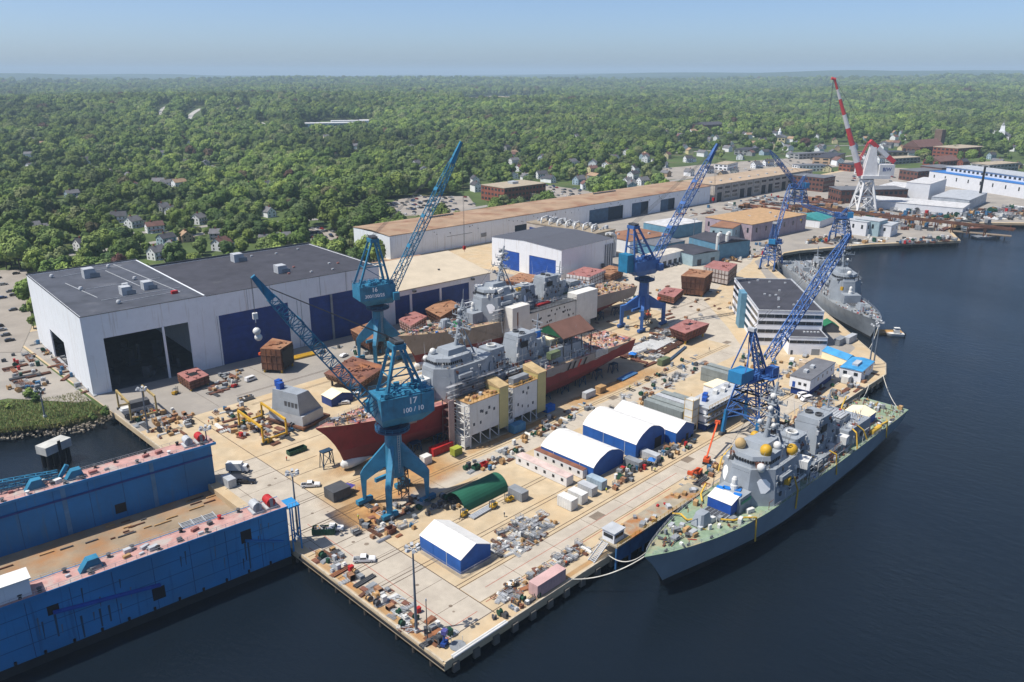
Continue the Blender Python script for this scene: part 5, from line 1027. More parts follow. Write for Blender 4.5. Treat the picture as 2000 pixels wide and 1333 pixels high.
# ------------------------------------------------------------------ tents
def tent(label, x0, x1, y0, y1, eave, ridge, wallm=TENTB, roofm=TENTW, along='y', z0=4., gambrel=False, door=None, name='storage_tent', rz=0., base=None):
    t = thing(name, label, 'tent', (x0, y0, z0) if base is None else base, rz); L, D = x1 - x0, y1 - y0
    def prof(w):
        if gambrel: return [(0, eave), (w * .07, eave + (ridge - eave) * .32), (w * .2, eave + (ridge - eave) * .66), (w * .42, ridge - .12), (w * .5, ridge), (w * .58, ridge - .12), (w * .8, eave + (ridge - eave) * .66), (w * .93, eave + (ridge - eave) * .32), (w, eave)]
        return [(0, eave), (w * .5, ridge), (w, eave)]
    m = MB()
    w_, l_ = (L, D) if along == 'y' else (D, L); P = prof(w_); T_ = .12
    outer = [(x + (-.12 if i == 0 else .12 if i == len(P) - 1 else 0), z + T_) for i, (x, z) in enumerate(P)]; poly = P + outer[::-1]
    (m.exy if along == 'y' else m.exx)(poly, -.15, l_ + .15); m.build('roof', roofm, t)
    for i in range(1, int(l_ / 2.3)):
        d = i * l_ / int(l_ / 2.3); q = MB()
        for (xa, za), (xb, zb) in zip(P, P[1:]): q.beam((xa, d, za + T_ + .01), (xb, d, zb + T_ + .01), .07, .05) if along == 'y' else q.beam((d, xa, za + T_ + .01), (d, xb, zb + T_ + .01), .07, .05)
        q.build('roof_seam', roofm, t)
    m = MB(); m.box(0, L, 0, .1, 0, eave).box(0, L, D - .1, D, 0, eave).box(0, .1, .1, D - .1, 0, eave).box(L - .1, L, .1, D - .1, 0, eave); m.build('wall', wallm, t)
    for k in (0, l_ - .1):
        g = MB(); g.loft(*[[(x, yy, z - .02) if along == 'y' else (yy, x, z - .02) for x, z in P] for yy in (k, k + .1)]); g.build('gable', wallm, t)
    n = int(l_ / 4.6)
    for i in range(1, n):
        d = i * l_ / n
        for s in (0, w_): q = MB(); (q.box(s - .06, s + .06, d - .09, d + .09, 0, eave) if along == 'y' else q.box(d - .09, d + .09, s - .06, s + .06, 0, eave)); q.build('rib', LGREY if i % 2 else wallm, t)
    if door: a, b, h = door; MB().box(a, b, -.06, -.004, 0, h).build('door', DARK, t)
    return t
tent('near blue storage tent with plain white gable roof at pier corner', 23.2, 34, 22.1, 38.8, 4.2, 6.8)
tent('blue tent with wide rounded white roof beside white trailers', 87.3, 103.3, 30.2, 53, 4.0, 7.5, gambrel=True)
tent('largest blue tent with rounded white roof and dark doorway', 108.6, 125.3, 29.2, 52.4, 5.2, 9.4, gambrel=True, door=(11, 15, 4))
tent('narrow blue tent with white roof beside largest tent', 126.6, 138, 25.2, 53, 4.8, 7.4, door=(6.5, 8, 2.6))
tent('small navy tent with cream roof behind grey tower block', 0, 10, 0, 7, 3.2, 4.8, wallm=NAVY, roofm=TENTC, along='y', base=(*g2(648, 796), 4), rz=.0)
tent('blue tent with white roof on moored warship foredeck', 0, 7.8, 0, 7.4, 3.2, 4.4, wallm=NAVY2, along='y', base=(87.6, -18.4, 11.1))
tent('blue tent with cream roof on moored warship flight deck', 0, 11.5, 0, 8.6, 3.3, 4.5, wallm=NAVY2, roofm=TENTC, along='x', base=(175, -19.6, 8.9))
t = thing('quonset_shelter', 'green half round fabric shelter on the pier', 'shelter', (44.6, 48.8, 4)); R0 = 4.5; GRN = mat('shelter_green', S(38, 104, 80, 1.35), .7, var=.08)
arc = [(R0 * math.cos(math.pi * i / 14), R0 * 1.02 * math.sin(math.pi * i / 14)) for i in range(15)]; arc2 = [(y * .975, z * .975) for y, z in arc]
MB().exx(arc + arc2[::-1], 0, 18.4).build('cover', GRN, t); MB().exx(arc2, 18.2, 18.38).build('end_wall', GRN, t)
m = MB()
for i in range(12): m.obox((rnd.uniform(3, 15), rnd.uniform(-2.5, 2.5), .6), (rnd.uniform(.5, 2), rnd.uniform(.5, 1.5), 1.2), rnd.uniform(0, 3))
m.build('stored_goods', DGREY, t)['kind'] = 'stuff'
# ------------------------------------------------------------------ containers, trailers, huts
def container(label, px, py, L, W, H, along, m_, name='shipping_container', cat='container', z0=4., roofm=None, rz=None, windows=0, world=None, group=None):
    g = at(px, py, z0) if world is None else Vector((*world, z0)); a = (0 if along == 'x' else rad(90)) if rz is None else rz
    t = thing(name, label, cat, (g.x, g.y, z0), a, group)
    MB().box(-L / 2, L / 2, -W / 2, W / 2, .12, H).build('body', m_, t); MB().box(-L / 2 - .03, L / 2 + .03, -W / 2 - .03, W / 2 + .03, H + .004, H + .12).build('roof', roofm or m_, t)
    m = MB(); n = int(L / .9)
    for i in range(n):
        x = -L / 2 + (i + .5) * L / n; m.box(x - .14, x + .14, -W / 2 - .05, -W / 2 - .002, .3, H - .15).box(x - .14, x + .14, W / 2 + .002, W / 2 + .05, .3, H - .15)
    if not windows: m.build('corrugation', m_, t)['kind'] = 'stuff'
    for sx in (-1, 1):
        for k in (-1, 1): MB().box(sx * L / 2 + (-.04 if sx < 0 else .003), sx * L / 2 + (-.003 if sx < 0 else .04), min(k * .06, k * (W / 2 - .15)), max(k * .06, k * (W / 2 - .15)), .3, H - .2).build('door_leaf', m_, t)
    for i in range(windows):
        x = -L / 2 + (i + .5) * L / windows
        for s in (-1, 1): MB().box(x - .5, x + .5, min(s * (W / 2 + .004), s * (W / 2 + .06)), max(s * (W / 2 + .004), s * (W / 2 + .06)), H * .45, H * .78).build('window', GLASS, t)
    MB().box(-L / 2, L / 2, -W / 2 + .2, W / 2 - .2, 0, .12).build('base_frame', DGREY, t)
    return t
container('pale pink long container at the pier edge', 0, 0, 10.6, 3.1, 3.5, 'x', PINKL, world=(35.2, 2.5))
TRW = mat('trailer_white', S(230, 228, 226, 1.15), .6, var=.05)
container('long white office trailer, nearer of two, with small windows', 1062, 925, 22.5, 3.3, 3.1, 'y', TRW, 'office_trailer', 'trailer', roofm=mat('trailer_roof', S(222, 198, 190, 1.25), .7), windows=6)
container('white office trailer with rust brown roof beside blue tent', 1095, 912, 21.5, 3.0, 3.0, 'y', TRW, 'office_trailer', 'trailer', roofm=RUST, windows=6)
for lb, px, py, L, W, H, mm, al in (('white container nearest the grey pickup lane', 1108, 990, 5.6, 3.0, 3.4, PIPEW, 'y'), ('white container second in the row by laydown area', 1128, 978, 5.6, 3.0, 3.2, PIPEW, 'y'), ('pale grey container third in the row by laydown area', 1147, 963, 5.8, 2.8, 2.9, LGREY, 'y'), ('pale blue office container fourth in the row', 1165, 950, 6.2, 2.8, 2.9, mat('pale_blue_box', S(170, 190, 204, 1.3), .6), 'y'),
                                ('grey container beside the green shelter', 1012, 972, 6.0, 3.0, 2.9, GREY, 'y'), ('grey hut in front of blue tents', 1237, 912, 6.0, 2.6, 2.7, GREY, 'y'), ('pale grey hut right of grey hut by tents', 1270, 898, 6.6, 2.6, 2.7, LGREY, 'y'),
                                ('dark grey container by the purple canopy', 660, 970, 6.2, 5.4, 3.3, DGREY, 'x'), ('grey container on pier beside the dock end', 448, 948, 5.0, 2.6, 2.8, LGREY, 'y'), ('red container under the red hull', 862, 883, 9, 2.5, 2.7, RED, 'x'), ('yellow green box under the white staging', 891, 888, 3.4, 2.6, 2.6, mat('lime_box', S(170, 178, 70, 1.3), .6), 'x'),
                                ('white box by the crane leg', 832, 905, 3.2, 2.6, 2.8, PIPEW, 'x'), ('white lorry box on rails lane', 1150, 776, 6, 2.2, 2.6, LGREY, 'x'), ('tan hut beside white lorry box', 1173, 766, 4, 2.8, 2.6, WOOD, 'x'), ('olive green container on laydown sand', 1296, 712, 6.2, 2.6, 2.8, OLIVE, 'x'), ('blue container under white staging', 1010, 842, 6, 3, 3, mat('muted_blue', S(90, 150, 186, 1.3), .6), 'x'),
                                ('blue box at end of white staging', 1072, 803, 4.5, 2.6, 2.4, TARP, 'x'), ('grey stacked container by green canopy, lower', 1640, 672, 8, 3, 3, GREY, 'x'), ('pale container behind grey stack near the far quay', 1660, 668, 9, 2.6, 3.2, LGREY, 'x'), ('white container on quay beside van', 1571, 718, 6, 2.8, 3.0, mat('beige_box', S(206, 186, 160, 1.3), .6), 'x'), ('white container behind raised white building', 1577, 745, 16, 2.6, 3.0, LGREY, 'x'), ('white box on rusty quay end', 1652, 748, 3.4, 3, 3, PIPEW, 'x')):
    container(lb, px, py, L, W, H, al, mm)
# stacked grey containers
GST = mat('stack_grey', S(150, 158, 156, 1.3), .6, var=.1, streak=S(120, 124, 122, 1.3))
for k in range(6):
    for lv in range(2 if k < 4 else 1):
        container('%s grey storage container in row %s from the big tent' % (('lower', 'upper')[lv], ('first', 'second', 'third', 'fourth', 'fifth', 'sixth')[k]), 0, 0, 17, 2.7, 2.75, 'y', GST if k not in (2,) else LGREY, world=(143.2 + k * 3.6, 41.5), z0=4 + lv * 2.9)
for k in range(2):
    for lv in range(2): container('%s grey container of the %s stack near the big shovel crane' % (('lower', 'upper')[lv], ('front', 'rear')[k]), 0, 0, 13, 2.9, 2.9, 'y', GST, world=(189 + k * 4.4, 47), z0=4 + lv * 3.0)
# three storey staging barge and sheeted stair
t = thing('site_office_stack', 'three level white and navy site office stack with yellow railings', 'site office', (144, 24.2, 4)); 
for lv in range(3):
    z = lv * 3.2; MB().box(0, 27, 0, 8, z + .35, z + 2.9).build('storey', (NAVY, WHITE2, WHITE2)[lv], t); MB().box(-.6, 27.6, -1.4, 8.6, z + 2.95, z + 3.2).build('walkway', LGREY, t)
    for i in range(9): MB().box(1 + i * 3, 2.6 + i * 3, -.06, -.004, z + 1.2, z + 2.3).build('window', GLASS, t)
    m = MB()
    for i in range(15): m.beam((-.5 + i * 2, -1.3, z + 3.2), (-.5 + i * 2, -1.3, z + 4.3), .09)
    m.beam((-.5, -1.3, z + 4.3), (27.5, -1.3, z + 4.3), .1).beam((-.5, -1.3, z + 3.8), (27.5, -1.3, z + 3.8), .08); m.build('guard_rail', YEL, t)
for k in range(10): MB().box(rnd.uniform(1, 24), rnd.uniform(1, 24) * 0 + 26, 2, 5, 9.6, 9.62) if 0 else None
for (x, y, mm) in ((5, 4, NAVY2), (8.5, 6, NAVY2), (14, 5, PIPEW), (18, 4, PIPEW), (23, 5.5, LGREY)): MB().obox((x, y, 10.3), (2.4, 1.6, 1.5), .3).build('roof_plant', mm, t)
t = thing('sheeted_stair', 'white sheeted scaffold stair tower in front of site office stack', 'scaffold', (139.2, 27, 4)); MB().box(0, 4, 0, 3.4, .1, 12.4).build('sheeting', mat('sheeting_white', S(214, 214, 208, 1.25), .7, var=.1), t); m = MB()
for x in (-.05, 4.05):
    for y in (-.05, 3.45): m.beam((x, y, 0), (x, y, 13.2), .12)
for z in (3, 6, 9, 12.6): m.beam((-.1, -.06, z), (4.1, -.06, z), .1).beam((-.06, -.1, z), (-.06, 3.5, z), .1)
m.build('scaffold_frame', YEL, t); MB().box(1.8, 3.2, -.1, -.02, .8, 2.6).build('window', DARK, t)
t = shed('white hut with sand coloured roof near shovel crane', [(g2(1372, 772)), (g2(1393, 779)), (g2(1420, 768))], 4.4, WHITE2, TENTC, 0, 'site_hut', 'hut', doors=1)
# quay buildings by the stern of the moored ship
t = thing('raised_office', 'white raised office with dark roof on navy base near ship stern', 'office', (*g2(1579, 778), 4), rad(4))
MB().box(0, 27, 0, 8.4, 3.0, 7.6).build('wall', WHITE2, t); MB().box(.6, 26.4, .6, 7.8, .1, 2.98).build('base', NAVY, t); MB().box(-.2, 27.2, -.2, 8.6, 7.6, 7.9).build('roof', ROOFG, t)
for x, y in ((6, 4), (13, 4)): MB().box(x, x + 2.4, y, y + 1.6, 7.9, 9).build('roof_unit', LGREY, t)
for i in range(4): MB().box(8 + i * 5, 9 + i * 5, -.06, -.004, 5, 6.4).build('window', GLASS, t)
for y in (1.4, 3.6): MB().box(-.06, -.004, y, y + 1.2, 4.6, 5.8).build('window', GLASS, t)
MB().box(-.06, -.004, 6, 7.2, 3.2, 5.6).build('door', NAVY2, t); MB().box(26.5, 27.3, -.5, 8.8, 0, .1).build('step', YEL, t)
t = shed('white hut with bright blue roof on the quay end', [(g2(1646, 735)), (g2(1680, 748)), (g2(1704, 727))], 5, WHITE2, mat('roof_bright_blue', S(70, 158, 214, 1.25), .6), .6, 'site_hut', 'hut', windows=2)
MB().box(4, 10, 3, 5.4, 5.2, 6.4).build('roof_unit', LGREY, t)
t = thing('fabric_shelter', 'long cream shelter with blue ridge roof on the quay', 'shelter', (*g2(1672, 713), 4), rad(72)); MB().box(0, 14, 0, 6.4, 0, 3.2).build('wall', TENTC, t); MB().exx([(-.2, 3.2), (6.6, 3.2), (3.2, 5.2)], -.2, 14.2).build('roof', mat('roof_bright_blue', S(70, 158, 214), .6), t); MB().box(-.06, -.004, 1, 5.4, 0, 3).build('door', ORANGE, t)
tent('dark green canopy tent beside striped office annex', 0, 8, 0, 7, 3, 5.4, wallm=DGREY, roofm=mat('canopy_green', S(40, 122, 84, 1.3), .7), along='y', base=(*g2(1606, 650), 4), rz=rad(-48))
# ------------------------------------------------------------------ staging towers along the hulls
TAN = mat('tan_cladding', S(206, 192, 132, 1.3), .65, var=.05)
for k, (x0, lb) in enumerate(((72.5, 'white staging tower with tan lift shaft, nearer the red bow'), (93.6, 'white staging tower with tan lift shaft, nearer red hull midships'))):
    t = thing('staging_tower', lb, 'staging', (x0, 75.2, 4)); w2 = 16.6 if k == 0 else 15.4
    MB().box(2.6, w2, 0, 7, 4.4, 16.2).build('cladding', mat('staging_white', S(224, 222, 216, 1.15), .6, var=.05, streak=S(200, 192, 176, 1.2)), t)
    MB().box(w2 + .02, w2 + 4.4, -.3, 7.2, 2.6, 18.2).build('lift_shaft', TAN, t); MB().exx([(-.5, 18.2), (7.5, 18.2), (7.5, 20.2), (-.5, 18.6)], w2 - .1, w2 + 4.6).build('shaft_roof', mat('shaft_roof_tan', S(208, 182, 136, 1.3), .7), t)
    MB().box(2.4, w2, -.2, 7.2, 16.22, 16.5).build('top_deck', WOOD, t)
    m = MB()
    for x in (0, 2.5):
        for y in (0, 6.8): m.beam((x, y, 0), (x, y, 16.4), .3)
    for z in (1, 4.4, 7.4, 10.4, 13.4, 16.2): m.beam((0, 0, z), (2.5, 0, z), .25).beam((0, 6.8, z), (2.5, 6.8, z), .2).beam((0, 0, z), (0, 6.8, z), .25)
    for i, z in enumerate((1, 4.4, 7.4, 10.4, 13.4)): m.beam((0, 0, z), (2.5, 0, z + 3), .18).beam((0, 0 if i % 2 else 6.8, z), (0, 6.8 if i % 2 else 0, z + 3), .18)
    m.build('stair_frame', PIPEW, t); MB().box(.1, 2.5, .1, 6.6, 1.2, 4.3).build('stair_base', PIPEW, t)
    m = MB()
    for i, x in enumerate((3, 7.6, 12.2, w2)):
        for y in (.3, 6.7): m.beam((x, y, 0), (x, y, 4.4), .35)
        if x < w2 - 1: m.beam((x, .3, 4.3), (x + 4, .3, .2), .22)
    m.build('leg_frame', PIPEW, t)
    for i in range(7): x = rnd.uniform(4, w2 - 2); z = rnd.uniform(6, 14); MB().box(x, x + rnd.uniform(.5, 1.1), -.05, -.004, z, z + 1.1).build('window', DGREY, t)
    m = MB()
    for i in range(9): m.beam((2.5 + i * (w2 - 2.5) / 8, -.1, 16.5), (2.5 + i * (w2 - 2.5) / 8, -.1, 17.7), .1)
    m.beam((2.5, -.1, 17.7), (w2, -.1, 17.7), .1); m.build('guard_rail', YEL, t)
    for i in range(14): s = rnd.uniform(.5, 1.4); MB().obox((rnd.uniform(3.5, w2 - 1), rnd.uniform(1, 6), 16.5 + s * .45), (s * 1.4, s, s * .9), rnd.uniform(0, 1)).build('stored_crate', rnd.choice((WOOD, WOOD, RUSTO, LGREY)), t)
    if k: MB().box(4, 12, 1.2, 3.8, 16.52, 19).build('ventilation_unit', GREY, t)
t = thing('hull_scaffold', 'dark pinkish scaffold frame against red hull side', 'scaffold', (69.4, 79.6, 4)); m = MB()
for z in range(0, 17, 3): m.box(0, 2, 0, 3.4, z + 2, z + 2.25)
for x in (0, 2):
    for y in (0, 3.4): m.beam((x, y, 0), (x, y, 18), .25)
m.build('frame', mat('scaffold_brown', S(120, 92, 90, 1.35), .7), t); MB().box(-.3, 2.2, -.3, -.05, 0, 18).build('screen', mat('screen_pink', S(186, 160, 156, 1.35), .7), t)
WST = mat('staging_white', S(224, 222, 216), .6)
t = thing('staging_wall', 'long white staging wall with small windows along the rear hull', 'staging', (153.6, 132.4, 4))
MB().box(0, 11.4, 0, 6, 0, 22.4).build('tower', WST, t); MB().box(11.42, 45, .6, 5, 6, 17.4).build('cladding', WST, t); MB().box(45.02, 61.4, 0, 6, 5.4, 20.4).build('tower', WST, t); MB().box(11.4, 45, .1, 5.6, 17.42, 17.8).build('top_deck', DGREY, t); MB().box(14, 58, 1.4, 4.6, 0, 5.3).build('recessed_base', WST, t)  # white base set back below the cladding
MB().box(3, 3.8, -.05, -.004, 1, 20).build('rust_streak', RUST, t)
for i in range(34):
    x = 13 + rnd.random() * 31; z = rnd.choice((8, 10.4, 13, 15.2)) + rnd.uniform(-.3, .3); MB().box(x, x + .8, .54, .594, z, z + .9).build('window', DARK, t)
m = MB()
for i in range(16): m.beam((11.6 + i * 2.2, .3, 17.8), (11.6 + i * 2.2, .3, 19), .1)
m.beam((11.6, .3, 19), (45, .3, 19), .1); m.build('guard_rail', DGREY, t)
# ------------------------------------------------------------------ hull modules standing in the yard
def module(label, pts, z0, h, m_, top=None, flare=0., stands=True, stiff=0, hole=None, name='hull_module'):
    c = [at(*p, z0) for p in pts]; cx = sum(q.x for q in c) / len(c); cy_ = sum(q.y for q in c) / len(c); t = thing(name, label, 'hull module', (cx, cy_, 4))
    P = [(q.x - cx, q.y - cy_) for q in c]; Q = [(x * (1 + flare), y * (1 + flare)) for x, y in P]; zb = z0 - 4
    MB().fr(P, zb, Q, zb + h).build('shell', m_, t); MB().fr(Q, zb + h + .003, Q, zb + h + .16).build('top_plate', top or m_, t)
    for i in range(len(P)):
        a, b = Vector((*P[i], zb)), Vector((*P[(i + 1) % len(P)], zb)); a2, b2 = Vector((*Q[i], zb + h)), Vector((*Q[(i + 1) % len(P)], zb + h)); nrm = Vector(((b - a).y, -(b - a).x, 0)).normalized()
        n = max(2, int((b - a).length / 2.2)); m = MB()
        for k in range(1, n): m.beam(a.lerp(b, k / n) + nrm * .05, a2.lerp(b2, k / n) + nrm * .05, .22, .3)
        for k in (.35, .7): m.beam(a.lerp(a2, k) + nrm * .08, b.lerp(b2, k) + nrm * .08, .2, .25)
        m.build('stiffener', RUSTD, t)
    m = MB()
    for k in range(9 if stiff == 0 else stiff):
        u, v = rnd.uniform(-.8, .8), rnd.uniform(-.8, .8); i = rnd.randrange(len(Q)); x, y = Q[i][0] * abs(u), Q[i][1] * abs(v); m.obox((x, y, zb + h + .4), (rnd.uniform(.4, 2.6), rnd.uniform(.2, .9), rnd.uniform(.25, .8)), rnd.uniform(0, 3))
    m.build('fittings', top or m_, t)['kind'] = 'stuff'
    if hole: MB().obox((hole[0], hole[1], zb + h + .2), (hole[2], hole[3], .12), .1).build('opening_shade', DARK, t)  # dark plate on the closed top paints the shaded inside
    if stands:
        m = MB()
        for x, y in P: m.beam((x * .85, y * .85, 0), (x * .85, y * .85, zb), .7)
        m.build('stand', YEL if rnd.random() < .4 else DGREY, t)
    return t
t = module('rusty hull module with dark open end in front of navy door', [(512, 722), (551, 724), (575, 708), (536, 700)], 5.6, 9.5, RUSTD, RUSTO)
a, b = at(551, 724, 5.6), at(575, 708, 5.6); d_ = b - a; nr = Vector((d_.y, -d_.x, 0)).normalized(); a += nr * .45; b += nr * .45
MB().loft([(a.lerp(b, k) - t.location) + Vector((0, 0, z)) for k, z in ((.1, .6), (.9, .6), (.95, 8.6), (.05, 8.6))], [(a.lerp(b, k) - t.location) + nr * .06 + Vector((0, 0, z)) for k, z in ((.1, .6), (.9, .6), (.95, 8.6), (.05, 8.6))]).build('open_end_shade', DARK, t)  # dark panel over the closed end, interior shade put into its colour
module('low rust red module with open top in front of open hall', [(348, 745), (372, 762), (410, 748), (385, 732)], 5, 3.4, RUST, PINK, hole=(0, 0, 4, 4))
module('flat tan brown module standing left of crane sixteen', [(690, 664), (722, 684), (768, 664), (730, 648)], 7, 5, RUSTD, RUSTO, flare=.12, hole=None)
module('pink topped module right of crane sixteen', [(782, 640), (803, 652), (832, 634), (808, 624)], 5.5, 4.2, PINKL, PINK, flare=.1)
module('dark frame hull module with rusty plate top near blue doors', [(838, 625), (862, 638), (893, 618), (870, 606)], 5.2, 6, RUSTD, RUSTO, flare=.25)
module('long grillage hull bottom section behind crane seventeen boom', [(640, 742), (700, 762), (748, 730), (690, 712)], 7, 3, mat('hull_tan', S(150, 128, 112, 1.35), .8, var=.15), RUST, flare=.12, stiff=40)
module('white sided module with pink plated top by paint hall', [(1106, 556), (1150, 563), (1182, 548), (1140, 541)], 5, 6.5, TRW, PINK)
module('tan brown module behind pink topped module', [(1166, 546), (1192, 552), (1216, 540), (1190, 534)], 5, 5, RUSTO, RUSTO, flare=.1)
module('flaring brown hull block standing on yard road', [(1332, 574), (1372, 578), (1386, 566), (1348, 561)], 5, 11, RUSTD, RUSTO, flare=.16)
module('pale open decked module with pink top beyond brown block', [(1372, 546), (1420, 556), (1438, 540), (1392, 533)], 5, 8, mat('module_pale', S(196, 186, 180, 1.3), .7, var=.15), PINK)
module('flat pink brown deck module left of flaring block', [(1284, 585), (1316, 593), (1334, 577), (1300, 572)], 5.4, 3.4, RUST, PINK, hole=(2, 0, 2, 1.5))
module('red brown wedge hull module near striped office', [(1312, 657), (1338, 667), (1378, 650), (1340, 642)], 6, 4.4, mat('red_brown', S(128, 72, 62, 1.35), .75, var=.12), PINK, flare=.18, hole=(3, 1, 4, 2.6))
module('low rusty deck panel beside rear hull', [(985, 555), (1030, 562), (1062, 546), (1015, 540)], 5, 2.2, RUST, RUSTO)
module('grey red deck panel behind rear staging wall', [(1120, 572), (1160, 580), (1195, 566), (1150, 560)], 9, 2, PINKL, RUST)
# grey deckhouse tower block on its cradle
c = [at(*p, 5.6) for p in [(548, 808), (592, 834), (634, 812), (592, 790)]]; o0 = c[1]
t = thing('deckhouse_module', 'grey warship deckhouse block on cradle beside yellow gantry', 'hull module', (o0.x, o0.y, 4), math.atan2(c[2].y - c[1].y, c[2].x - c[1].x)); Lx = (c[2] - c[1]).length; Ly = (c[0] - c[1]).length
MB().box(-1, Lx + 2, -1, Ly + 1, .8, 1.6).build('cradle', RUSTD, t); MB().box(0, Lx * .95, 0, Ly, 1.62, 5.4).build('lower_house', LGREY, t)
MB().loft([(0, 1.2, 5.4), (Lx * .95, .6, 5.4), (Lx * .95, Ly * .9, 5.4), (0, Ly * .9, 5.4)], [(.5, 2, 13.6), (Lx * .5, 1.6, 13.6), (Lx * .5, Ly * .85, 13.6), (.5, Ly * .85, 13.6)]).build('stack_house', SUPG, t)
for i in range(4): MB().box(-.06 + .22, .3, 2.2 + i * 1.7, 3.4 + i * 1.7, 8 + .1, 10).build('louvre', DGREY, t)
for (x, y) in ((1, Ly * .65), (2.8, Ly * .8)): MB().box(x, x + 2.2, y, y + 2, 13.62, 16).build('crate', NAVY2, t)
m = MB()
for x in (0, Lx / 2, Lx):
    for y in (0, Ly): m.beam((x, y, 0), (x, y, .8), .6)
m.build('stand', YEL, t)
# ------------------------------------------------------------------ yellow gantries
def gantry(label, pts, h, m_=YEL):
    c = [at(*p) for p in pts]; o = c[0]; t = thing('gantry_frame', label, 'gantry', (o.x, o.y, 4)); P = [Vector((q.x - o.x, q.y - o.y, 0)) for q in c]
    for p in P: MB().beam(p, p + Vector((0, 0, h)), .55).build('leg', m_, t); MB().obox(p + Vector((0, 0, .45)), (1.6, .7, .9), 0).build('wheel_box', DGREY, t)
    u = Vector((0, 0, h + .35))
    for a, b in ((0, 1), (3, 2)): MB().beam(P[a] + u, P[b] + u, .6, .8).build('top_beam', m_, t)
    for a, b in ((0, 3), (1, 2)): MB().beam(P[a] + Vector((0, 0, 1.6)), P[b] + Vector((0, 0, 1.6)), .5, .6).build('side_beam', m_, t)
    MB().obox((P[0] + P[1]) / 2 + Vector((0, 0, h - .4)), (1, 1, .8), .7).build('hoist', m_, t); MB().obox((P[1] * .75 + P[2] * .25) + Vector((0, 0, .9)), (2, .9, 1.5), 0).build('power_pack', YEL, t)
gantry('yellow travelling gantry frame straddling steel plates beside grey block', [(468.5, 835), (515, 869.5), (560.8, 853), (513, 819)], 6.3)
gantry('weathered yellow gantry in front of the open hall doorway', [(233, 800), (258, 826), (308, 812), (283, 790)], 7.5, mat('faded_yellow', S(190, 166, 110, 1.35), .6, var=.15))
g = at(268, 806); t = thing('workboat', 'grey and white workboat cradled under weathered gantry', 'boat', (g.x, g.y, 4), rad(-4)); MB().fr([(-5, -1), (5, -1.4), (5, 1.4), (-5, 1)], .6, [(-6, -1.6), (5.4, -2.2), (5.4, 2.2), (-6, 1.6)], 2.6).build('hull', LGREY, t); MB().box(-2.4, 4.6, -1.8, 1.8, 2.62, 4.8).build('cabin', DGREY, t); MB().box(-5.4, -2.5, -1.3, 1.3, 2.62, 3.2).build('foredeck', PIPEW, t); MB().box(-4, 4, -.8, .8, 0, .6).build('cradle', DGREY, t)
# ------------------------------------------------------------------ vehicles
CARC = {'white': mat('car_white', S(232, 232, 232, 1.15), .3, var=.02, spec=.5), 'black': mat('car_black', (.015, .015, .018), .25, spec=.5), 'silver': mat('car_silver', S(176, 180, 184, 1.3), .3, metal=.4, spec=.5), 'grey': mat('car_grey', S(104, 108, 114, 1.3), .3, spec=.5), 'blue': mat('car_blue', S(44, 72, 124, 1.3), .3, spec=.5), 'red': mat('car_red', S(160, 34, 34, 1.3), .3, spec=.5)}
def wheels(t, xs, w, r=.38):
    for x in xs:
        for s in (-1, 1): q = MB().tube((x, s * (w - .24), r), (x, s * w, r), r, 12).build('wheel', TYRE, t); MB().tube((x, s * w, r), (x, s * (w + .015), r), r * .55, 8).build('rim', LGREY, q)
def pickup(label, px, py, head, c='white', load=None):
    g = at(px, py); t = thing('pickup_truck', label, 'pickup', (g.x, g.y, 4), rad(head)); b = CARC[c]
    MB().exy([(2.9, .5), (2.95, .95), (2.7, 1.1), (1.25, 1.2), (1.1, 1.2), (1.1, .5)], -.98, .98).build('bonnet', b, t); MB().exy([(1.1, .5), (1.1, 1.2), (.5, 1.86), (-1.0, 1.9), (-1.15, 1.15), (-1.15, .5)], -.98, .98).build('cab', b, t)
    m = MB(); m.box(-2.95, -1.17, -.98, -.86, .5, 1.15).box(-2.95, -1.17, .86, .98, .5, 1.15).box(-2.95, -2.85, -.86, .86, .5, 1.15).box(-2.85, -1.17, -.86, .86, .5, .66); m.build('cargo_bed', b, t); MB().box(-2.84, -1.18, -.85, .85, .664, .7).build('bed_liner', DARK, t)
    MB().add([(1.14, -.84, 1.24), (1.14, .84, 1.24), (.56, .76, 1.85), (.56, -.76, 1.85)], [(0, 1, 2, 3)]).build('windscreen', GLASS, t)
    for s in (-1, 1): MB().box(-1, .55, min(s * .985, s * .995), max(s * .985, s * .995), 1.28, 1.72).build('side_window', GLASS, t)
    MB().add([(-1.155, -.8, 1.25), (-1.155, .8, 1.25), (-1.06, .72, 1.8), (-1.06, -.72, 1.8)], [(0, 1, 2, 3)]).build('rear_window', GLASS, t)
    for s in (-.7, .7): MB().box(2.93, 2.97, s - .18, s + .18, .78, .95).build('headlight', LGREY, t)
    MB().box(2.95, 3.05, -.95, .95, .42, .6).build('bumper', LGREY, t); wheels(t, (-1.9, 1.95), .98, .42)
    if load:
        for i in range(4): MB().obox((-2.4 + i * .35, rnd.uniform(-.5, .5), .9 + .12 * i), (.6, .8, .4), rnd.uniform(0, 1)).build('load', load, t)
    return t
pickup('white pickup truck below the red bow', 607, 951, -38); pickup('white pickup with loaded bed near the pier edge tents', 712, 1097, -40, load=GREY); pickup('white pickup beside the green rubbish skip', 651, 1036, -42); pickup('black pickup behind the white box lorry', 481, 944, -44, 'black')
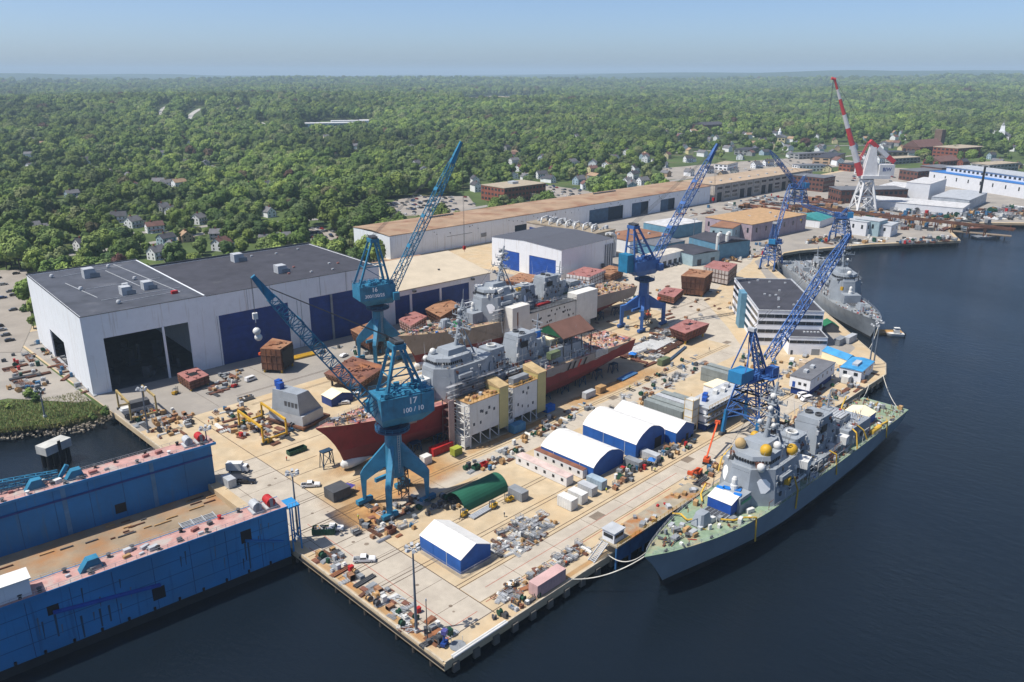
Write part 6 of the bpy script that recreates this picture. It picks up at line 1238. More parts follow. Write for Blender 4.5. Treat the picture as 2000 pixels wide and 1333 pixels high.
def car(label, px, py, head, c, van=False, group=None, name=None):
    g = at(px, py); t = thing(name or ('van' if van else 'car'), label, 'van' if van else 'car', (g.x, g.y, 4), rad(head), group); b = CARC[c]; L = 2.5 if van else 2.2
    pr = [(L, .45), (L + .02, .9), (L - .9 if not van else L - .5, 1.05), (.9 if not van else 1.6, 1.5 if not van else 2.1), (-L + .9 if not van else -L + .1, 1.5 if not van else 2.15), (-L, .95), (-L, .45)]
    MB().exy(pr, -.9, .9).build('body', b, t); zt = 1.42 if not van else 1.95; zb = 1.02 if not van else 1.25
    for s in (-1, 1): MB().add([(-L + .9, s * .905, zb), (.9, s * .905, zb), (.5 if not van else 1.2, s * .905, zt), (-L + 1.2, s * .905, zt)], [(0, 1, 2, 3)]).build('side_window', GLASS, t)
    a, bb = (pr[2], pr[3]); MB().add([(a[0] - .08, -.78, a[1] + .1), (a[0] - .08, .78, a[1] + .1), (bb[0] + .05, .7, bb[1] - .05), (bb[0] + .05, -.7, bb[1] - .05)], [(0, 1, 2, 3)]).build('windscreen', GLASS, t)
    wheels(t, (-L + .85, L - .85), .9, .34); return t
car('white minivan on asphalt before navy door', 490, 744, 8, 'white', True); car('white car parked beside the navy tent', 672, 790, 150, 'white'); car('white estate car behind the white car by navy tent', 694, 776, 150, 'white', True); car('white van beside annex building', 1546, 709, 20, 'white', True); car('silver car at annex door', 1573, 697, 10, 'silver')
car('white car by the pink and white hut modules', 672, 697, 15, 'white'); car('dark car near yellow beams before the hall', 628, 690, 15, 'grey'); car('white van near raised office corner', 1566, 776, 160, 'white', True); car('white tent van beside white van', 1574, 783, 160, 'white', True)
g = at(466, 922); t = thing('box_truck', 'white box lorry parked on pier near dock end', 'lorry', (g.x, g.y, 4), rad(-46)); MB().box(-3.6, 1.4, -1.2, 1.2, 1.0, 3.5).build('cargo_box', PIPEW, t); MB().exy([(1.5, .7), (3.5, .7), (3.5, 1.5), (3.0, 2.6), (1.5, 2.6)], -1.05, 1.05).build('cab', CARC['white'], t); MB().add([(3.52, -.9, 1.55), (3.52, .9, 1.55), (3.06, .8, 2.5), (3.06, -.8, 2.5)], [(0, 1, 2, 3)]).build('windscreen', GLASS, t); MB().box(-3.6, 3.4, -.6, .6, .5, .98).build('chassis', DGREY, t); wheels(t, (-2.3, 2.5), 1.1, .48)
def forklift(label, px, py, head, m_=YEL):
    g = at(px, py); t = thing('forklift', label, 'forklift', (g.x, g.y, 4), rad(head)); MB().exy([(-1.5, .4), (1.1, .4), (1.1, 1.0), (-.5, 1.2), (-1.5, 1.5)], -.7, .7).build('body', m_, t); m = MB()
    for x in (-.7, .8):
        for s in (-.6, .6): m.beam((x, s, 1.1), (x * .8, s, 2.3), .09)
    m.box(-.7, .8, -.66, .66, 2.3, 2.4); m.build('cab_frame', DGREY, t); m = MB()
    for s in (-.4, .4): m.beam((1.3, s, .2), (1.3, s, 3), .14).beam((1.3, s, .2), (2.5, s, .2), .14, .07)
    m.build('mast', DGREY, t); wheels(t, (-1, .8), .75, .36); return t
forklift('yellow forklift in front of the green shelter mouth', 906, 1009, 200); forklift('yellow forklift second from shelter mouth', 963, 993, 190); forklift('yellow forklift beside grey container', 994, 980, 170); forklift('yellow forklift before weathered gantry', 343, 770, 30); forklift('red forklift on the hall asphalt', 459, 756, 20, RED)
# skips
def skip(label, px, py, L, W, H, rz, m_, fill=None):
    g = at(px, py); t = thing('rubbish_skip', label, 'skip', (g.x, g.y, 4), rad(rz)); m = MB(); m.box(-L / 2, L / 2, -W / 2, -W / 2 + .1, .2, H).box(-L / 2, L / 2, W / 2 - .1, W / 2, .2, H).box(-L / 2, -L / 2 + .1, -W / 2 + .1, W / 2 - .1, .2, H).box(L / 2 - .1, L / 2, -W / 2 + .1, W / 2 - .1, .2, H).box(-L / 2 + .1, L / 2 - .1, -W / 2 + .1, W / 2 - .1, .2, .35); m.build('bin', m_, t)
    n = int(L / .8); rm = MB().box(-.06, .06, -.12, 0, .2, H).mesh('rib', m_)
    for i in range(n): x = -L / 2 + (i + .5) * L / n; link('rib', rm, t, (x, -W / 2 - .002, 0)); q = link('rib', rm, t, (x, W / 2 + .002, 0)); q.rotation_euler = (0, 0, math.pi)
    MB().box(-L / 2, L / 2, -.2, .2, 0, .2).build('skid', DGREY, t)
    if fill:
        m = MB()
        for i in range(40): m.mi = rnd.randrange(3); m.obox((rnd.uniform(-L / 2 + .5, L / 2 - .5), rnd.uniform(-W / 2 + .4, W / 2 - .4), H * .75 + rnd.uniform(0, .4)), (rnd.uniform(.3, 1.4), rnd.uniform(.2, .7), rnd.uniform(.2, .5)), rnd.uniform(0, 3), rnd.uniform(-.5, .5))
        m.build('rubble', [WOOD, PIPEW, DGREY], t)['kind'] = 'stuff'
skip('green skip heaped with rubbish beside white pickup', 633, 1042, 6.4, 2.4, 2.0, -42, GREEN, True); skip('long dark green empty skip near red bow', 580, 884, 6.8, 2.3, 1.6, 0, GREEN); skip('grey open skip by the hall asphalt line', 480, 782, 6, 2.4, 1.5, 0, GREY, True); skip('small black skip in pier corner laydown', 999, 1146, 3.0, 1.9, 1.1, 0, DGREY, True); skip('dark red skip behind crane seventeen feet', 763, 1041, 2.6, 2.2, 1.8, 0, RUST); skip('green skip beside red boxes on rail lane', 930, 917, 2.6, 1.8, 1.6, 0, GREEN); skip('red skip next to green skip on rail lane', 946, 912, 2.6, 1.8, 1.6, 0, RED)
# purple canopy, blue canopies
for lb, px, py, mm, s in (('purple pop up canopy beside dark grey container', 681, 962, mat('canopy_purple', S(92, 84, 170, 1.3), .7), 3), ('bright blue pop up canopy under red hull stern', 1235, 700, TARP, 3), ('blue pop up canopy in front of huts', 1272, 910, TARP, 2.2)):
    g = at(px, py); t = thing('canopy', lb, 'canopy', (g.x, g.y, 4), rad(20)); m = MB()
    for x in (-s / 2, s / 2):
        for y in (-s / 2, s / 2): m.beam((x, y, 0), (x, y, 2.2), .08)
    m.build('frame', LGREY, t); MB().fr([(-s * .55, -s * .55), (s * .55, -s * .55), (s * .55, s * .55), (-s * .55, s * .55)], 2.2, [(-.1, -.1), (.1, -.1), (.1, .1), (-.1, .1)], 3.1).build('cover', mm, t)
# floodlight masts
def mast(label, px, py, h, heads=6):
    g = at(px, py); t = thing('floodlight_mast', label, 'floodlight', (g.x, g.y, 4)); MB().tube((0, 0, 0), (0, 0, h), .38, 10, .18).build('pole', mat('mast_grey', S(120, 130, 142, 1.35), .5), t); MB().box(-1.6, 1.6, -.1, .1, h - .4, h - .1).box(-.1, .1, -1.6, 1.6, h - .42, h - .12).build('crossbar', LGREY, t)
    for i in range(heads): a = i * 2 * math.pi / heads; MB().obox((1.5 * math.cos(a), 1.5 * math.sin(a), h + .1), (.9, .7, .7), a, .4).build('lamp_head', LGREY, t)
    MB().obox((0, 0, .4), (1, 1, .8), 0).build('base', LGREY, t)
mast('tall floodlight mast at the pier corner', 813.4, 1234.5, 22.6); mast('floodlight mast beside the dock access tower', 583, 1052, 20.5); mast('floodlight mast at dock wall end', 414, 937, 18); mast('floodlight mast by the weathered gantry', 290, 845, 17); mast('floodlight mast on far quay corner, nearer of pair', 1697, 720, 20, 4); mast('floodlight mast on far quay corner, farther of pair', 1706, 713, 20, 4); mast('slim floodlight pole by the grassy bank', 88, 815, 11, 2); mast('floodlight mast on road by blue workshop', 1353, 486, 22, 5)
t = thing('lamp_pole', 'slim dark pole next to tall corner mast', 'pole', (*g2(835, 1252), 4)); MB().tube((0, 0, 0), (0, 0, 11), .14, 8, .1).build('pole', DGREY, t); MB().tube((0, 0, 10.9), (0, 0, 11.5), .2, 8, .15).build('lamp', LGREY, t)
# platform between pier and ship
t = thing('steel_platform', 'blue steel berthing platform with rusty deck and white booth', 'platform', (57.5, -2.4, 4))
PB = mat('platform_blue', S(52, 104, 156, 1.25), .6, var=.15); MB().box(0, 44, 0, 6.4, 3.0, 3.5).build('deck', mat('platform_deck', S(176, 166, 146, 1.35), .8, var=.12, c2=S(178, 120, 70, 1.35), lo=.5, hi=.65), t)
for i in range(8): MB().box(i * 6.2, i * 6.2 + .5, .1, .6, -3.6, 2.98).build('column', PB, t)
for i in range(7): MB().box(i * 6.2 + .6, i * 6.2 + 6.1, .2, .5, -1.5, 2.6).build('side_panel', PB, t)
MB().box(.6, 5, 1.6, 5.6, 3.52, 6.6).build('booth', WHITE2, t); MB().box(.54, .596, 2, 5.2, 4.8, 5.9).build('booth_window', GLASS, t); MB().box(1, 4.6, 1.54, 1.596, 4.8, 5.9).build('booth_window', GLASS, t); MB().box(.3, 5.3, 1.3, 5.9, 6.62, 6.8).build('booth_roof', LGREY, t)
m = MB()
for i in range(23): m.beam((i * 2, 0, 3.5), (i * 2, 0, 4.6), .08)
m.beam((0, 0, 4.6), (44, 0, 4.6), .08).beam((0, 0, 4.1), (44, 0, 4.1), .06); m.build('guard_rail', YEL, t)
m = MB()
for s in (3, 5): m.beam((-6, s, .1), (-.05, s, 3.4), .2, .35).beam((-6, s, 1.2), (-.05, s, 4.5), .08)
for i in range(12): m.box(-5.8 + i * .49, -5.4 + i * .49, 3, 5, .25 + i * .27, .32 + i * .27)
m.build('stair', LGREY, t)
for i in range(16): s = rnd.uniform(.5, 1.5); MB().obox((rnd.uniform(8, 43), rnd.uniform(1, 6), 3.5 + s * .4), (s * 1.5, s, s * .8), rnd.uniform(0, 1)).build('deck_box', rnd.choice((RUST, LGREY, WOOD, GREY, RED)), t)
# mooring ropes
ROPE = mat('mooring_rope', S(222, 218, 206, 1.2), .8)
def rope(label, a, b, sag, r=.14):
    a, b = Vector(a), Vector(b); tag(MB().path([a.lerp(b, i / 12) - Vector((0, 0, sag * 4 * (i / 12) * (1 - i / 12))) for i in range(13)], r, 6).build('mooring_rope', ROPE), label, 'rope')
rope('long white mooring rope from ship bow to pier edge', (55, -13.4, 11.4), (41, .6, 4.4), 2.2); rope('short white mooring rope from ship bow to platform', (56, -12.6, 11.4), (57, .4, 4.4), 2.6); rope('white stern mooring rope to the quay end', (207, -7, 8), (232, 0, 4.4), 1.2); rope('white stern mooring rope to the rusty quay', (207, -20, 8), (247, 0, 4.4), 1.4); rope('white bow rope of finished grey warship', (306, 25, 11), (278, 18.5, 4.4), 2.5)
# floating stage and patrol boat at the far ship bow
g = at(1728, 650, .4); t = thing('floating_stage', 'pale floating stage with yellow edge off the far bow', 'pontoon', (g.x, g.y, 0), rad(130)); MB().box(-9, 9, -2.4, 2.4, -.3, .9).build('float', WOOD, t); MB().box(-9, 9, -2.5, -2.2, .9, 1.2).build('edge', YEL, t)
g = at(1750, 655, .3); t = thing('patrol_boat', 'small white patrol boat tied beside floating stage', 'boat', (g.x, g.y, 0), rad(125)); MB().fr([(-3.6, -.9), (2.4, -.9), (4.2, 0), (2.4, .9), (-3.6, .9)], -.2, [(-3.8, -1.4), (2.6, -1.4), (5, 0), (2.6, 1.4), (-3.8, 1.4)], 1.3).build('hull', PIPEW, t); MB().box(-1.4, 1.4, -1, 1, 1.32, 3).build('cabin', PIPEW, t); MB().box(1.41, 1.46, -.8, .8, 2, 2.8).build('windscreen', GLASS, t); m = MB()
for x in (-1.2, 1.2): m.beam((x, -.9, 3), (x, -.9, 4.2), .08).beam((x, .9, 3), (x, .9, 4.2), .08)
m.box(-1.4, 1.4, -1, 1, 4.2, 4.3); m.build('roof_frame', PIPEW, t)
for s in (-.5, .5): MB().box(-4.5, -3.82, s - .25, s + .25, .2, 1.6).build('outboard_motor', DARK, t)
# ------------------------------------------------------------------ trees
def leafmat(name, stops):
    m = bpy.data.materials.new(name); m.use_nodes = True; t = m.node_tree; N = t.nodes; K = t.links; p = N['Principled BSDF']; p.inputs['Roughness'].default_value = .7; p.inputs['Specular IOR Level'].default_value = .15
    oi = N.new('ShaderNodeObjectInfo'); cr = N.new('ShaderNodeValToRGB'); e = cr.color_ramp.elements
    while len(e) < len(stops): e.new(.5)
    for q, (pos, c) in zip(e, stops): q.position = pos; q.color = (*c, 1)
    K.new(oi.outputs['Random'], cr.inputs[0])
    g = N.new('ShaderNodeNewGeometry'); n = N.new('ShaderNodeTexNoise'); n.inputs['Scale'].default_value = .35; n.inputs['Detail'].default_value = 3; K.new(g.outputs['Position'], n.inputs['Vector'])
    r = N.new('ShaderNodeMapRange'); r.inputs[1].default_value = .3; r.inputs[2].default_value = .7; r.inputs[3].default_value = .65; r.inputs[4].default_value = 1.3; K.new(n.outputs['Fac'], r.inputs[0])
    n2 = N.new('ShaderNodeTexNoise'); n2.inputs['Scale'].default_value = .0035; n2.inputs['Detail'].default_value = 5; K.new(g.outputs['Position'], n2.inputs['Vector']); r2 = N.new('ShaderNodeMapRange'); r2.inputs[1].default_value = .35; r2.inputs[2].default_value = .65; r2.inputs[3].default_value = .5; r2.inputs[4].default_value = 1.12; K.new(n2.outputs['Fac'], r2.inputs[0]); mu = N.new('ShaderNodeMath'); mu.operation = 'MULTIPLY'; K.new(r.outputs[0], mu.inputs[0]); K.new(r2.outputs[0], mu.inputs[1])
    hs = N.new('ShaderNodeHueSaturation'); K.new(cr.outputs[0], hs.inputs['Color']); K.new(mu.outputs[0], hs.inputs['Value']); K.new(hs.outputs[0], p.inputs['Base Color'])
    return m
LEAF = leafmat('broadleaf', [(0, (.070, .125, .034)), (.18, (.125, .200, .046)), (.36, (.205, .290, .060)), (.52, (.076, .132, .046)), (.7, (.250, .325, .070)), (.86, (.150, .215, .076)), (.985, (.215, .245, .100)), (.999, (.110, .050, .045))])
NEED = leafmat('conifer_needles', [(0, (.040, .080, .032)), (.5, (.058, .104, .042)), (1, (.078, .125, .050))])
BARK = mat('bark', (.09, .07, .05), .9, var=.2)
def crown_mesh(name, R_, lobes, rx, rzz, zc, n, sz, m_):
    v, f = [], []; L = []
    for i in range(lobes):
        th = R_.uniform(0, 6.28); u = R_.uniform(-.75, .9); q = math.sqrt(1 - u * u) * R_.uniform(.35, .62); L.append((Vector((q * math.cos(th) * rx, q * math.sin(th) * rx, zc + u * rzz * .55)), rx * R_.uniform(.4, .56)))
    for i in range(n):
        c, r = L[i % lobes]; d = Vector((R_.gauss(0, 1), R_.gauss(0, 1), R_.gauss(.25, 1))).normalized(); p = c + d * r * R_.uniform(.82, 1.06)
        nn = (d + Vector((R_.gauss(0, .24), R_.gauss(0, .24), R_.gauss(.15, .24)))).normalized(); a = nn.cross(Vector((R_.gauss(0, 1), R_.gauss(0, 1), R_.gauss(0, 1)))).normalized(); b = nn.cross(a); s = sz * R_.uniform(.6, 1.25); k = len(v)
        v += [p + a * s, p + b * s * .8, p - a * s, p - b * s * .8]; f.append((k, k + 1, k + 2, k + 3))
    for c, r in L:
        k = len(v); mm = MB().ball((c.x, c.y, c.z), r * .8, 7, 4); v += [Vector(q) for q in mm.v]; f += [tuple(i + k for i in q) for q in mm.f]
    me = bpy.data.meshes.new(name); me.from_pydata([tuple(q) for q in v], [], f); me.materials.append(m_); me.update(); return me
def conifer_mesh(name, R_, h, r, n, m_):
    v, f = [], []
    for i in range(n):
        z = h * (.16 + .84 * (1 - math.sqrt(R_.random()))); rr = r * (1 - z / h) ** .8 * R_.uniform(.45, 1.1) + .2; th = R_.uniform(0, 6.28); p = Vector((rr * math.cos(th), rr * math.sin(th), z)); out = Vector((math.cos(th), math.sin(th), -.35)).normalized(); tan = Vector((-math.sin(th), math.cos(th), 0)); s = R_.uniform(.6, 1.2); k = len(v)
        v += [p - out * s * 1.2, p + tan * s * .6, p + out * s * 1.1, p - tan * s * .6]; f.append((k, k + 1, k + 2, k + 3))
    mm = MB().rev((0, 0, 0), [(r * .35, h * .18), (r * .55, h * .3), (r * .28, h * .65), (.05, h * .97)], 7); k = len(v); v += [Vector(q) for q in mm.v]; f += [tuple(i + k for i in q) for q in mm.f]
    me = bpy.data.meshes.new(name); me.from_pydata([tuple(q) for q in v], [], f); me.materials.append(m_); me.update(); return me
Rt = random.Random(31)
CROWNS = [crown_mesh('crown', Rt, lb, rx, rz_, zc, n, sz, LEAF) for lb, rx, rz_, zc, n, sz in ((11, 6.2, 5.4, 9.2, 1100, .72), (8, 4.8, 6.0, 9.2, 900, .68), (15, 7.6, 5.2, 9.0, 1400, .76), (9, 5.4, 4.8, 8.0, 900, .68), (13, 6.0, 6.6, 10.0, 1150, .74))] + [conifer_mesh('crown', Rt, 19, 3.9, 520, NEED), conifer_mesh('crown', Rt, 22, 3.3, 480, NEED)]
TRUNK = MB().tube((0, 0, -.5), (.2, .1, 5), .42, 7, .3).tube((.2, .1, 5), (.1, .3, 10), .3, 6, .1).tube((.2, .1, 4.6), (2.6, .6, 8.4), .2, 5, .08).tube((.2, .1, 4.8), (-1.9, 1.7, 8.8), .2, 5, .08).tube((.2, .1, 5), (-.6, -2.4, 8.6), .18, 5, .07).mesh('trunk', BARK)
TRUNKC = MB().tube((0, 0, -.5), (0, 0, 17), .34, 6, .06).mesh('trunk', BARK)
# ------------------------------------------------------------------ town layout
def inpoly(x, y, P):
    c = False; j = len(P) - 1
    for i in range(len(P)):
        if (P[i][1] > y) != (P[j][1] > y) and x < (P[j][0] - P[i][0]) * (y - P[i][1]) / (P[j][1] - P[i][1]) + P[i][0]: c = not c
        j = i
    return c
LOTS = {'hall side': [(-60, 530), (52, 528), (58, 560), (62, 640), (40, 690), (-60, 690)], 'behind halls': [(588, 452), (622, 443), (672, 464), (660, 484), (604, 478)], 'brick office': [(745, 402), (800, 384), (915, 384), (930, 404), (862, 424), (752, 420)], 'brick office annex': [(1020, 368), (1060, 361), (1150, 374), (1160, 388), (1100, 390), (1026, 382)], 'avenue': [(1290, 330), (1420, 318), (1600, 306), (1690, 318), (1560, 338), (1300, 352)], 'crane road': [(1585, 348), (1660, 340), (1780, 330), (1860, 336), (1760, 356), (1640, 372), (1590, 366)]}
CLEAR = [[(455, 213), (490, 208), (500, 222), (450, 226)], [(905, 196), (960, 188), (1065, 193), (1060, 200), (900, 204)], [(584, 242), (640, 236), (735, 238), (730, 254), (590, 256)], [(640, 318), (700, 306), (716, 312), (650, 326)], [(1620, 285), (1780, 290), (1800, 330), (1600, 330)], [(770, 418), (920, 400), (930, 412), (800, 432)], [(900, 372), (1030, 360), (1040, 392), (905, 404)], [(1290, 342), (1600, 318), (1610, 350), (1300, 372)]]
def dense(P, k=5): return [(a[0] + (b[0] - a[0]) * i / k, a[1] + (b[1] - a[1]) * i / k) for a, b in zip(P, P[1:]) for i in range(k)] + [P[-1]]
HIGHWAY = [dense(P) for P in [[(326, 209), (319, 213), (314, 220), (313, 226), (318, 230)], [(394, 213), (384, 217), (374, 224), (370, 231), (376, 236), (396, 238)], [(508, 240), (516, 244), (524, 250)]]]
ROADM = mat('road_asphalt', S(168, 164, 158, 1.4), .9, var=.08); LOTM = mat('lot_asphalt', S(172, 164, 154, 1.4), .9, var=.1, scale=.06)
def drape(name, poly, m_, up=.25, n=6):
    p = [att(*q) for q in poly]; c = sum((q for q in p), Vector()) / len(p); m = MB(); v = [(c.x, c.y, hz(c.x, c.y) + up)]; f = []
    N_ = len(p)
    for k in range(1, n + 1):
        for q in p: x, y = c.x + (q.x - c.x) * k / n, c.y + (q.y - c.y) * k / n; v.append((x, y, hz(x, y) + up))
    for i in range(N_): f.append((0, 1 + i, 1 + (i + 1) % N_))
    for k in range(n - 1):
        for i in range(N_): a = 1 + k * N_ + i; b = 1 + k * N_ + (i + 1) % N_; f.append((a, a + N_, b + N_, b))
    m.add(v, f); return kind(m.build(name, m_), 'structure')
for k, P in LOTS.items(): drape('parking_lot', P, LOTM)
drape('gravel_pit', CLEAR[0], mat('gravel_tan', S(206, 188, 160, 1.4), .9), .6); drape('gravel_pit', CLEAR[1], mat('gravel_tan', S(206, 188, 160), .9), .8)

for P in HIGHWAY:
    v = []
    for px, py in P: a, b = att(px - 5, py), att(px + 5, py); v += [(a.x, a.y, a.z + .7), (b.x, b.y, b.z + .7)]
    kind(MB().add(v, [(2 * i, 2 * i + 1, 2 * i + 3, 2 * i + 2) for i in range(len(P) - 1)]).build('highway', mat('highway_pale', S(206, 204, 198, 1.4), .9)), 'structure')
def road(pts, w):
    q = [att(*p) for p in pts]; v = []
    for a, b in zip(q, q[1:]):
        for i in range(9): v.append(a.lerp(b, i / 8))
    o = []
    for i, p in enumerate(v):
        d = (v[min(i + 1, len(v) - 1)] - v[max(0, i - 1)]); d.z = 0
        if d.length < 1e-3: d = Vector((1, 0, 0))
        d.normalize(); nn = Vector((-d.y, d.x, 0)) * w / 2
        for s in (1, -1): x, y = p.x + nn.x * s, p.y + nn.y * s; o.append((x, y, hz(x, y) + .2))
    kind(MB().add(o, [(2 * i, 2 * i + 1, 2 * i + 3, 2 * i + 2) for i in range(len(v) - 1)]).build('road', ROADM), 'structure'); return v
ROADS = [road(r, 9) for r in ([(-80, 505), (60, 506), (160, 496), (330, 470), (480, 440), (600, 430), (700, 425)], [(200, 460), (330, 452), (420, 440)], [(700, 425), (860, 418), (1000, 395), (1200, 372), (1400, 340), (1560, 318), (1700, 300)], [(1560, 320), (1800, 318), (2000, 322), (2150, 330)], [(1000, 340), (1150, 336), (1300, 322)], [(230, 445), (300, 432), (330, 420)], [(1300, 300), (1500, 288), (1700, 284)])]
# houses
WALLS = {'white': mat('clapboard_white', S(238, 240, 242, 1.08), .7, var=.05), 'cream': mat('clapboard_cream', S(226, 214, 168, 1.25), .7, var=.05), 'pale blue': mat('clapboard_blue', S(178, 200, 214, 1.25), .7), 'grey': mat('clapboard_grey', S(170, 172, 172, 1.3), .7), 'brick': mat('brick_wall', S(156, 92, 72, 1.35), .85, var=.1), 'tan': mat('clapboard_tan', S(200, 172, 140, 1.3), .75)}
ROOFS = {'grey': mat('shingle_grey', S(122, 122, 126, 1.35), .85, var=.12), 'dark': mat('shingle_dark', S(84, 84, 90, 1.35), .85, var=.12), 'red brown': mat('shingle_red', S(132, 98, 90, 1.5), .85, var=.1), 'tan': mat('shingle_tan', S(178, 150, 122, 1.35), .85, var=.1)}
def house(label, g, rz, wl, rf, L=11., W=8., H=5.6, rh=3.2, wing=False, group=None, porch=True, detail=True):
    t = thing('house', label, 'house', (g.x, g.y, g.z - .2), rz, group); wm, rm = WALLS[wl], ROOFS[rf]
    m = MB().box(0, L, 0, W, 0, H); m.exx([(0, H), (W, H), (W / 2, H + rh)], .02, L - .02); m.build('wall', wm, t)
    ro = MB()
    for s in (0, 1):
        y0, yr = (-.5, W / 2) if s == 0 else (W + .5, W / 2); z0 = H - .5 * rh / (W / 2); ro.hexa([(-.4, y0, z0), (L + .4, y0, z0), (L + .4, yr, H + rh), (-.4, yr, H + rh), (-.4, y0, z0 + .25), (L + .4, y0, z0 + .25), (L + .4, yr, H + rh + .27), (-.4, yr, H + rh + .27)])
    r_ = ro.build('roof', rm, t); MB().box(L * .3, L * .3 + .9, W * .5 - .4, W * .5 + .5, H + rh - 1, H + rh + 1.4).build('chimney', WALLS['brick'], r_)
    nx = max(2, int(L / 3)); fl = (1.0, 3.6) if H > 4.5 else (1.0,)
    if detail:
        for z in fl:
            for i in range(nx): x = (i + .5) * L / nx; MB().box(x - .5, x + .5, -.07, -.004, z, z + 1.5).build('window', GLASS, t)
            for i in range(2): y = (i + .5) * W / 2; MB().box(-.07, -.004, y - .5, y + .5, z, z + 1.5).build('window', GLASS, t)
        MB().box(-.07, -.004, W / 2 - .4, W / 2 + .4, H + .3, H + 1.4).build('window', GLASS, t); MB().box(L * .5 - .5, L * .5 + .5, -.08, -.004, 0, .96).build('door', DGREY, t)
    if porch and detail: MB().box(L * .15, L * .85, -2.2, -.1, 2.7, 2.9).build('porch_roof', rm, t); MB().box(L * .15, L * .85, -2.2, -.1, 0, .4).build('porch', wm, t)
    if wing: MB().box(L + .01, L + 6, 1, W - 1, 0, H * .7).build('wing', wm, t); MB().exx([(.6, H * .7), (W - .6, H * .7), (W / 2, H * .7 + rh * .7)], L + .02, L + 6.3).build('wing_roof', rm, t)
    return t
HL = [(56, 455, 'white', 'grey', 1), (104, 452, 'grey', 'dark', 0), (157, 492, 'white', 'dark', 0), (259, 447, 'white', 'grey', 1), (289, 457, 'white', 'red brown', 0), (390, 440, 'white', 'grey', 1), (434, 492, 'white', 'red brown', 1), (507, 482, 'cream', 'grey', 1), (541, 480, 'cream', 'grey', 0), (304, 510, 'white', 'grey', 0), (330, 516, 'grey', 'grey', 0), (355, 497, 'pale blue', 'grey', 1), (320, 482, 'pale blue', 'dark', 0), (378, 472, 'tan', 'tan', 0), (410, 470, 'grey', 'grey', 1), (133, 390, 'pale blue', 'grey', 0), (185, 352, 'white', 'grey', 0), (178, 342, 'grey', 'grey', 1), (227, 344, 'tan', 'grey', 0), (427, 350, 'white', 'grey', 0), (540, 424, 'white', 'grey', 0), (318, 418, 'grey', 'grey', 0), (336, 422, 'white', 'grey', 1), (217, 436, 'white', 'dark', 0), (262, 352, 'white', 'grey', 0), (265, 380, 'white', 'grey', 0), (150, 402, 'white', 'grey', 1), (60, 392, 'white', 'tan', 0)]
HM = [(1014, 336, 'white', 'red brown', 1), (1061, 316, 'white', 'grey', 0), (1051, 350, 'white', 'dark', 0), (1077, 339, 'brick', 'red brown', 0), (1086, 357, 'white', 'dark', 1), (1116, 326, 'white', 'grey', 1), (1000, 322, 'white', 'grey', 0), (1203, 366, 'white', 'grey', 1), (1225, 364, 'white', 'grey', 1), (1252, 363, 'white', 'grey', 0), (1210, 316, 'white', 'dark', 0), (1226, 304, 'white', 'grey', 0), (1275, 325, 'white', 'dark', 1), (1231, 276, 'white', 'dark', 0), (1336, 270, 'pale blue', 'grey', 1), (1340, 318, 'white', 'dark', 1), (867, 296, 'white', 'dark', 1), (804, 287, 'white', 'grey', 0), (748, 273, 'grey', 'grey', 0), (1007, 258, 'white', 'grey', 0), (949, 240, 'grey', 'grey', 1), (1311, 346, 'tan', 'grey', 0), (1150, 354, 'tan', 'red brown', 0), (905, 292, 'white', 'grey', 0), (990, 296, 'grey', 'dark', 0)]
HR = [(1541, 276, 'cream', 'grey', 1), (1450, 313, 'white', 'dark', 0), (1475, 330, 'white', 'grey', 1), (1495, 326, 'white', 'dark', 0), (1517, 333, 'grey', 'dark', 0), (1440, 344, 'grey', 'grey', 1), (1587, 333, 'grey', 'dark', 1), (1356, 344, 'white', 'grey', 0), (1380, 340, 'white', 'dark', 0), (1412, 350, 'tan', 'dark', 0), (1350, 262, 'white', 'tan', 1), (1400, 276, 'white', 'grey', 0), (1425, 268, 'pale blue', 'grey', 1), (1480, 268, 'white', 'grey', 1), (1532, 250, 'white', 'grey', 0), (1600, 300, 'white', 'grey', 1), (1640, 296, 'tan', 'grey', 0), (1725, 296, 'white', 'grey', 0), (1745, 290, 'grey', 'dark', 1), (1798, 244, 'white', 'grey', 1), (1845, 262, 'white', 'grey', 0), (1900, 300, 'grey', 'grey', 1), (1935, 312, 'pale blue', 'dark', 0), (1960, 324, 'pale blue', 'grey', 0), (1990, 330, 'tan', 'dark', 1), (1985, 296, 'white', 'dark', 0), (1880, 326, 'brick', 'dark', 1), (1780, 216, 'white', 'grey', 0), (1760, 222, 'grey', 'grey', 0), (1930, 208, 'white', 'grey', 0), (1400, 214, 'white', 'grey', 0)]
ORD = ['first', 'second', 'third', 'fourth', 'fifth', 'sixth', 'seventh', 'eighth', 'ninth', 'tenth', 'eleventh', 'twelfth', 'thirteenth', 'fourteenth', 'fifteenth', 'sixteenth', 'seventeenth', 'eighteenth', 'nineteenth', 'twentieth'] + ['twenty-' + q for q in ('first', 'second', 'third', 'fourth', 'fifth', 'sixth', 'seventh', 'eighth', 'ninth')] + ['thirtieth', 'thirty-first', 'thirty-second']
HPOS = []
for rows, where in ((HL, 'behind the halls'), (HM, 'above the long shed'), (HR, 'in the town past the sheds')):
    rows = sorted(rows)
    for i, (px, py, wl, rf, wing) in enumerate(rows):
        g = att(px, py); HPOS.append((g.x, g.y)); a = rnd.choice((-.07, 1.5, .35, -.5)) + rnd.uniform(-.15, .15); big = py < 330
        house('%s%s house with %s roof, %s from left %s' % ('winged ' if wing else '', wl, rf, ORD[i], where), g, a, wl, rf, rnd.uniform(10, 13.5) * (1.15 if big else 1), rnd.uniform(7.5, 9.5), rnd.choice((5.4, 6.0)) + (1 if big else 0), rnd.uniform(2.8, 3.8), bool(wing), detail=py > 300)
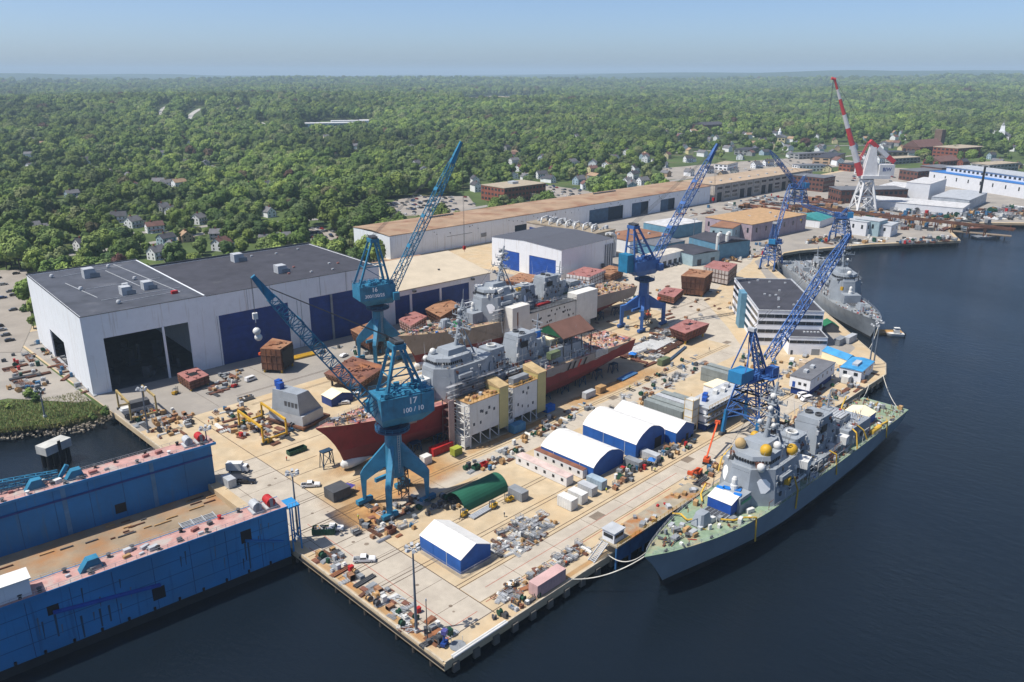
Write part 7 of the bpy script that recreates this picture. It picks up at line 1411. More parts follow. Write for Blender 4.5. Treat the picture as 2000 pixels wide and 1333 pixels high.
EXTRA = [(Rx.uniform(1290, 2040), Rx.uniform(262, 342)) for Rx in [random.Random(3)] for _ in range(150)] + [(Rx.uniform(0, 1280), Rx.uniform(262, 380)) for Rx in [random.Random(4)] for _ in range(95)]
for k, (px, py) in enumerate(EXTRA):
    g = att(px, py)
    if any((g.x - hx) ** 2 + (g.y - hy) ** 2 < 340 for hx, hy in HPOS) or not (g.y > 395 or g.x > 850 and g.y > 330): continue
    if any(inpoly(px, py, P) for P in LOTS.values()): continue
    HPOS.append((g.x, g.y)); wl = rnd.choice(('white', 'white', 'white', 'white', 'white', 'grey', 'pale blue', 'cream')); rf = rnd.choice(('grey', 'grey', 'grey', 'dark', 'dark', 'red brown', 'tan')); wh = 'in the dense town past the sheds' if px > 1285 else 'half hidden among trees inland'
    house('small %s house with %s roof %s' % (wl, rf, wh), g, rnd.uniform(-.8, 1.6), wl, rf, rnd.uniform(11, 16), rnd.uniform(8, 11), rnd.choice((5.6, 6.6, 8)), rnd.uniform(2.8, 4), rnd.random() < .4, group='%s houses with %s roofs %s' % (wl, rf, wh), detail=py > 310)
# town and waterfront blocks
def block(label, px, py, L, W, H, rz, wallm, roofm, nwin=(0, 0), name='building', terr=True, gable=0., cat='building', wside=True):
    g = att(px, py) if terr else at(px, py); t = thing(name, label, cat, (g.x, g.y, g.z - (.2 if terr else 0)), rad(rz)); MB().box(0, L, 0, W, 0, H).build('wall', wallm, t)
    if gable: MB().exx([(-.5, H), (W + .5, H), (W / 2, H + gable)], -.4, L + .4).build('roof', roofm, t)
    else: MB().box(-.3, L + .3, -.3, W + .3, H + .003, H + .6).build('roof', roofm, t)
    nx, nz_ = nwin
    for k in range(nz_):
        z = H * (k + .3) / nz_; h = H / nz_ * .45
        for i in range(nx): x = (i + .5) * L / nx; MB().box(x - L / nx * .3, x + L / nx * .3, -.08, -.004, z, z + h).build('window', GLASS, t)
        if wside:
            ny = max(1, int(nx * W / L))
            for i in range(ny): y = (i + .5) * W / ny; MB().box(-.08, -.004, y - W / ny * .3, y + W / ny * .3, z, z + h).build('window', GLASS, t)
    HPOS.append((g.x + L / 2 * math.cos(rad(rz)), g.y + L / 2 * math.sin(rad(rz)))); return t
BRK = WALLS['brick']; TARR = mat('tar_gravel_roof', S(186, 172, 150, 1.35), .9, var=.1)
t = block('three storey brick office with pale flat roof by full car park', 985, 398, 58, 36, 15, -3, BRK, TARR, (12, 3)); MB().box(26, 34, 16, 24, 15.6, 18).build('roof_plant', LGREY, t); MB().box(36, 41, -3.5, -.02, 0, 7).build('entrance', TARR, t)
block('low dark roofed annex in front of brick office', 1020, 420, 52, 24, 6, -3, mat('annex_grey', S(150, 146, 140, 1.35), .8), ROOFK, (8, 1))
block('white garage behind the long shed end', 888, 443, 44, 16, 5, -3, WHITE2, mat('roof_white', S(214, 214, 214), .7))
W5 = mat('mill_white', S(222, 224, 228, 1.15), .6, var=.04); BROOF = mat('mill_blue_roof', S(54, 122, 196, 1.3), .6, var=.05)
shed('tall white windowless box building behind rusty trestle', [g2(1774, 392), g2(1811, 398), g2(1843, 386)], 19, W5, mat('roof_white', S(214, 214, 214), .7), 0, 'mill_building', 'building')
shed('lower white block left of tall white box', [g2(1736, 386), g2(1762, 393), g2(1790, 384)], 13, W5, mat('roof_white', S(214, 214, 214), .7), 0, 'mill_building', 'building')
shed('long low white wall building along the trestle', [g2(1716, 399), g2(1878, 424), g2(1892, 414)], 7.5, W5, mat('roof_white', S(214, 214, 214), .7), 0, 'mill_building', 'building')
shed('grey low roofed shed right of tall white box', [g2(1832, 402), g2(1890, 412), g2(1925, 396)], 10, mat('pale_steel', S(196, 202, 208, 1.25), .6), LGREY, 1.2, 'mill_building', 'building')
t = shed('long white mill with bright blue roof at the far waterfront', [(931, 212), (872, 96), (925, 68)], 14, W5, BROOF, 0, 'mill_building', 'building', windows=8); MB().box(14, 48, 4, 120, 14.4, 20).build('clerestory', W5, t)
for i in range(18): MB().box(13.9, 13.99, 8 + i * 6, 11 + i * 6, 16, 18.4).build('window', GLASS, t)
MB().box(13, 49, 3, 121, 20.02, 20.5).build('upper_roof', LGREY, t)
tag(MB().tube((0, 0, 0), (0, 0, 36), 1.3, 10, 1.0).build('chimney_stack', DARK, None, (*g2(1911, 398), 4)), 'slim black chimney stack in front of blue roofed mill', 'chimney')
BRD = mat('dark_brick', S(124, 84, 72, 1.35), .85, var=.1)
for lb, px, py, L, W, H, rz, n in (('dark brick block beside bay shed end', 1606, 376, 26, 40, 15, -3, (6, 3)), ('long dark brick workshop behind lattice crane', 1640, 398, 70, 26, 13, -40, (14, 2)), ('brick storehouse near crane road car park', 1790, 356, 50, 26, 12, -20, (10, 2)), ('brick warehouse left of blue roofed mill', 1836, 352, 34, 30, 14, -20, (8, 2))): block(lb, px, py, L, W, H, rz, BRD, ROOFG, n, terr=False)
block('large red brick school with tower on the hill', 1376, 262, 60, 34, 18, -10, BRD, ROOFS['dark'], (12, 3), gable=5)
t = block('red brick church with square stone tower', 1795, 306, 62, 30, 14, -15, BRD, ROOFS['red brown'], (9, 1), gable=10, name='church', cat='church'); MB().box(62.5, 73, 8, 20, 0, 38).build('tower', mat('tower_stone', S(130, 110, 96, 1.35), .85), t)
block('brick block with pale roof right of church', 1868, 312, 70, 40, 16, -15, BRK, TARR, (12, 3)); block('low red roofed depot below church', 1835, 326, 46, 26, 7, -15, BRK, ROOFS['red brown'], (6, 1), gable=6)
t = block('white meeting house with tall white steeple', 1968, 282, 44, 24, 14, 10, WALLS['white'], ROOFS['grey'], (6, 1), gable=8, name='church', cat='church'); MB().box(-9, -.02, 7, 17, 0, 24).build('tower', WALLS['white'], t); MB().fr([(-8, 8), (-1, 8), (-1, 16), (-8, 16)], 24.02, [(-7, 9), (-2, 9), (-2, 15), (-7, 15)], 33).build('belfry', WALLS['white'], t); MB().rev((-4.5, 12, 33.02), [(3, 0), (2.2, 3), (.6, 5), (.1, 11)], 8).build('spire', WALLS['grey'], t)
t = block('cream hall with white cupola on the slope', 1532, 284, 34, 24, 13, 20, WALLS['cream'], ROOFS['grey'], (6, 2), gable=5); MB().rev((16, 12, 17), [(3, 0), (3, 5), (2, 6), (1.6, 9), (.1, 12)], 10).build('cupola', WALLS['white'], t)
for i, (px, py, L, W, H, wl) in enumerate([(1620, 322, 90, 24, 9, 'tan'), (1560, 312, 60, 20, 8, 'grey'), (1690, 312, 70, 24, 10, 'tan'), (1740, 322, 60, 22, 8, 'grey'), (1660, 336, 50, 20, 9, 'brick'), (1930, 338, 60, 26, 10, 'grey'), (1460, 304, 56, 22, 8, 'grey'), (1420, 334, 40, 18, 8, 'white'), (1700, 342, 44, 20, 8, 'white'), (1650, 240, 90, 30, 12, 'grey'), (1560, 336, 40, 18, 8, 'white')]):
    block('low %s commercial block with flat roof, %s in list along main street' % (wl, ORD[i]) if 0 else 'low %s flat roofed shop block, %s along the main street' % (wl, ORD[i]), px, py, L, W, H, rnd.choice((-20, -35, 10)), WALLS[wl], rnd.choice((TARR, ROOFG, ROOFK)), (8, 2))
for i, (px, py, L, W, H) in enumerate([(592, 252, 130, 40, 11), (648, 246, 170, 36, 10), (704, 243, 110, 30, 9)]): block('long white roofed plant in the distant woods, %s from left' % ORD[i], px, py, L, W, H, -30, WALLS['white'] if i else WALLS['pale blue'], mat('roof_white', S(214, 214, 214), .7), (10, 1))
block('distant brick block near gravel clearing', 905, 202, 70, 30, 22, -20, BRK, TARR, (8, 3)); block('distant low white block near brick block', 838, 226, 90, 26, 9, -25, WALLS['white'], ROOFG, (8, 1)); block('long grey roofed hangar in distant woods', 850, 220, 110, 30, 8, -25, WALLS['grey'], LGREY, (8, 1))
# rusty crane runway trestle, sheds on the far pier
a, b = at(1548, 418), at(1978, 468); t = thing('crane_runway', 'long rusty elevated crane runway trestle on the far waterfront', 'trestle', (a.x, a.y, 4), math.atan2(b.y - a.y, b.x - a.x)); Lr = (b - a).length
for y in (-3, 3): MB().box(0, Lr, y - .5, y + .5, 7, 8.6).build('runway_beam', RUSTD, t)
m = MB()
for i in range(int(Lr / 12)): x = 3 + i * 12; m.beam((x, -3, 0), (x, -3, 7), .6).beam((x, 3, 0), (x, 3, 7), .6).beam((x, -3, 6), (x, 3, 1), .35).beam((x, -3, 3), (x, 3, 3), .3)
m.build('trestle_frame', RUSTD, t)['kind'] = 'stuff'
shed('white and blue dock office on the far pier', [g2(1672, 452), g2(1690, 462), g2(1712, 456)], 11, W5, LGREY, 0, 'dock_office', 'office', windows=3); shed('pale blue block in middle of far pier offices', [g2(1700, 454), g2(1714, 463), g2(1730, 458)], 12, PALEB, LGREY, 0, 'dock_office', 'office', windows=2); shed('white dock office at right on the far pier', [g2(1722, 455), g2(1738, 464), g2(1752, 457)], 9, W5, LGREY, 0, 'dock_office', 'office', windows=2)
shed('teal roofed shed beside lattice crane tower', [g2(1582, 436), g2(1600, 446), g2(1628, 436)], 6, WHITE2, mat('roof_teal', S(64, 150, 150, 1.3), .6), 3, 'workshop', 'workshop')
a, b = at(1850, 448), at(1976, 459); t = thing('timber_pier', 'narrow timber finger pier reaching into the far basin', 'pier', (a.x, a.y, 0), math.atan2(b.y - a.y, b.x - a.x)); Lr = (b - a).length
MB().box(0, Lr, -3, 3, 2.6, 3.2).build('deck', mat('weathered_timber', S(150, 134, 116, 1.4), .9, var=.15), t)
for i in range(int(Lr / 5)):
    for y in (-2.6, 2.6): MB().tube((2 + i * 5, y, -4), (2 + i * 5, y, 2.6), .35, 7).build('pile', QUAYD, t)
for lb, px, py, L, mm in (('rusty flat barge tied in the far cove', 1906, 447, 26, RUST), ('grey flat barge beside the finger pier', 1925, 464, 22, GREY), ('orange deck barge at the far shore', 1985, 441, 20, ORANGE)):
    g = at(px, py, .5); t = thing('barge', lb, 'barge', (g.x, g.y, 0), rad(-35)); MB().fr([(-L / 2 + 1.5, -3.4), (L / 2 - 1.5, -3.4), (L / 2 - 1.5, 3.4), (-L / 2 + 1.5, 3.4)], -.6, [(-L / 2, -3.8), (L / 2, -3.8), (L / 2, 3.8), (-L / 2, 3.8)], 1.6).build('hull', mm, t)
    for i in range(5): MB().obox((rnd.uniform(-L * .4, L * .4), rnd.uniform(-2.5, 2.5), 2.2), (rnd.uniform(1.5, 4), rnd.uniform(1, 2), 1.2), rnd.uniform(0, 1)).build('deck_load', rnd.choice((RUST, LGREY, WOOD)), t)
for i in range(7):
    q = at(1928 + i * 5, 431 + (i % 3), .4); tag(MB().fr([(-2, -.5), (2, -.5), (2, .5), (-2, .5)], -.2, [(-2.6, -.8), (2.6, -.8), (2.6, .8), (-2.6, .8)], .9).build('oil_boom_float', ORANGE, None, (q.x, q.y, .2), rnd.uniform(0, 3)), 'orange oil boom float in the far cove', 'float', 'orange floats in the cove')
# parked cars
def carmesh(c):
    m = MB(); m.mi = 0; m.exy([(2.2, .4), (2.25, .85), (1.2, 1.0), (.5, 1.5), (-1.2, 1.5), (-2.1, 1.0), (-2.2, .4)], -.88, .88); m.mi = 1
    m.add([(1.16, -.76, 1.06), (1.16, .76, 1.06), (.56, .7, 1.47), (.56, -.7, 1.47)], [(0, 1, 2, 3)]); m.add([(-2.02, -.76, 1.06), (-2.02, .76, 1.06), (-1.26, .7, 1.49), (-1.26, -.7, 1.49)], [(0, 1, 2, 3)])
    for s in (-1, 1): m.add([(-1.7, s * .885, 1.02), (1.0, s * .885, 1.02), (.5, s * .885, 1.42), (-1.2, s * .885, 1.42)], [(0, 1, 2, 3)])
    m.mi = 2
    for x in (-1.35, 1.35):
        for s in (-1, 1): m.tube((x, s * .68, .34), (x, s * .9, .34), .34, 8)
    return m.mesh('parked_car', [CARC[c], GLASS, TYRE])
CM = {c: carmesh(c) for c in CARC}
def lot_cars(lot, rz, rows, n, pitch=2.7, gap=.12):
    P = [att(*q) for q in LOTS[lot]]; poly = [(q.x, q.y) for q in P]; ca, sa = math.cos(rz), math.sin(rz); cx = sum(q.x for q in P) / len(P); cy_ = sum(q.y for q in P) / len(P); cand = []
    for j in range(-24, 25):
        off = j * 8.6 + (2.6 if j % 2 else 0)
        for i in range(-50, 50):
            x = cx + i * pitch * ca - off * sa; y = cy_ + i * pitch * sa + off * ca
            if inpoly(x, y, poly) and rnd.random() > gap: cand.append((x, y))
    rnd.shuffle(cand)
    for x, y in cand[:n]:
            c = rnd.choice(('white', 'black', 'silver', 'grey', 'grey', 'black', 'blue', 'red', 'silver')); o = link('parked_car', CM[c], None, (x, y, hz(x, y) + .26), rz + math.pi / 2 + (math.pi if rnd.random() < .5 else 0) + rnd.uniform(-.04, .04)); tag(o, '%s car parked in the %s car park' % (c, lot), 'car', '%s cars in the %s car park' % (c, lot))
lot_cars('behind halls', -.05, 0, 44); lot_cars('brick office', .2, 0, 96); lot_cars('brick office annex', -.3, 0, 52); lot_cars('avenue', -.3, 0, 30, gap=.3); lot_cars('crane road', -.5, 0, 38, gap=.25); lot_cars('hall side', 1.48, 0, 30, gap=.3)
for x, y, c in ((0, 0, 0),): pass
for i in range(9):
    q = at(1262 + i * 9, 531 - i * 2.0); c = rnd.choice(('black', 'grey', 'white', 'silver', 'black')); tag(link('parked_car', CM[c], None, (q.x, q.y, 4.02), 1.4), '%s car parked before the long white bay shed' % c, 'car', '%s cars before the bay shed' % c)
# ------------------------------------------------------------------ scatter trees
def proj(x, y, z):
    v = Vector((x, y, z)) - CAM; d = v.dot(_fw); return 1000 + FPX * v.dot(_rt) / d, 666.5 - FPX * v.dot(_up) / d
def open_ground(x, y):
    if x < 226: return y > 318
    if x < 622: return y > 388
    if x < 850: return y > 366
    if x < 1150: return y > 260
    return y > -100
HG = {}
for hx, hy in HPOS: HG.setdefault((int(hx // 60), int(hy // 60)), []).append((hx, hy))
def near_house(x, y, d):
    for i in (-1, 0, 1):
        for j in (-1, 0, 1):
            for hx, hy in HG.get((int(x // 60) + i, int(y // 60) + j), ()):
                dx, dy = CAM.x - hx, CAM.y - hy; L = math.hypot(dx, dy); ux, uy = dx / L, dy / L; a = (x - hx) * ux + (y - hy) * uy; b = -(x - hx) * uy + (y - hy) * ux
                if -8 < a < (42 if d < 640 else 20 + d * .03) and abs(b) < (11.5 if d < 640 else 10 + d * .002): return True
    return False
PEX = [[(x, y) for x, y in P] for P in list(LOTS.values()) + CLEAR] 
PB_ = [(min(p[0] for p in P), max(p[0] for p in P), min(p[1] for p in P), max(p[1] for p in P)) for P in PEX]
def excluded(px, py, d):
    dn = FPX * 11 / d
    for P, (a, b, c, e) in zip(PEX, PB_):
        if a - 2 < px < b + 2 and c - 2 < py < e + dn + 2:
            if inpoly(px, py, P) or inpoly(px, py - dn * .6, P) or inpoly(px, py - dn, P): return True
    for P in HIGHWAY:
        for qx, qy in P:
            if abs(px - qx) < 10 and -4 < py - qy < 15: return True
    return False
RG = set()
for rv in ROADS:
    for a, b in zip(rv, rv[1:]):
        n = int((b - a).length / 4) + 1
        for i in range(n): q = a.lerp(b, i / n); RG.add((int(q.x // 8), int(q.y // 8)))
Rs = random.Random(77); pts = []
def sp(r): return 9.6 if r < 1200 else 9.6 + (r - 1200) * .0044
r = 330.
while r < 7800:
    s = sp(r); nth = int(1.52 * r / s)
    for k in range(nth):
        th = YAW - .76 + 1.52 * (k + Rs.random()) / nth; rr = r + Rs.uniform(-.5, .5) * s; x, y = CAM.x + rr * math.cos(th), CAM.y + rr * math.sin(th)
        if not open_ground(x, y): continue
        z = hz(x, y); px, py = proj(x, y, z)
        if py > 700: continue
        if excluded(px, py, rr): continue
        if rr < 2600 and near_house(x, y, rr): continue
        if rr < 1600 and (int(x // 8), int(y // 8)) in RG: continue
        if 1290 < px and 268 < py < 420 and Rs.random() < (.86 if py > 300 else .5): continue
        dens = mnoise.noise(Vector((x * .009, y * .009, 2.)))
        if rr < 1500 and dens < -.28 and Rs.random() < .7: continue
        con = mnoise.noise(Vector((x * .0032, y * .0032, 8.))) * .9 + Rs.uniform(-.35, .35) > (.42 if rr < 2000 else .6)
        ti = 5 + Rs.randrange(2) if con else Rs.randrange(5)
        sc_ = (.62 + 1.05 * Rs.random() ** 1.4) * (s / 9.6) ** .8 * (.85 if rr < 620 else 1)
        if rr < 2200 and any((x - hx) ** 2 + (y - hy) ** 2 < 1500 for i in (-1, 0, 1) for j in (-1, 0, 1) for hx, hy in HG.get((int(x // 60) + i, int(y // 60) + j), ())): sc_ *= .78
        pts.append((rr, x, y, z, ti, sc_, Rs.uniform(0, 6.28)))
    r += s
pts.sort(); N_IND = 300
vis = [p for p in pts if -30 < proj(p[1], p[2], p[3])[0] < 2030]; near = set(id(p) for p in vis[:N_IND])
KN = ['round leafy green tree among the houses behind the yard', 'tall narrow leafy tree among the houses behind the yard', 'wide spreading leafy tree among the houses behind the yard', 'small leafy tree among the houses behind the yard', 'high domed leafy tree among the houses behind the yard', 'dark conifer among the houses behind the yard', 'slim dark conifer among the houses behind the yard']
for p in vis[:N_IND]:
    _, x, y, z, ti, s, a = p; t = thing('tree', KN[ti], 'tree', (x, y, z), a, 'nearest trees behind the yard'); t.scale = (s, s, s * Rs.uniform(.9, 1.1)); link('crown', CROWNS[ti], t); link('trunk', TRUNK if ti < 5 else TRUNKC, t)
rest = [p for p in pts if id(p) not in near]
fm = bpy.data.meshes.new('forest'); fm.from_pydata([(p[1], p[2], p[3]) for p in rest], [], [])
for nm, tp, vals in (('ti', 'INT', [p[4] for p in rest]), ('sc', 'FLOAT', [p[5] for p in rest]), ('ro', 'FLOAT', [p[6] for p in rest])): fm.attributes.new(nm, tp, 'POINT').data.foreach_set('value', vals)
fo = kind(link('forest_trees', fm), 'stuff'); fo['label'] = 'leafy green forest covering the land to the horizon'; fo['category'] = 'forest'
ng = bpy.data.node_groups.new('forest', 'GeometryNodeTree'); ng.interface.new_socket('Geometry', in_out='INPUT', socket_type='NodeSocketGeometry'); ng.interface.new_socket('Geometry', in_out='OUTPUT', socket_type='NodeSocketGeometry')
N = ng.nodes; K = ng.links; gi = N.new('NodeGroupInput'); go = N.new('NodeGroupOutput'); mp = N.new('GeometryNodeMeshToPoints'); K.new(gi.outputs[0], mp.inputs[0]); jn = N.new('GeometryNodeJoinGeometry')
def attr(nm, tp):
    n = N.new('GeometryNodeInputNamedAttribute'); n.data_type = tp; n.inputs[0].default_value = nm; return n.outputs[0]
ti_, sc2, ro_ = attr('ti', 'INT'), attr('sc', 'FLOAT'), attr('ro', 'FLOAT'); cb = N.new('ShaderNodeCombineXYZ'); K.new(ro_, cb.inputs[2])
SRC = {}
for o in bpy.data.objects:
    if o.name.startswith('crown') and o.data and o.data in CROWNS: SRC.setdefault(CROWNS.index(o.data), o)
for i in range(7):
    if i not in SRC: continue
    cp = N.new('FunctionNodeCompare'); cp.data_type = 'INT'; cp.operation = 'EQUAL'; K.new(ti_, cp.inputs[2]); cp.inputs[3].default_value = i
    oi = N.new('GeometryNodeObjectInfo'); oi.inputs[0].default_value = SRC[i]; oi.transform_space = 'ORIGINAL'; oi.inputs[1].default_value = True
    ip = N.new('GeometryNodeInstanceOnPoints'); K.new(mp.outputs[0], ip.inputs['Points']); K.new(cp.outputs[0], ip.inputs['Selection']); K.new(oi.outputs['Geometry'], ip.inputs['Instance']); K.new(cb.outputs[0], ip.inputs['Rotation']); K.new(sc2, ip.inputs['Scale']); K.new(ip.outputs[0], jn.inputs[0])
K.new(jn.outputs[0], go.inputs[0]); md = fo.modifiers.new('forest', 'NODES'); md.node_group = ng
print('TREES', len(pts))
# shrubs and reeds at the bank
BUSH = crown_mesh('foliage', Rt, 6, 2.2, 1.6, 1.5, 260, .42, LEAF)
for i, (px, py, s) in enumerate([(205, 812, 1.1), (182, 822, .9), (62, 778, 1.3), (72, 786, 1.0), (150, 818, .6), (45, 585, 1.4), (48, 610, 1.3), (46, 560, 1.2), (20, 800, .7)]):
    g = at(px, py, 3.6); t = thing('shrub', ('green shrub on the bank by the quay corner', 'low green shrub beside the quay corner shrub', 'round green bush beside the slim pole', 'small green bush under the slim pole', 'small shrub on the stony bank', 'dark clipped shrub at the hall side, middle one', 'dark clipped shrub at the hall side, nearest one', 'dark clipped shrub at the hall side, farthest one', 'low bush on the grassy bank')[i], 'shrub', (g.x, g.y, 3.7), i); t.scale = (s,) * 3; link('foliage', BUSH, t); MB().tube((0, 0, -.3), (0, 0, 1.2), .12, 5).build('stem', BARK, t)
gb = MB()
for i in range(9000):
    px = rnd.uniform(-60, 215); py = start_py(px) + rnd.uniform(-52, 8); g = at(px, py, 3.95)
    if g.x > -3.5: continue
    a = rnd.uniform(0, 3.14); h = rnd.uniform(.3, 1.1); dx, dy = math.cos(a) * .16, math.sin(a) * .16; gb.add([(g.x - dx, g.y - dy, 3.8), (g.x + dx, g.y + dy, 3.8), (g.x + rnd.uniform(-.3, .3), g.y + rnd.uniform(-.3, .3), 3.9 + h)], [(0, 1, 2)]); gb.mi = 0 if rnd.random() < .6 else 1
kind(gb.build('bank_grass', [mat('reed_grass', S(184, 174, 116, 1.35), .9, var=.2), mat('green_grass', S(140, 158, 80, 1.4), .9, var=.2)]), 'stuff')['label'] = 'tall dry grass and reeds on the river bank'
sheet('asphalt_apron', [(-3, 214), (-3, 330), (-150, 330), (-150, 262), (-60, 246), (-26, 240), (-8, 216)], 4.02, ASPH)
# ------------------------------------------------------------------ loose materials around the yard
Rc = random.Random(5)
def proto(name, fn, mats):
    out = []
    for mt in mats: m = MB(); fn(m); out.append(m.mesh(name, mt))
    return out
def f_pipes(m):
    for i in range(4): m.tube((-2, i * .26 - .4, .15), (2, i * .26 - .4, .15), .13, 6)
    for i in range(3): m.tube((-1.9, i * .26 - .27, .38), (2, i * .26 - .27, .38), .13, 6)
    m.box(-1.3, -1.1, -.6, .6, 0, .04).box(1.1, 1.3, -.6, .6, 0, .04)
def f_pallet(m):
    for k in range(3): m.box(-.6, .6, -.5 + k * .4, -.38 + k * .4, .0, .12)
    for k in range(5): m.box(-.6 + k * .26, -.42 + k * .26, -.5, .5, .12, .16)
    m.box(-.5, .5, -.42, .42, .16, .8).box(-.3, .2, -.3, .3, .8, 1.05)
def f_crate(m):
    m.box(-.8, .8, -.55, .55, .1, 1.1)
    for x in (-.8, 0, .72): m.box(x, x + .1, -.6, .6, .05, 1.15)
def f_plates(m):
    for k in range(4): m.obox((.05 * k, .04 * k, .06 + k * .09), (2.6 - .2 * k, 1.5 - .1 * k, .07), .05 * k)
    m.box(-1, -.8, -.7, .7, 0, .03)
def f_beams(m):
    for k in range(3):
        y = (k - 1) * .5; m.box(-3, 3, y - .16, y + .16, 0, .05).box(-3, 3, y - .03, y + .03, .05, .36).box(-3, 3, y - .16, y + .16, .36, .41)
def f_reel(m):
    m.tube((0, -.55, .8), (0, -.45, .8), .8, 14).tube((0, .45, .8), (0, .55, .8), .8, 14).tube((0, -.45, .8), (0, .45, .8), .5, 12)
def f_rack(m):
    for x in (-1, 1):
        for y in (-.6, .6): m.beam((x, y, 0), (x, y, 1.3), .09)
    for z in (.15, .7, 1.25): m.beam((-1, -.6, z), (1, -.6, z), .08).beam((-1, .6, z), (1, .6, z), .08).beam((-1, -.6, z), (-1, .6, z), .08).beam((1, -.6, z), (1, .6, z), .08)
    m.box(-.9, .9, -.5, .5, .2, .6)
def f_cab(m): m.box(-.5, .5, -.4, .4, .08, 1.4).box(-.45, .45, -.46, -.41, .3, 1.3).box(-.55, .55, -.45, .45, 1.404, 1.5)
def f_drums(m):
    for x, y in ((-.35, -.3), (.35, -.3), (0, .35)): m.tube((x, y, 0), (x, y, .9), .3, 10)
def f_frame(m):
    m.beam((-1.4, -.8, .1), (1.4, -.8, .1), .14).beam((-1.4, .8, .1), (1.4, .8, .1), .14)
    for k in range(4): m.beam((-1.4 + k * .93, -.8, .12), (-1.4 + k * .93, .8, .12), .12)
    m.beam((-1.2, -.5, .3), (1.1, .5, .3), .12)
def f_scaf(m):
    for k in range(6): m.beam((-1.5, -.5 + k * .2, .1 + .07 * (k % 3)), (1.5, -.45 + k * .2, .12 + .07 * (k % 2)), .1)
    for k in range(4): m.beam((-1 + k * .6, -.7, .3), (-.9 + k * .6, .7, .3), .1)
PT = {'pipe_bundle': (proto('pipe_bundle', f_pipes, (STEEL, PIPEW, RUSTD)), 'bundle of pipes'), 'loaded_pallet': (proto('loaded_pallet', f_pallet, (WOOD, LGREY, PIPEW)), 'loaded timber pallet'), 'packing_crate': (proto('packing_crate', f_crate, (WOOD, RUSTO, GREY)), 'packing crate'), 'plate_stack': (proto('plate_stack', f_plates, (RUST, RUSTD, GREY)), 'low stack of steel plates'), 'beam_stack': (proto('beam_stack', f_beams, (RUSTD, RUST, DGREY)), 'stack of steel beams'), 'cable_reel': (proto('cable_reel', f_reel, (WOOD, DGREY, GREEN)), 'cable reel'), 'storage_rack': (proto('storage_rack', f_rack, (GREY, LGREY, STEEL, DGREY)), 'steel storage rack'), 'tool_cabinet': (proto('tool_cabinet', f_cab, (RED, GREEN, LGREY, GREY, PIPEW, DGREY, mat('cabinet_blue', S(70, 120, 160, 1.35), .6))), 'tool cabinet'), 'oil_drums': (proto('oil_drums', f_drums, (mat('cabinet_blue', S(70, 120, 160), .6), RUST, DGREY, LGREY)), 'group of oil drums'), 'steel_grillage': (proto('steel_grillage', f_frame, (RUST, LGREY, DGREY)), 'flat steel grillage'), 'scaffold_stack': (proto('scaffold_stack', f_scaf, (LGREY, PIPEW, STEEL)), 'stack of scaffold tubes')}
CNAME = {STEEL: 'pale grey', PIPEW: 'white', RUSTD: 'dark rusty', WOOD: 'tan', LGREY: 'light grey', RUSTO: 'orange brown', GREY: 'grey', RUST: 'rusty', DGREY: 'dark grey', GREEN: 'green', YEL: 'yellow', RED: 'red', TARP: 'blue', MATS['cabinet_blue']: 'blue'}
CNT = {}
def scatter(where, n, kinds, poly=None, rect_=None, s=(.8, 1.3), al=.8, z=4.02):
    P = [(at(*q).x, at(*q).y) for q in poly] if poly else rect(*rect_); xs = [p[0] for p in P]; ys = [p[1] for p in P]; k = 0; tries = 0; n = int(n * 1.6)
    while k < n and tries < n * 30:
        tries += 1; x, y = Rc.uniform(min(xs), max(xs)), Rc.uniform(min(ys), max(ys))
        if not inpoly(x, y, P): continue
        if s[1] < 2: x = round(x / 1.9) * 1.9 + Rc.uniform(-.25, .25); y = round(y / 1.5) * 1.5 + Rc.uniform(-.2, .2)
        kd = Rc.choice(kinds)
        if CNT.get(kd, 0) >= 240: kd = min(kinds, key=lambda q: CNT.get(q, 0))
        CNT[kd] = CNT.get(kd, 0) + 1; meshes, nm = PT[kd]; me = Rc.choice(meshes); o = link(kd, me, None, (x, y, z), Rc.choice((0, 1.5708)) + Rc.uniform(-.1, .1) if Rc.random() < al + .1 else Rc.uniform(0, 3.14)); f = Rc.uniform(*s); o.scale = (f, f, f * Rc.uniform(.8, 1.2))
        c = CNAME.get(me.materials[0], 'grey'); tag(o, '%s %s %s' % (c, nm, where), kd.replace('_', ' ').split()[-1], '%s %s %s' % (c, nm, where)); k += 1
A_ = ['loaded_pallet', 'packing_crate', 'plate_stack', 'steel_grillage', 'pipe_bundle', 'scaffold_stack', 'beam_stack', 'cable_reel']
W_K = ['pipe_bundle', 'scaffold_stack', 'scaffold_stack', 'loaded_pallet', 'steel_grillage', 'storage_rack']
T_K = ['tool_cabinet', 'storage_rack', 'oil_drums', 'loaded_pallet', 'cable_reel', 'packing_crate']
R_K = ['beam_stack', 'plate_stack', 'steel_grillage', 'plate_stack', 'packing_crate']
ALL = A_ + T_K
scatter('along the pier edge beside the dock', 58, A_ + ['tool_cabinet'], rect_=(-.2, 5.6, 6, 56)); scatter('in the laydown beside the near tent', 95, W_K, poly=[(955, 1062), (1000, 1022), (1062, 1002), (1088, 1022), (1015, 1085), (968, 1092)], s=(.7, 1.1)); scatter('on the pier between rail lines and edge', 60, W_K + ['plate_stack'], rect_=(22, 56, 5.6, 9.4), s=(.7, 1.1)); scatter('by the pink container on the pier', 16, T_K, rect_=(16, 30, 1.2, 4.6), s=(.7, 1.0)); scatter('around the feet of crane seventeen', 50, ALL, poly=[(690, 1044), (720, 985), (850, 965), (905, 985), (850, 1010), (760, 1058)])
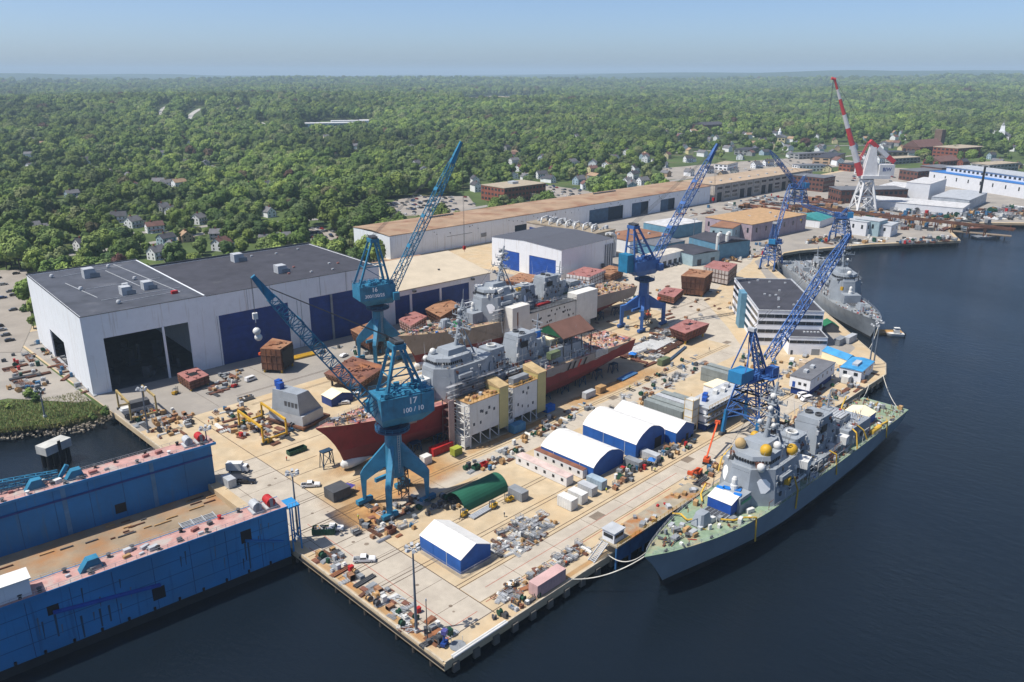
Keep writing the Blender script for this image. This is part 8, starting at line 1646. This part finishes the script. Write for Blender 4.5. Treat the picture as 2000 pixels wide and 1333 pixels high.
scatter('on the rail lane beside the white staging', 56, ALL, poly=[(890, 926), (1125, 788), (1170, 792), (940, 935)]); scatter('between the grey container rows and rails', 70, W_K + T_K, poly=[(1190, 800), (1240, 752), (1360, 690), (1380, 712), (1290, 772), (1230, 812)]); scatter('in the pipe yard under the red stern', 60, ['pipe_bundle', 'beam_stack', 'pipe_bundle', 'storage_rack'], poly=[(1200, 690), (1300, 640), (1356, 652), (1270, 716)], s=(1.0, 1.7), al=1); scatter('in front of the open hall door', 36, R_K + ['loaded_pallet'], poly=[(405, 768), (425, 738), (470, 725), (470, 742), (430, 775)]); scatter('along the side wall of the end hall', 44, R_K + ALL, poly=[(62, 672), (100, 655), (186, 772), (168, 776), (90, 700)]); scatter('around the yellow gantry', 56, R_K + ALL, poly=[(398, 815), (470, 788), (585, 838), (530, 878), (440, 842)], s=(.9, 1.5))
scatter('by the weathered gantry on the quay', 50, ALL, poly=[(236, 806), (300, 795), (380, 810), (370, 845), (300, 862)]); scatter('between the two hulls on land', 80, R_K + ALL, rect_=(62, 200, 104, 134)); scatter('among the hull modules by the blue crane', 70, R_K + ALL, rect_=(205, 320, 96, 190)); scatter('on the quay beside the moored ship', 70, ALL + W_K, rect_=(104, 236, 2, 9.6), s=(.8, 1.3)); scatter('by the huts near the blue tents', 46, T_K, poly=[(1190, 930), (1290, 880), (1350, 850), (1370, 862), (1260, 925), (1200, 960)]); scatter('before the navy doors', 60, R_K + ALL, rect_=(100, 262, 180, 200)); scatter('on the quay end near ship stern', 44, ALL, rect_=(196, 247, 2, 30)); scatter('near the striped office', 26, T_K, poly=[(1440, 690), (1530, 700), (1600, 715), (1560, 735), (1450, 720)])
scatter('in the scrap yard beyond the bay shed', 80, R_K, poly=[(1420, 412), (1560, 384), (1650, 394), (1640, 412), (1500, 428)], s=(2.2, 4.2), al=.3); scatter('under the far rusty trestle', 90, R_K + T_K, poly=[(1600, 428), (1700, 410), (1940, 436), (1890, 452), (1700, 448)], s=(1.8, 3.4), al=.3); scatter('on the far pier deck', 60, ALL, poly=[(1565, 478), (1600, 462), (1740, 466), (1868, 462), (1860, 470), (1700, 476)], s=(1.2, 2.2)); scatter('by the blue workshops', 50, ALL, poly=[(1390, 505), (1470, 478), (1520, 470), (1500, 500), (1420, 515)], s=(1, 1.8)); scatter('behind the rear hull near paint hall', 40, R_K + ALL, rect_=(250, 272, 150, 210)); scatter('on the left bank road', 30, R_K + T_K, poly=[(0, 700), (60, 690), (110, 770), (60, 780), (0, 770)], s=(1, 1.8))
scatter('on the far waterfront beside the blue roofed mill', 90, R_K + ALL, poly=[(1850, 425), (1905, 412), (2000, 405), (2010, 432), (1960, 430), (1905, 434)], s=(1.6, 3.4), al=.3); scatter('on the open ground by the white mill', 60, R_K + ALL, poly=[(1700, 405), (1720, 396), (1880, 424), (1840, 432)], s=(1.6, 3.2), al=.3); scatter('along the road before the bay shed', 50, ALL, poly=[(1300, 420), (1400, 402), (1560, 372), (1570, 382), (1400, 416), (1320, 430)], s=(1.2, 2.4)); scatter('on the timber decked far pier end', 30, R_K + T_K, poly=[(1750, 474), (1872, 466), (1874, 470), (1760, 478)], s=(1, 2))
# long members
def long_stack(label, px, py, L, n, r, rz, mt):
    g = at(px, py); t = thing('pipe_stack', label, 'pipes', (g.x, g.y, 4), rad(rz))
    for i in range(n): MB().tube((-L / 2, i * r * 2.1, r + .15), (L / 2, i * r * 2.1, r + .15), r, 8).build('pipe', mt, t)
    for x in (-L * .35, L * .35): MB().box(x - .15, x + .15, -r, n * r * 2.1, 0, .15).build('bearer', WOOD, t)
long_stack('row of long white coated pipes behind red stern', 1262, 682, 24, 6, .45, 4, PIPEW); long_stack('second row of long white pipes beside rusty beams', 1300, 676, 20, 6, .45, 6, PIPEW); long_stack('long dark rusty pipes in the pipe yard', 1316, 682, 24, 4, .4, 8, RUSTD); long_stack('long blue grey pipe in the pipe yard', 1322, 695, 26, 2, .35, 14, mat('blue_grey', S(80, 104, 130, 1.35), .6)); long_stack('white hose pipes along the pier edge', 940, 1252, 17, 2, .3, 0, PIPEW); long_stack('blue staging planks under the red hull', 1230, 738, 12, 5, .3, 4, mat('muted_blue2', S(90, 140, 190, 1.3), .6)); long_stack('yellow beams on asphalt beside rusty module', 592, 700, 13, 4, .5, -4, YEL); long_stack('grey lattice sections in front of green shelter', 945, 1004, 9, 4, .28, 4, LGREY); long_stack('white pipe rails along the end hall wall', 150, 735, 60, 3, .2, 86, LGREY)
g = at(868, 1246); t = thing('hose_coil', 'orange and tan hose coils at the pier corner', 'hose', (g.x, g.y, 4))
for k, (r0, mm) in enumerate(((1.7, WOOD), (1.3, ORANGE), (.9, WOOD))): MB().path([(r0 * math.cos(a * .5236) + .5 * k, r0 * .7 * math.sin(a * .5236), .15 + .12 * k) for a in range(13)], .14, 6).build('coil', mm, t)
g = at(868, 1262); t = thing('work_lift', 'dark blue lift machine at the pier corner', 'machine', (g.x, g.y, 4), .4); MB().box(-1, 1, -.6, .6, .4, 1.2).build('chassis', NAVY, t); MB().beam((-.3, 0, 1.2), (.2, 0, 3.2), .4).build('arm', NAVY, t); MB().box(-.4, .9, -.6, .6, 3.2, 4.2).build('cage', mat('purple_blue', S(90, 90, 160, 1.3), .6), t); wheels(t, (-.7, .7), .7, .35)
g = at(894, 1262); t = thing('turntable_plate', 'round grey plate with posts at the pier corner', 'plate', (g.x, g.y, 4)); MB().rev((0, 0, 0), [(1.9, 0), (1.9, .2), (1.7, .22)], 20).build('plate', GREY, t)
for a in (0, 2.1, 4.2): MB().tube((1.5 * math.cos(a), 1.5 * math.sin(a), .2), (1.5 * math.cos(a), 1.5 * math.sin(a), 2), .06).build('post', PIPEW, t)
# boom lifts
def boomlift(label, px, py, head, L, el, m_=ORANGE):
    g = at(px, py); t = thing('boom_lift', label, 'boom lift', (g.x, g.y, 4), rad(head)); MB().box(-1.6, 1.6, -1.1, 1.1, .5, 1.1).build('chassis', DGREY, t); MB().box(-1.8, 1, -1, 1, 1.12, 2.2).build('turret', m_, t); e = rad(el); MB().beam((-1, 0, 2.4), (-1 + L * math.cos(e), 0, 2.4 + L * math.sin(e)), .5, .6).build('boom', m_, t); bx, bz = -1 + L * math.cos(e), 2.4 + L * math.sin(e); MB().box(bx, bx + 1, -.9, .9, bz - .6, bz + .5).build('basket', m_, t); wheels(t, (-1.1, 1.1), 1.15, .5)
boomlift('orange boom lift reaching along the moored ship', 1380, 905, 20, 17, 22); boomlift('orange boom lift with low boom by the quay rail', 1362, 930, 190, 7, 12); boomlift('orange boom lift under the blue crane legs', 1265, 620, 60, 6, 40); boomlift('small orange lift before the rusty module', 521, 724, 110, 6, 60); boomlift('orange lift beside brown hull module', 1282, 600, 20, 5, 20)
# people
def person_mesh(vest, legs):
    m = MB(); m.mi = 0
    for s in (-.1, .1): m.tube((s, 0, 0), (s, 0, .85), .075, 7, .095)
    m.mi = 1; m.rev((0, 0, .8), [(.17, 0), (.2, .25), (.23, .55), (.1, .66)], 10)
    for s in (-1, 1): m.tube((s * .23, 0, 1.36), (s * .29, .06, .85), .06, 6, .045)
    m.mi = 2; m.tube((0, 0, 1.42), (0, 0, 1.54), .06, 7); m.ball((0, 0, 1.62), .11, 8, 6, 1.15); m.mi = 3; m.rev((0, 0, 1.66), [(.14, 0), (.125, .06), (.03, .13)], 10)
    return m.mesh('person', [legs, vest, mat('skin', S(200, 150, 120, 1.3), .6), PIPEW])
PM = [person_mesh(mat('vest_yellow', S(214, 220, 60, 1.3), .6), mat('trousers_navy', S(50, 56, 74, 1.3), .8)), person_mesh(ORANGE, DGREY), person_mesh(mat('shirt_dark', S(70, 76, 92, 1.3), .8), mat('trousers_navy', S(50, 56, 74), .8))]
PC = ['yellow vest', 'orange vest', 'dark shirt']
for i, (px, py, wh) in enumerate([(1184, 962, 'near the row of white containers'), (1201, 955, 'beside the row of white containers'), (1273, 920, 'by the blue pop up canopy'), (1279, 922, 'standing next to the blue pop up canopy'), (408, 828, 'near the dock end mast'), (415, 830, 'beside another worker near the dock end'), (1404, 503, 'on the far yard road'), (1412, 500, 'walking on the far yard road'), (1398, 506, 'at the edge of the far yard road'), (700, 1015, 'between crane seventeen legs'), (560, 900, 'near the long green skip'), (985, 1010, 'by the green shelter'), (1230, 760, 'on the rail lane below the hull'), (1106, 1105, 'near the platform stair'), (1385, 685, 'walking toward the striped office')]):
    k = i % 3; g = at(px, py); tag(link('person', PM[k], None, (g.x, g.y, 4.02), Rc.uniform(0, 6)), 'worker in %s and white helmet %s' % (PC[k], wh), 'person')
# wire fence round the near tent
t = thing('wire_fence', 'light wire fence panels around the near blue tent', 'fence', (22, 20.6, 4)); pn = MB()
for z in (.1, 1.0, 1.9): pn.beam((0, 0, z), (2.3, 0, z), .05)
for k in range(8): pn.beam((k * .33, 0, .05), (k * .33, 0, 1.95), .035)
pm = pn.mesh('fence_panel', STEEL)
for i in range(6): link('fence_panel', pm, t, (i * 2.35, 0, 0))
for i in range(7): link('fence_panel', pm, t, (0, i * 2.35 + .1, 0), rad(90))
for i in range(3): link('fence_panel', pm, t, (14.2, i * 2.35, 0), rad(90))
# ------------------------------------------------------------------ haze
hv = bpy.data.materials.new('haze'); hv.use_nodes = True; t_ = hv.node_tree; t_.nodes.remove(t_.nodes['Principled BSDF']); pv = t_.nodes.new('ShaderNodeVolumePrincipled'); pv.inputs['Color'].default_value = (.62, .82, .98, 1); pv.inputs['Density'].default_value = 9e-5; pv.inputs['Anisotropy'].default_value = 0.0
t_.links.new(pv.outputs[0], t_.nodes['Material Output'].inputs['Volume'])
kind(MB().box(-23000, 23000, -23000, 23000, -8, 262).build('haze', hv), 'stuff')
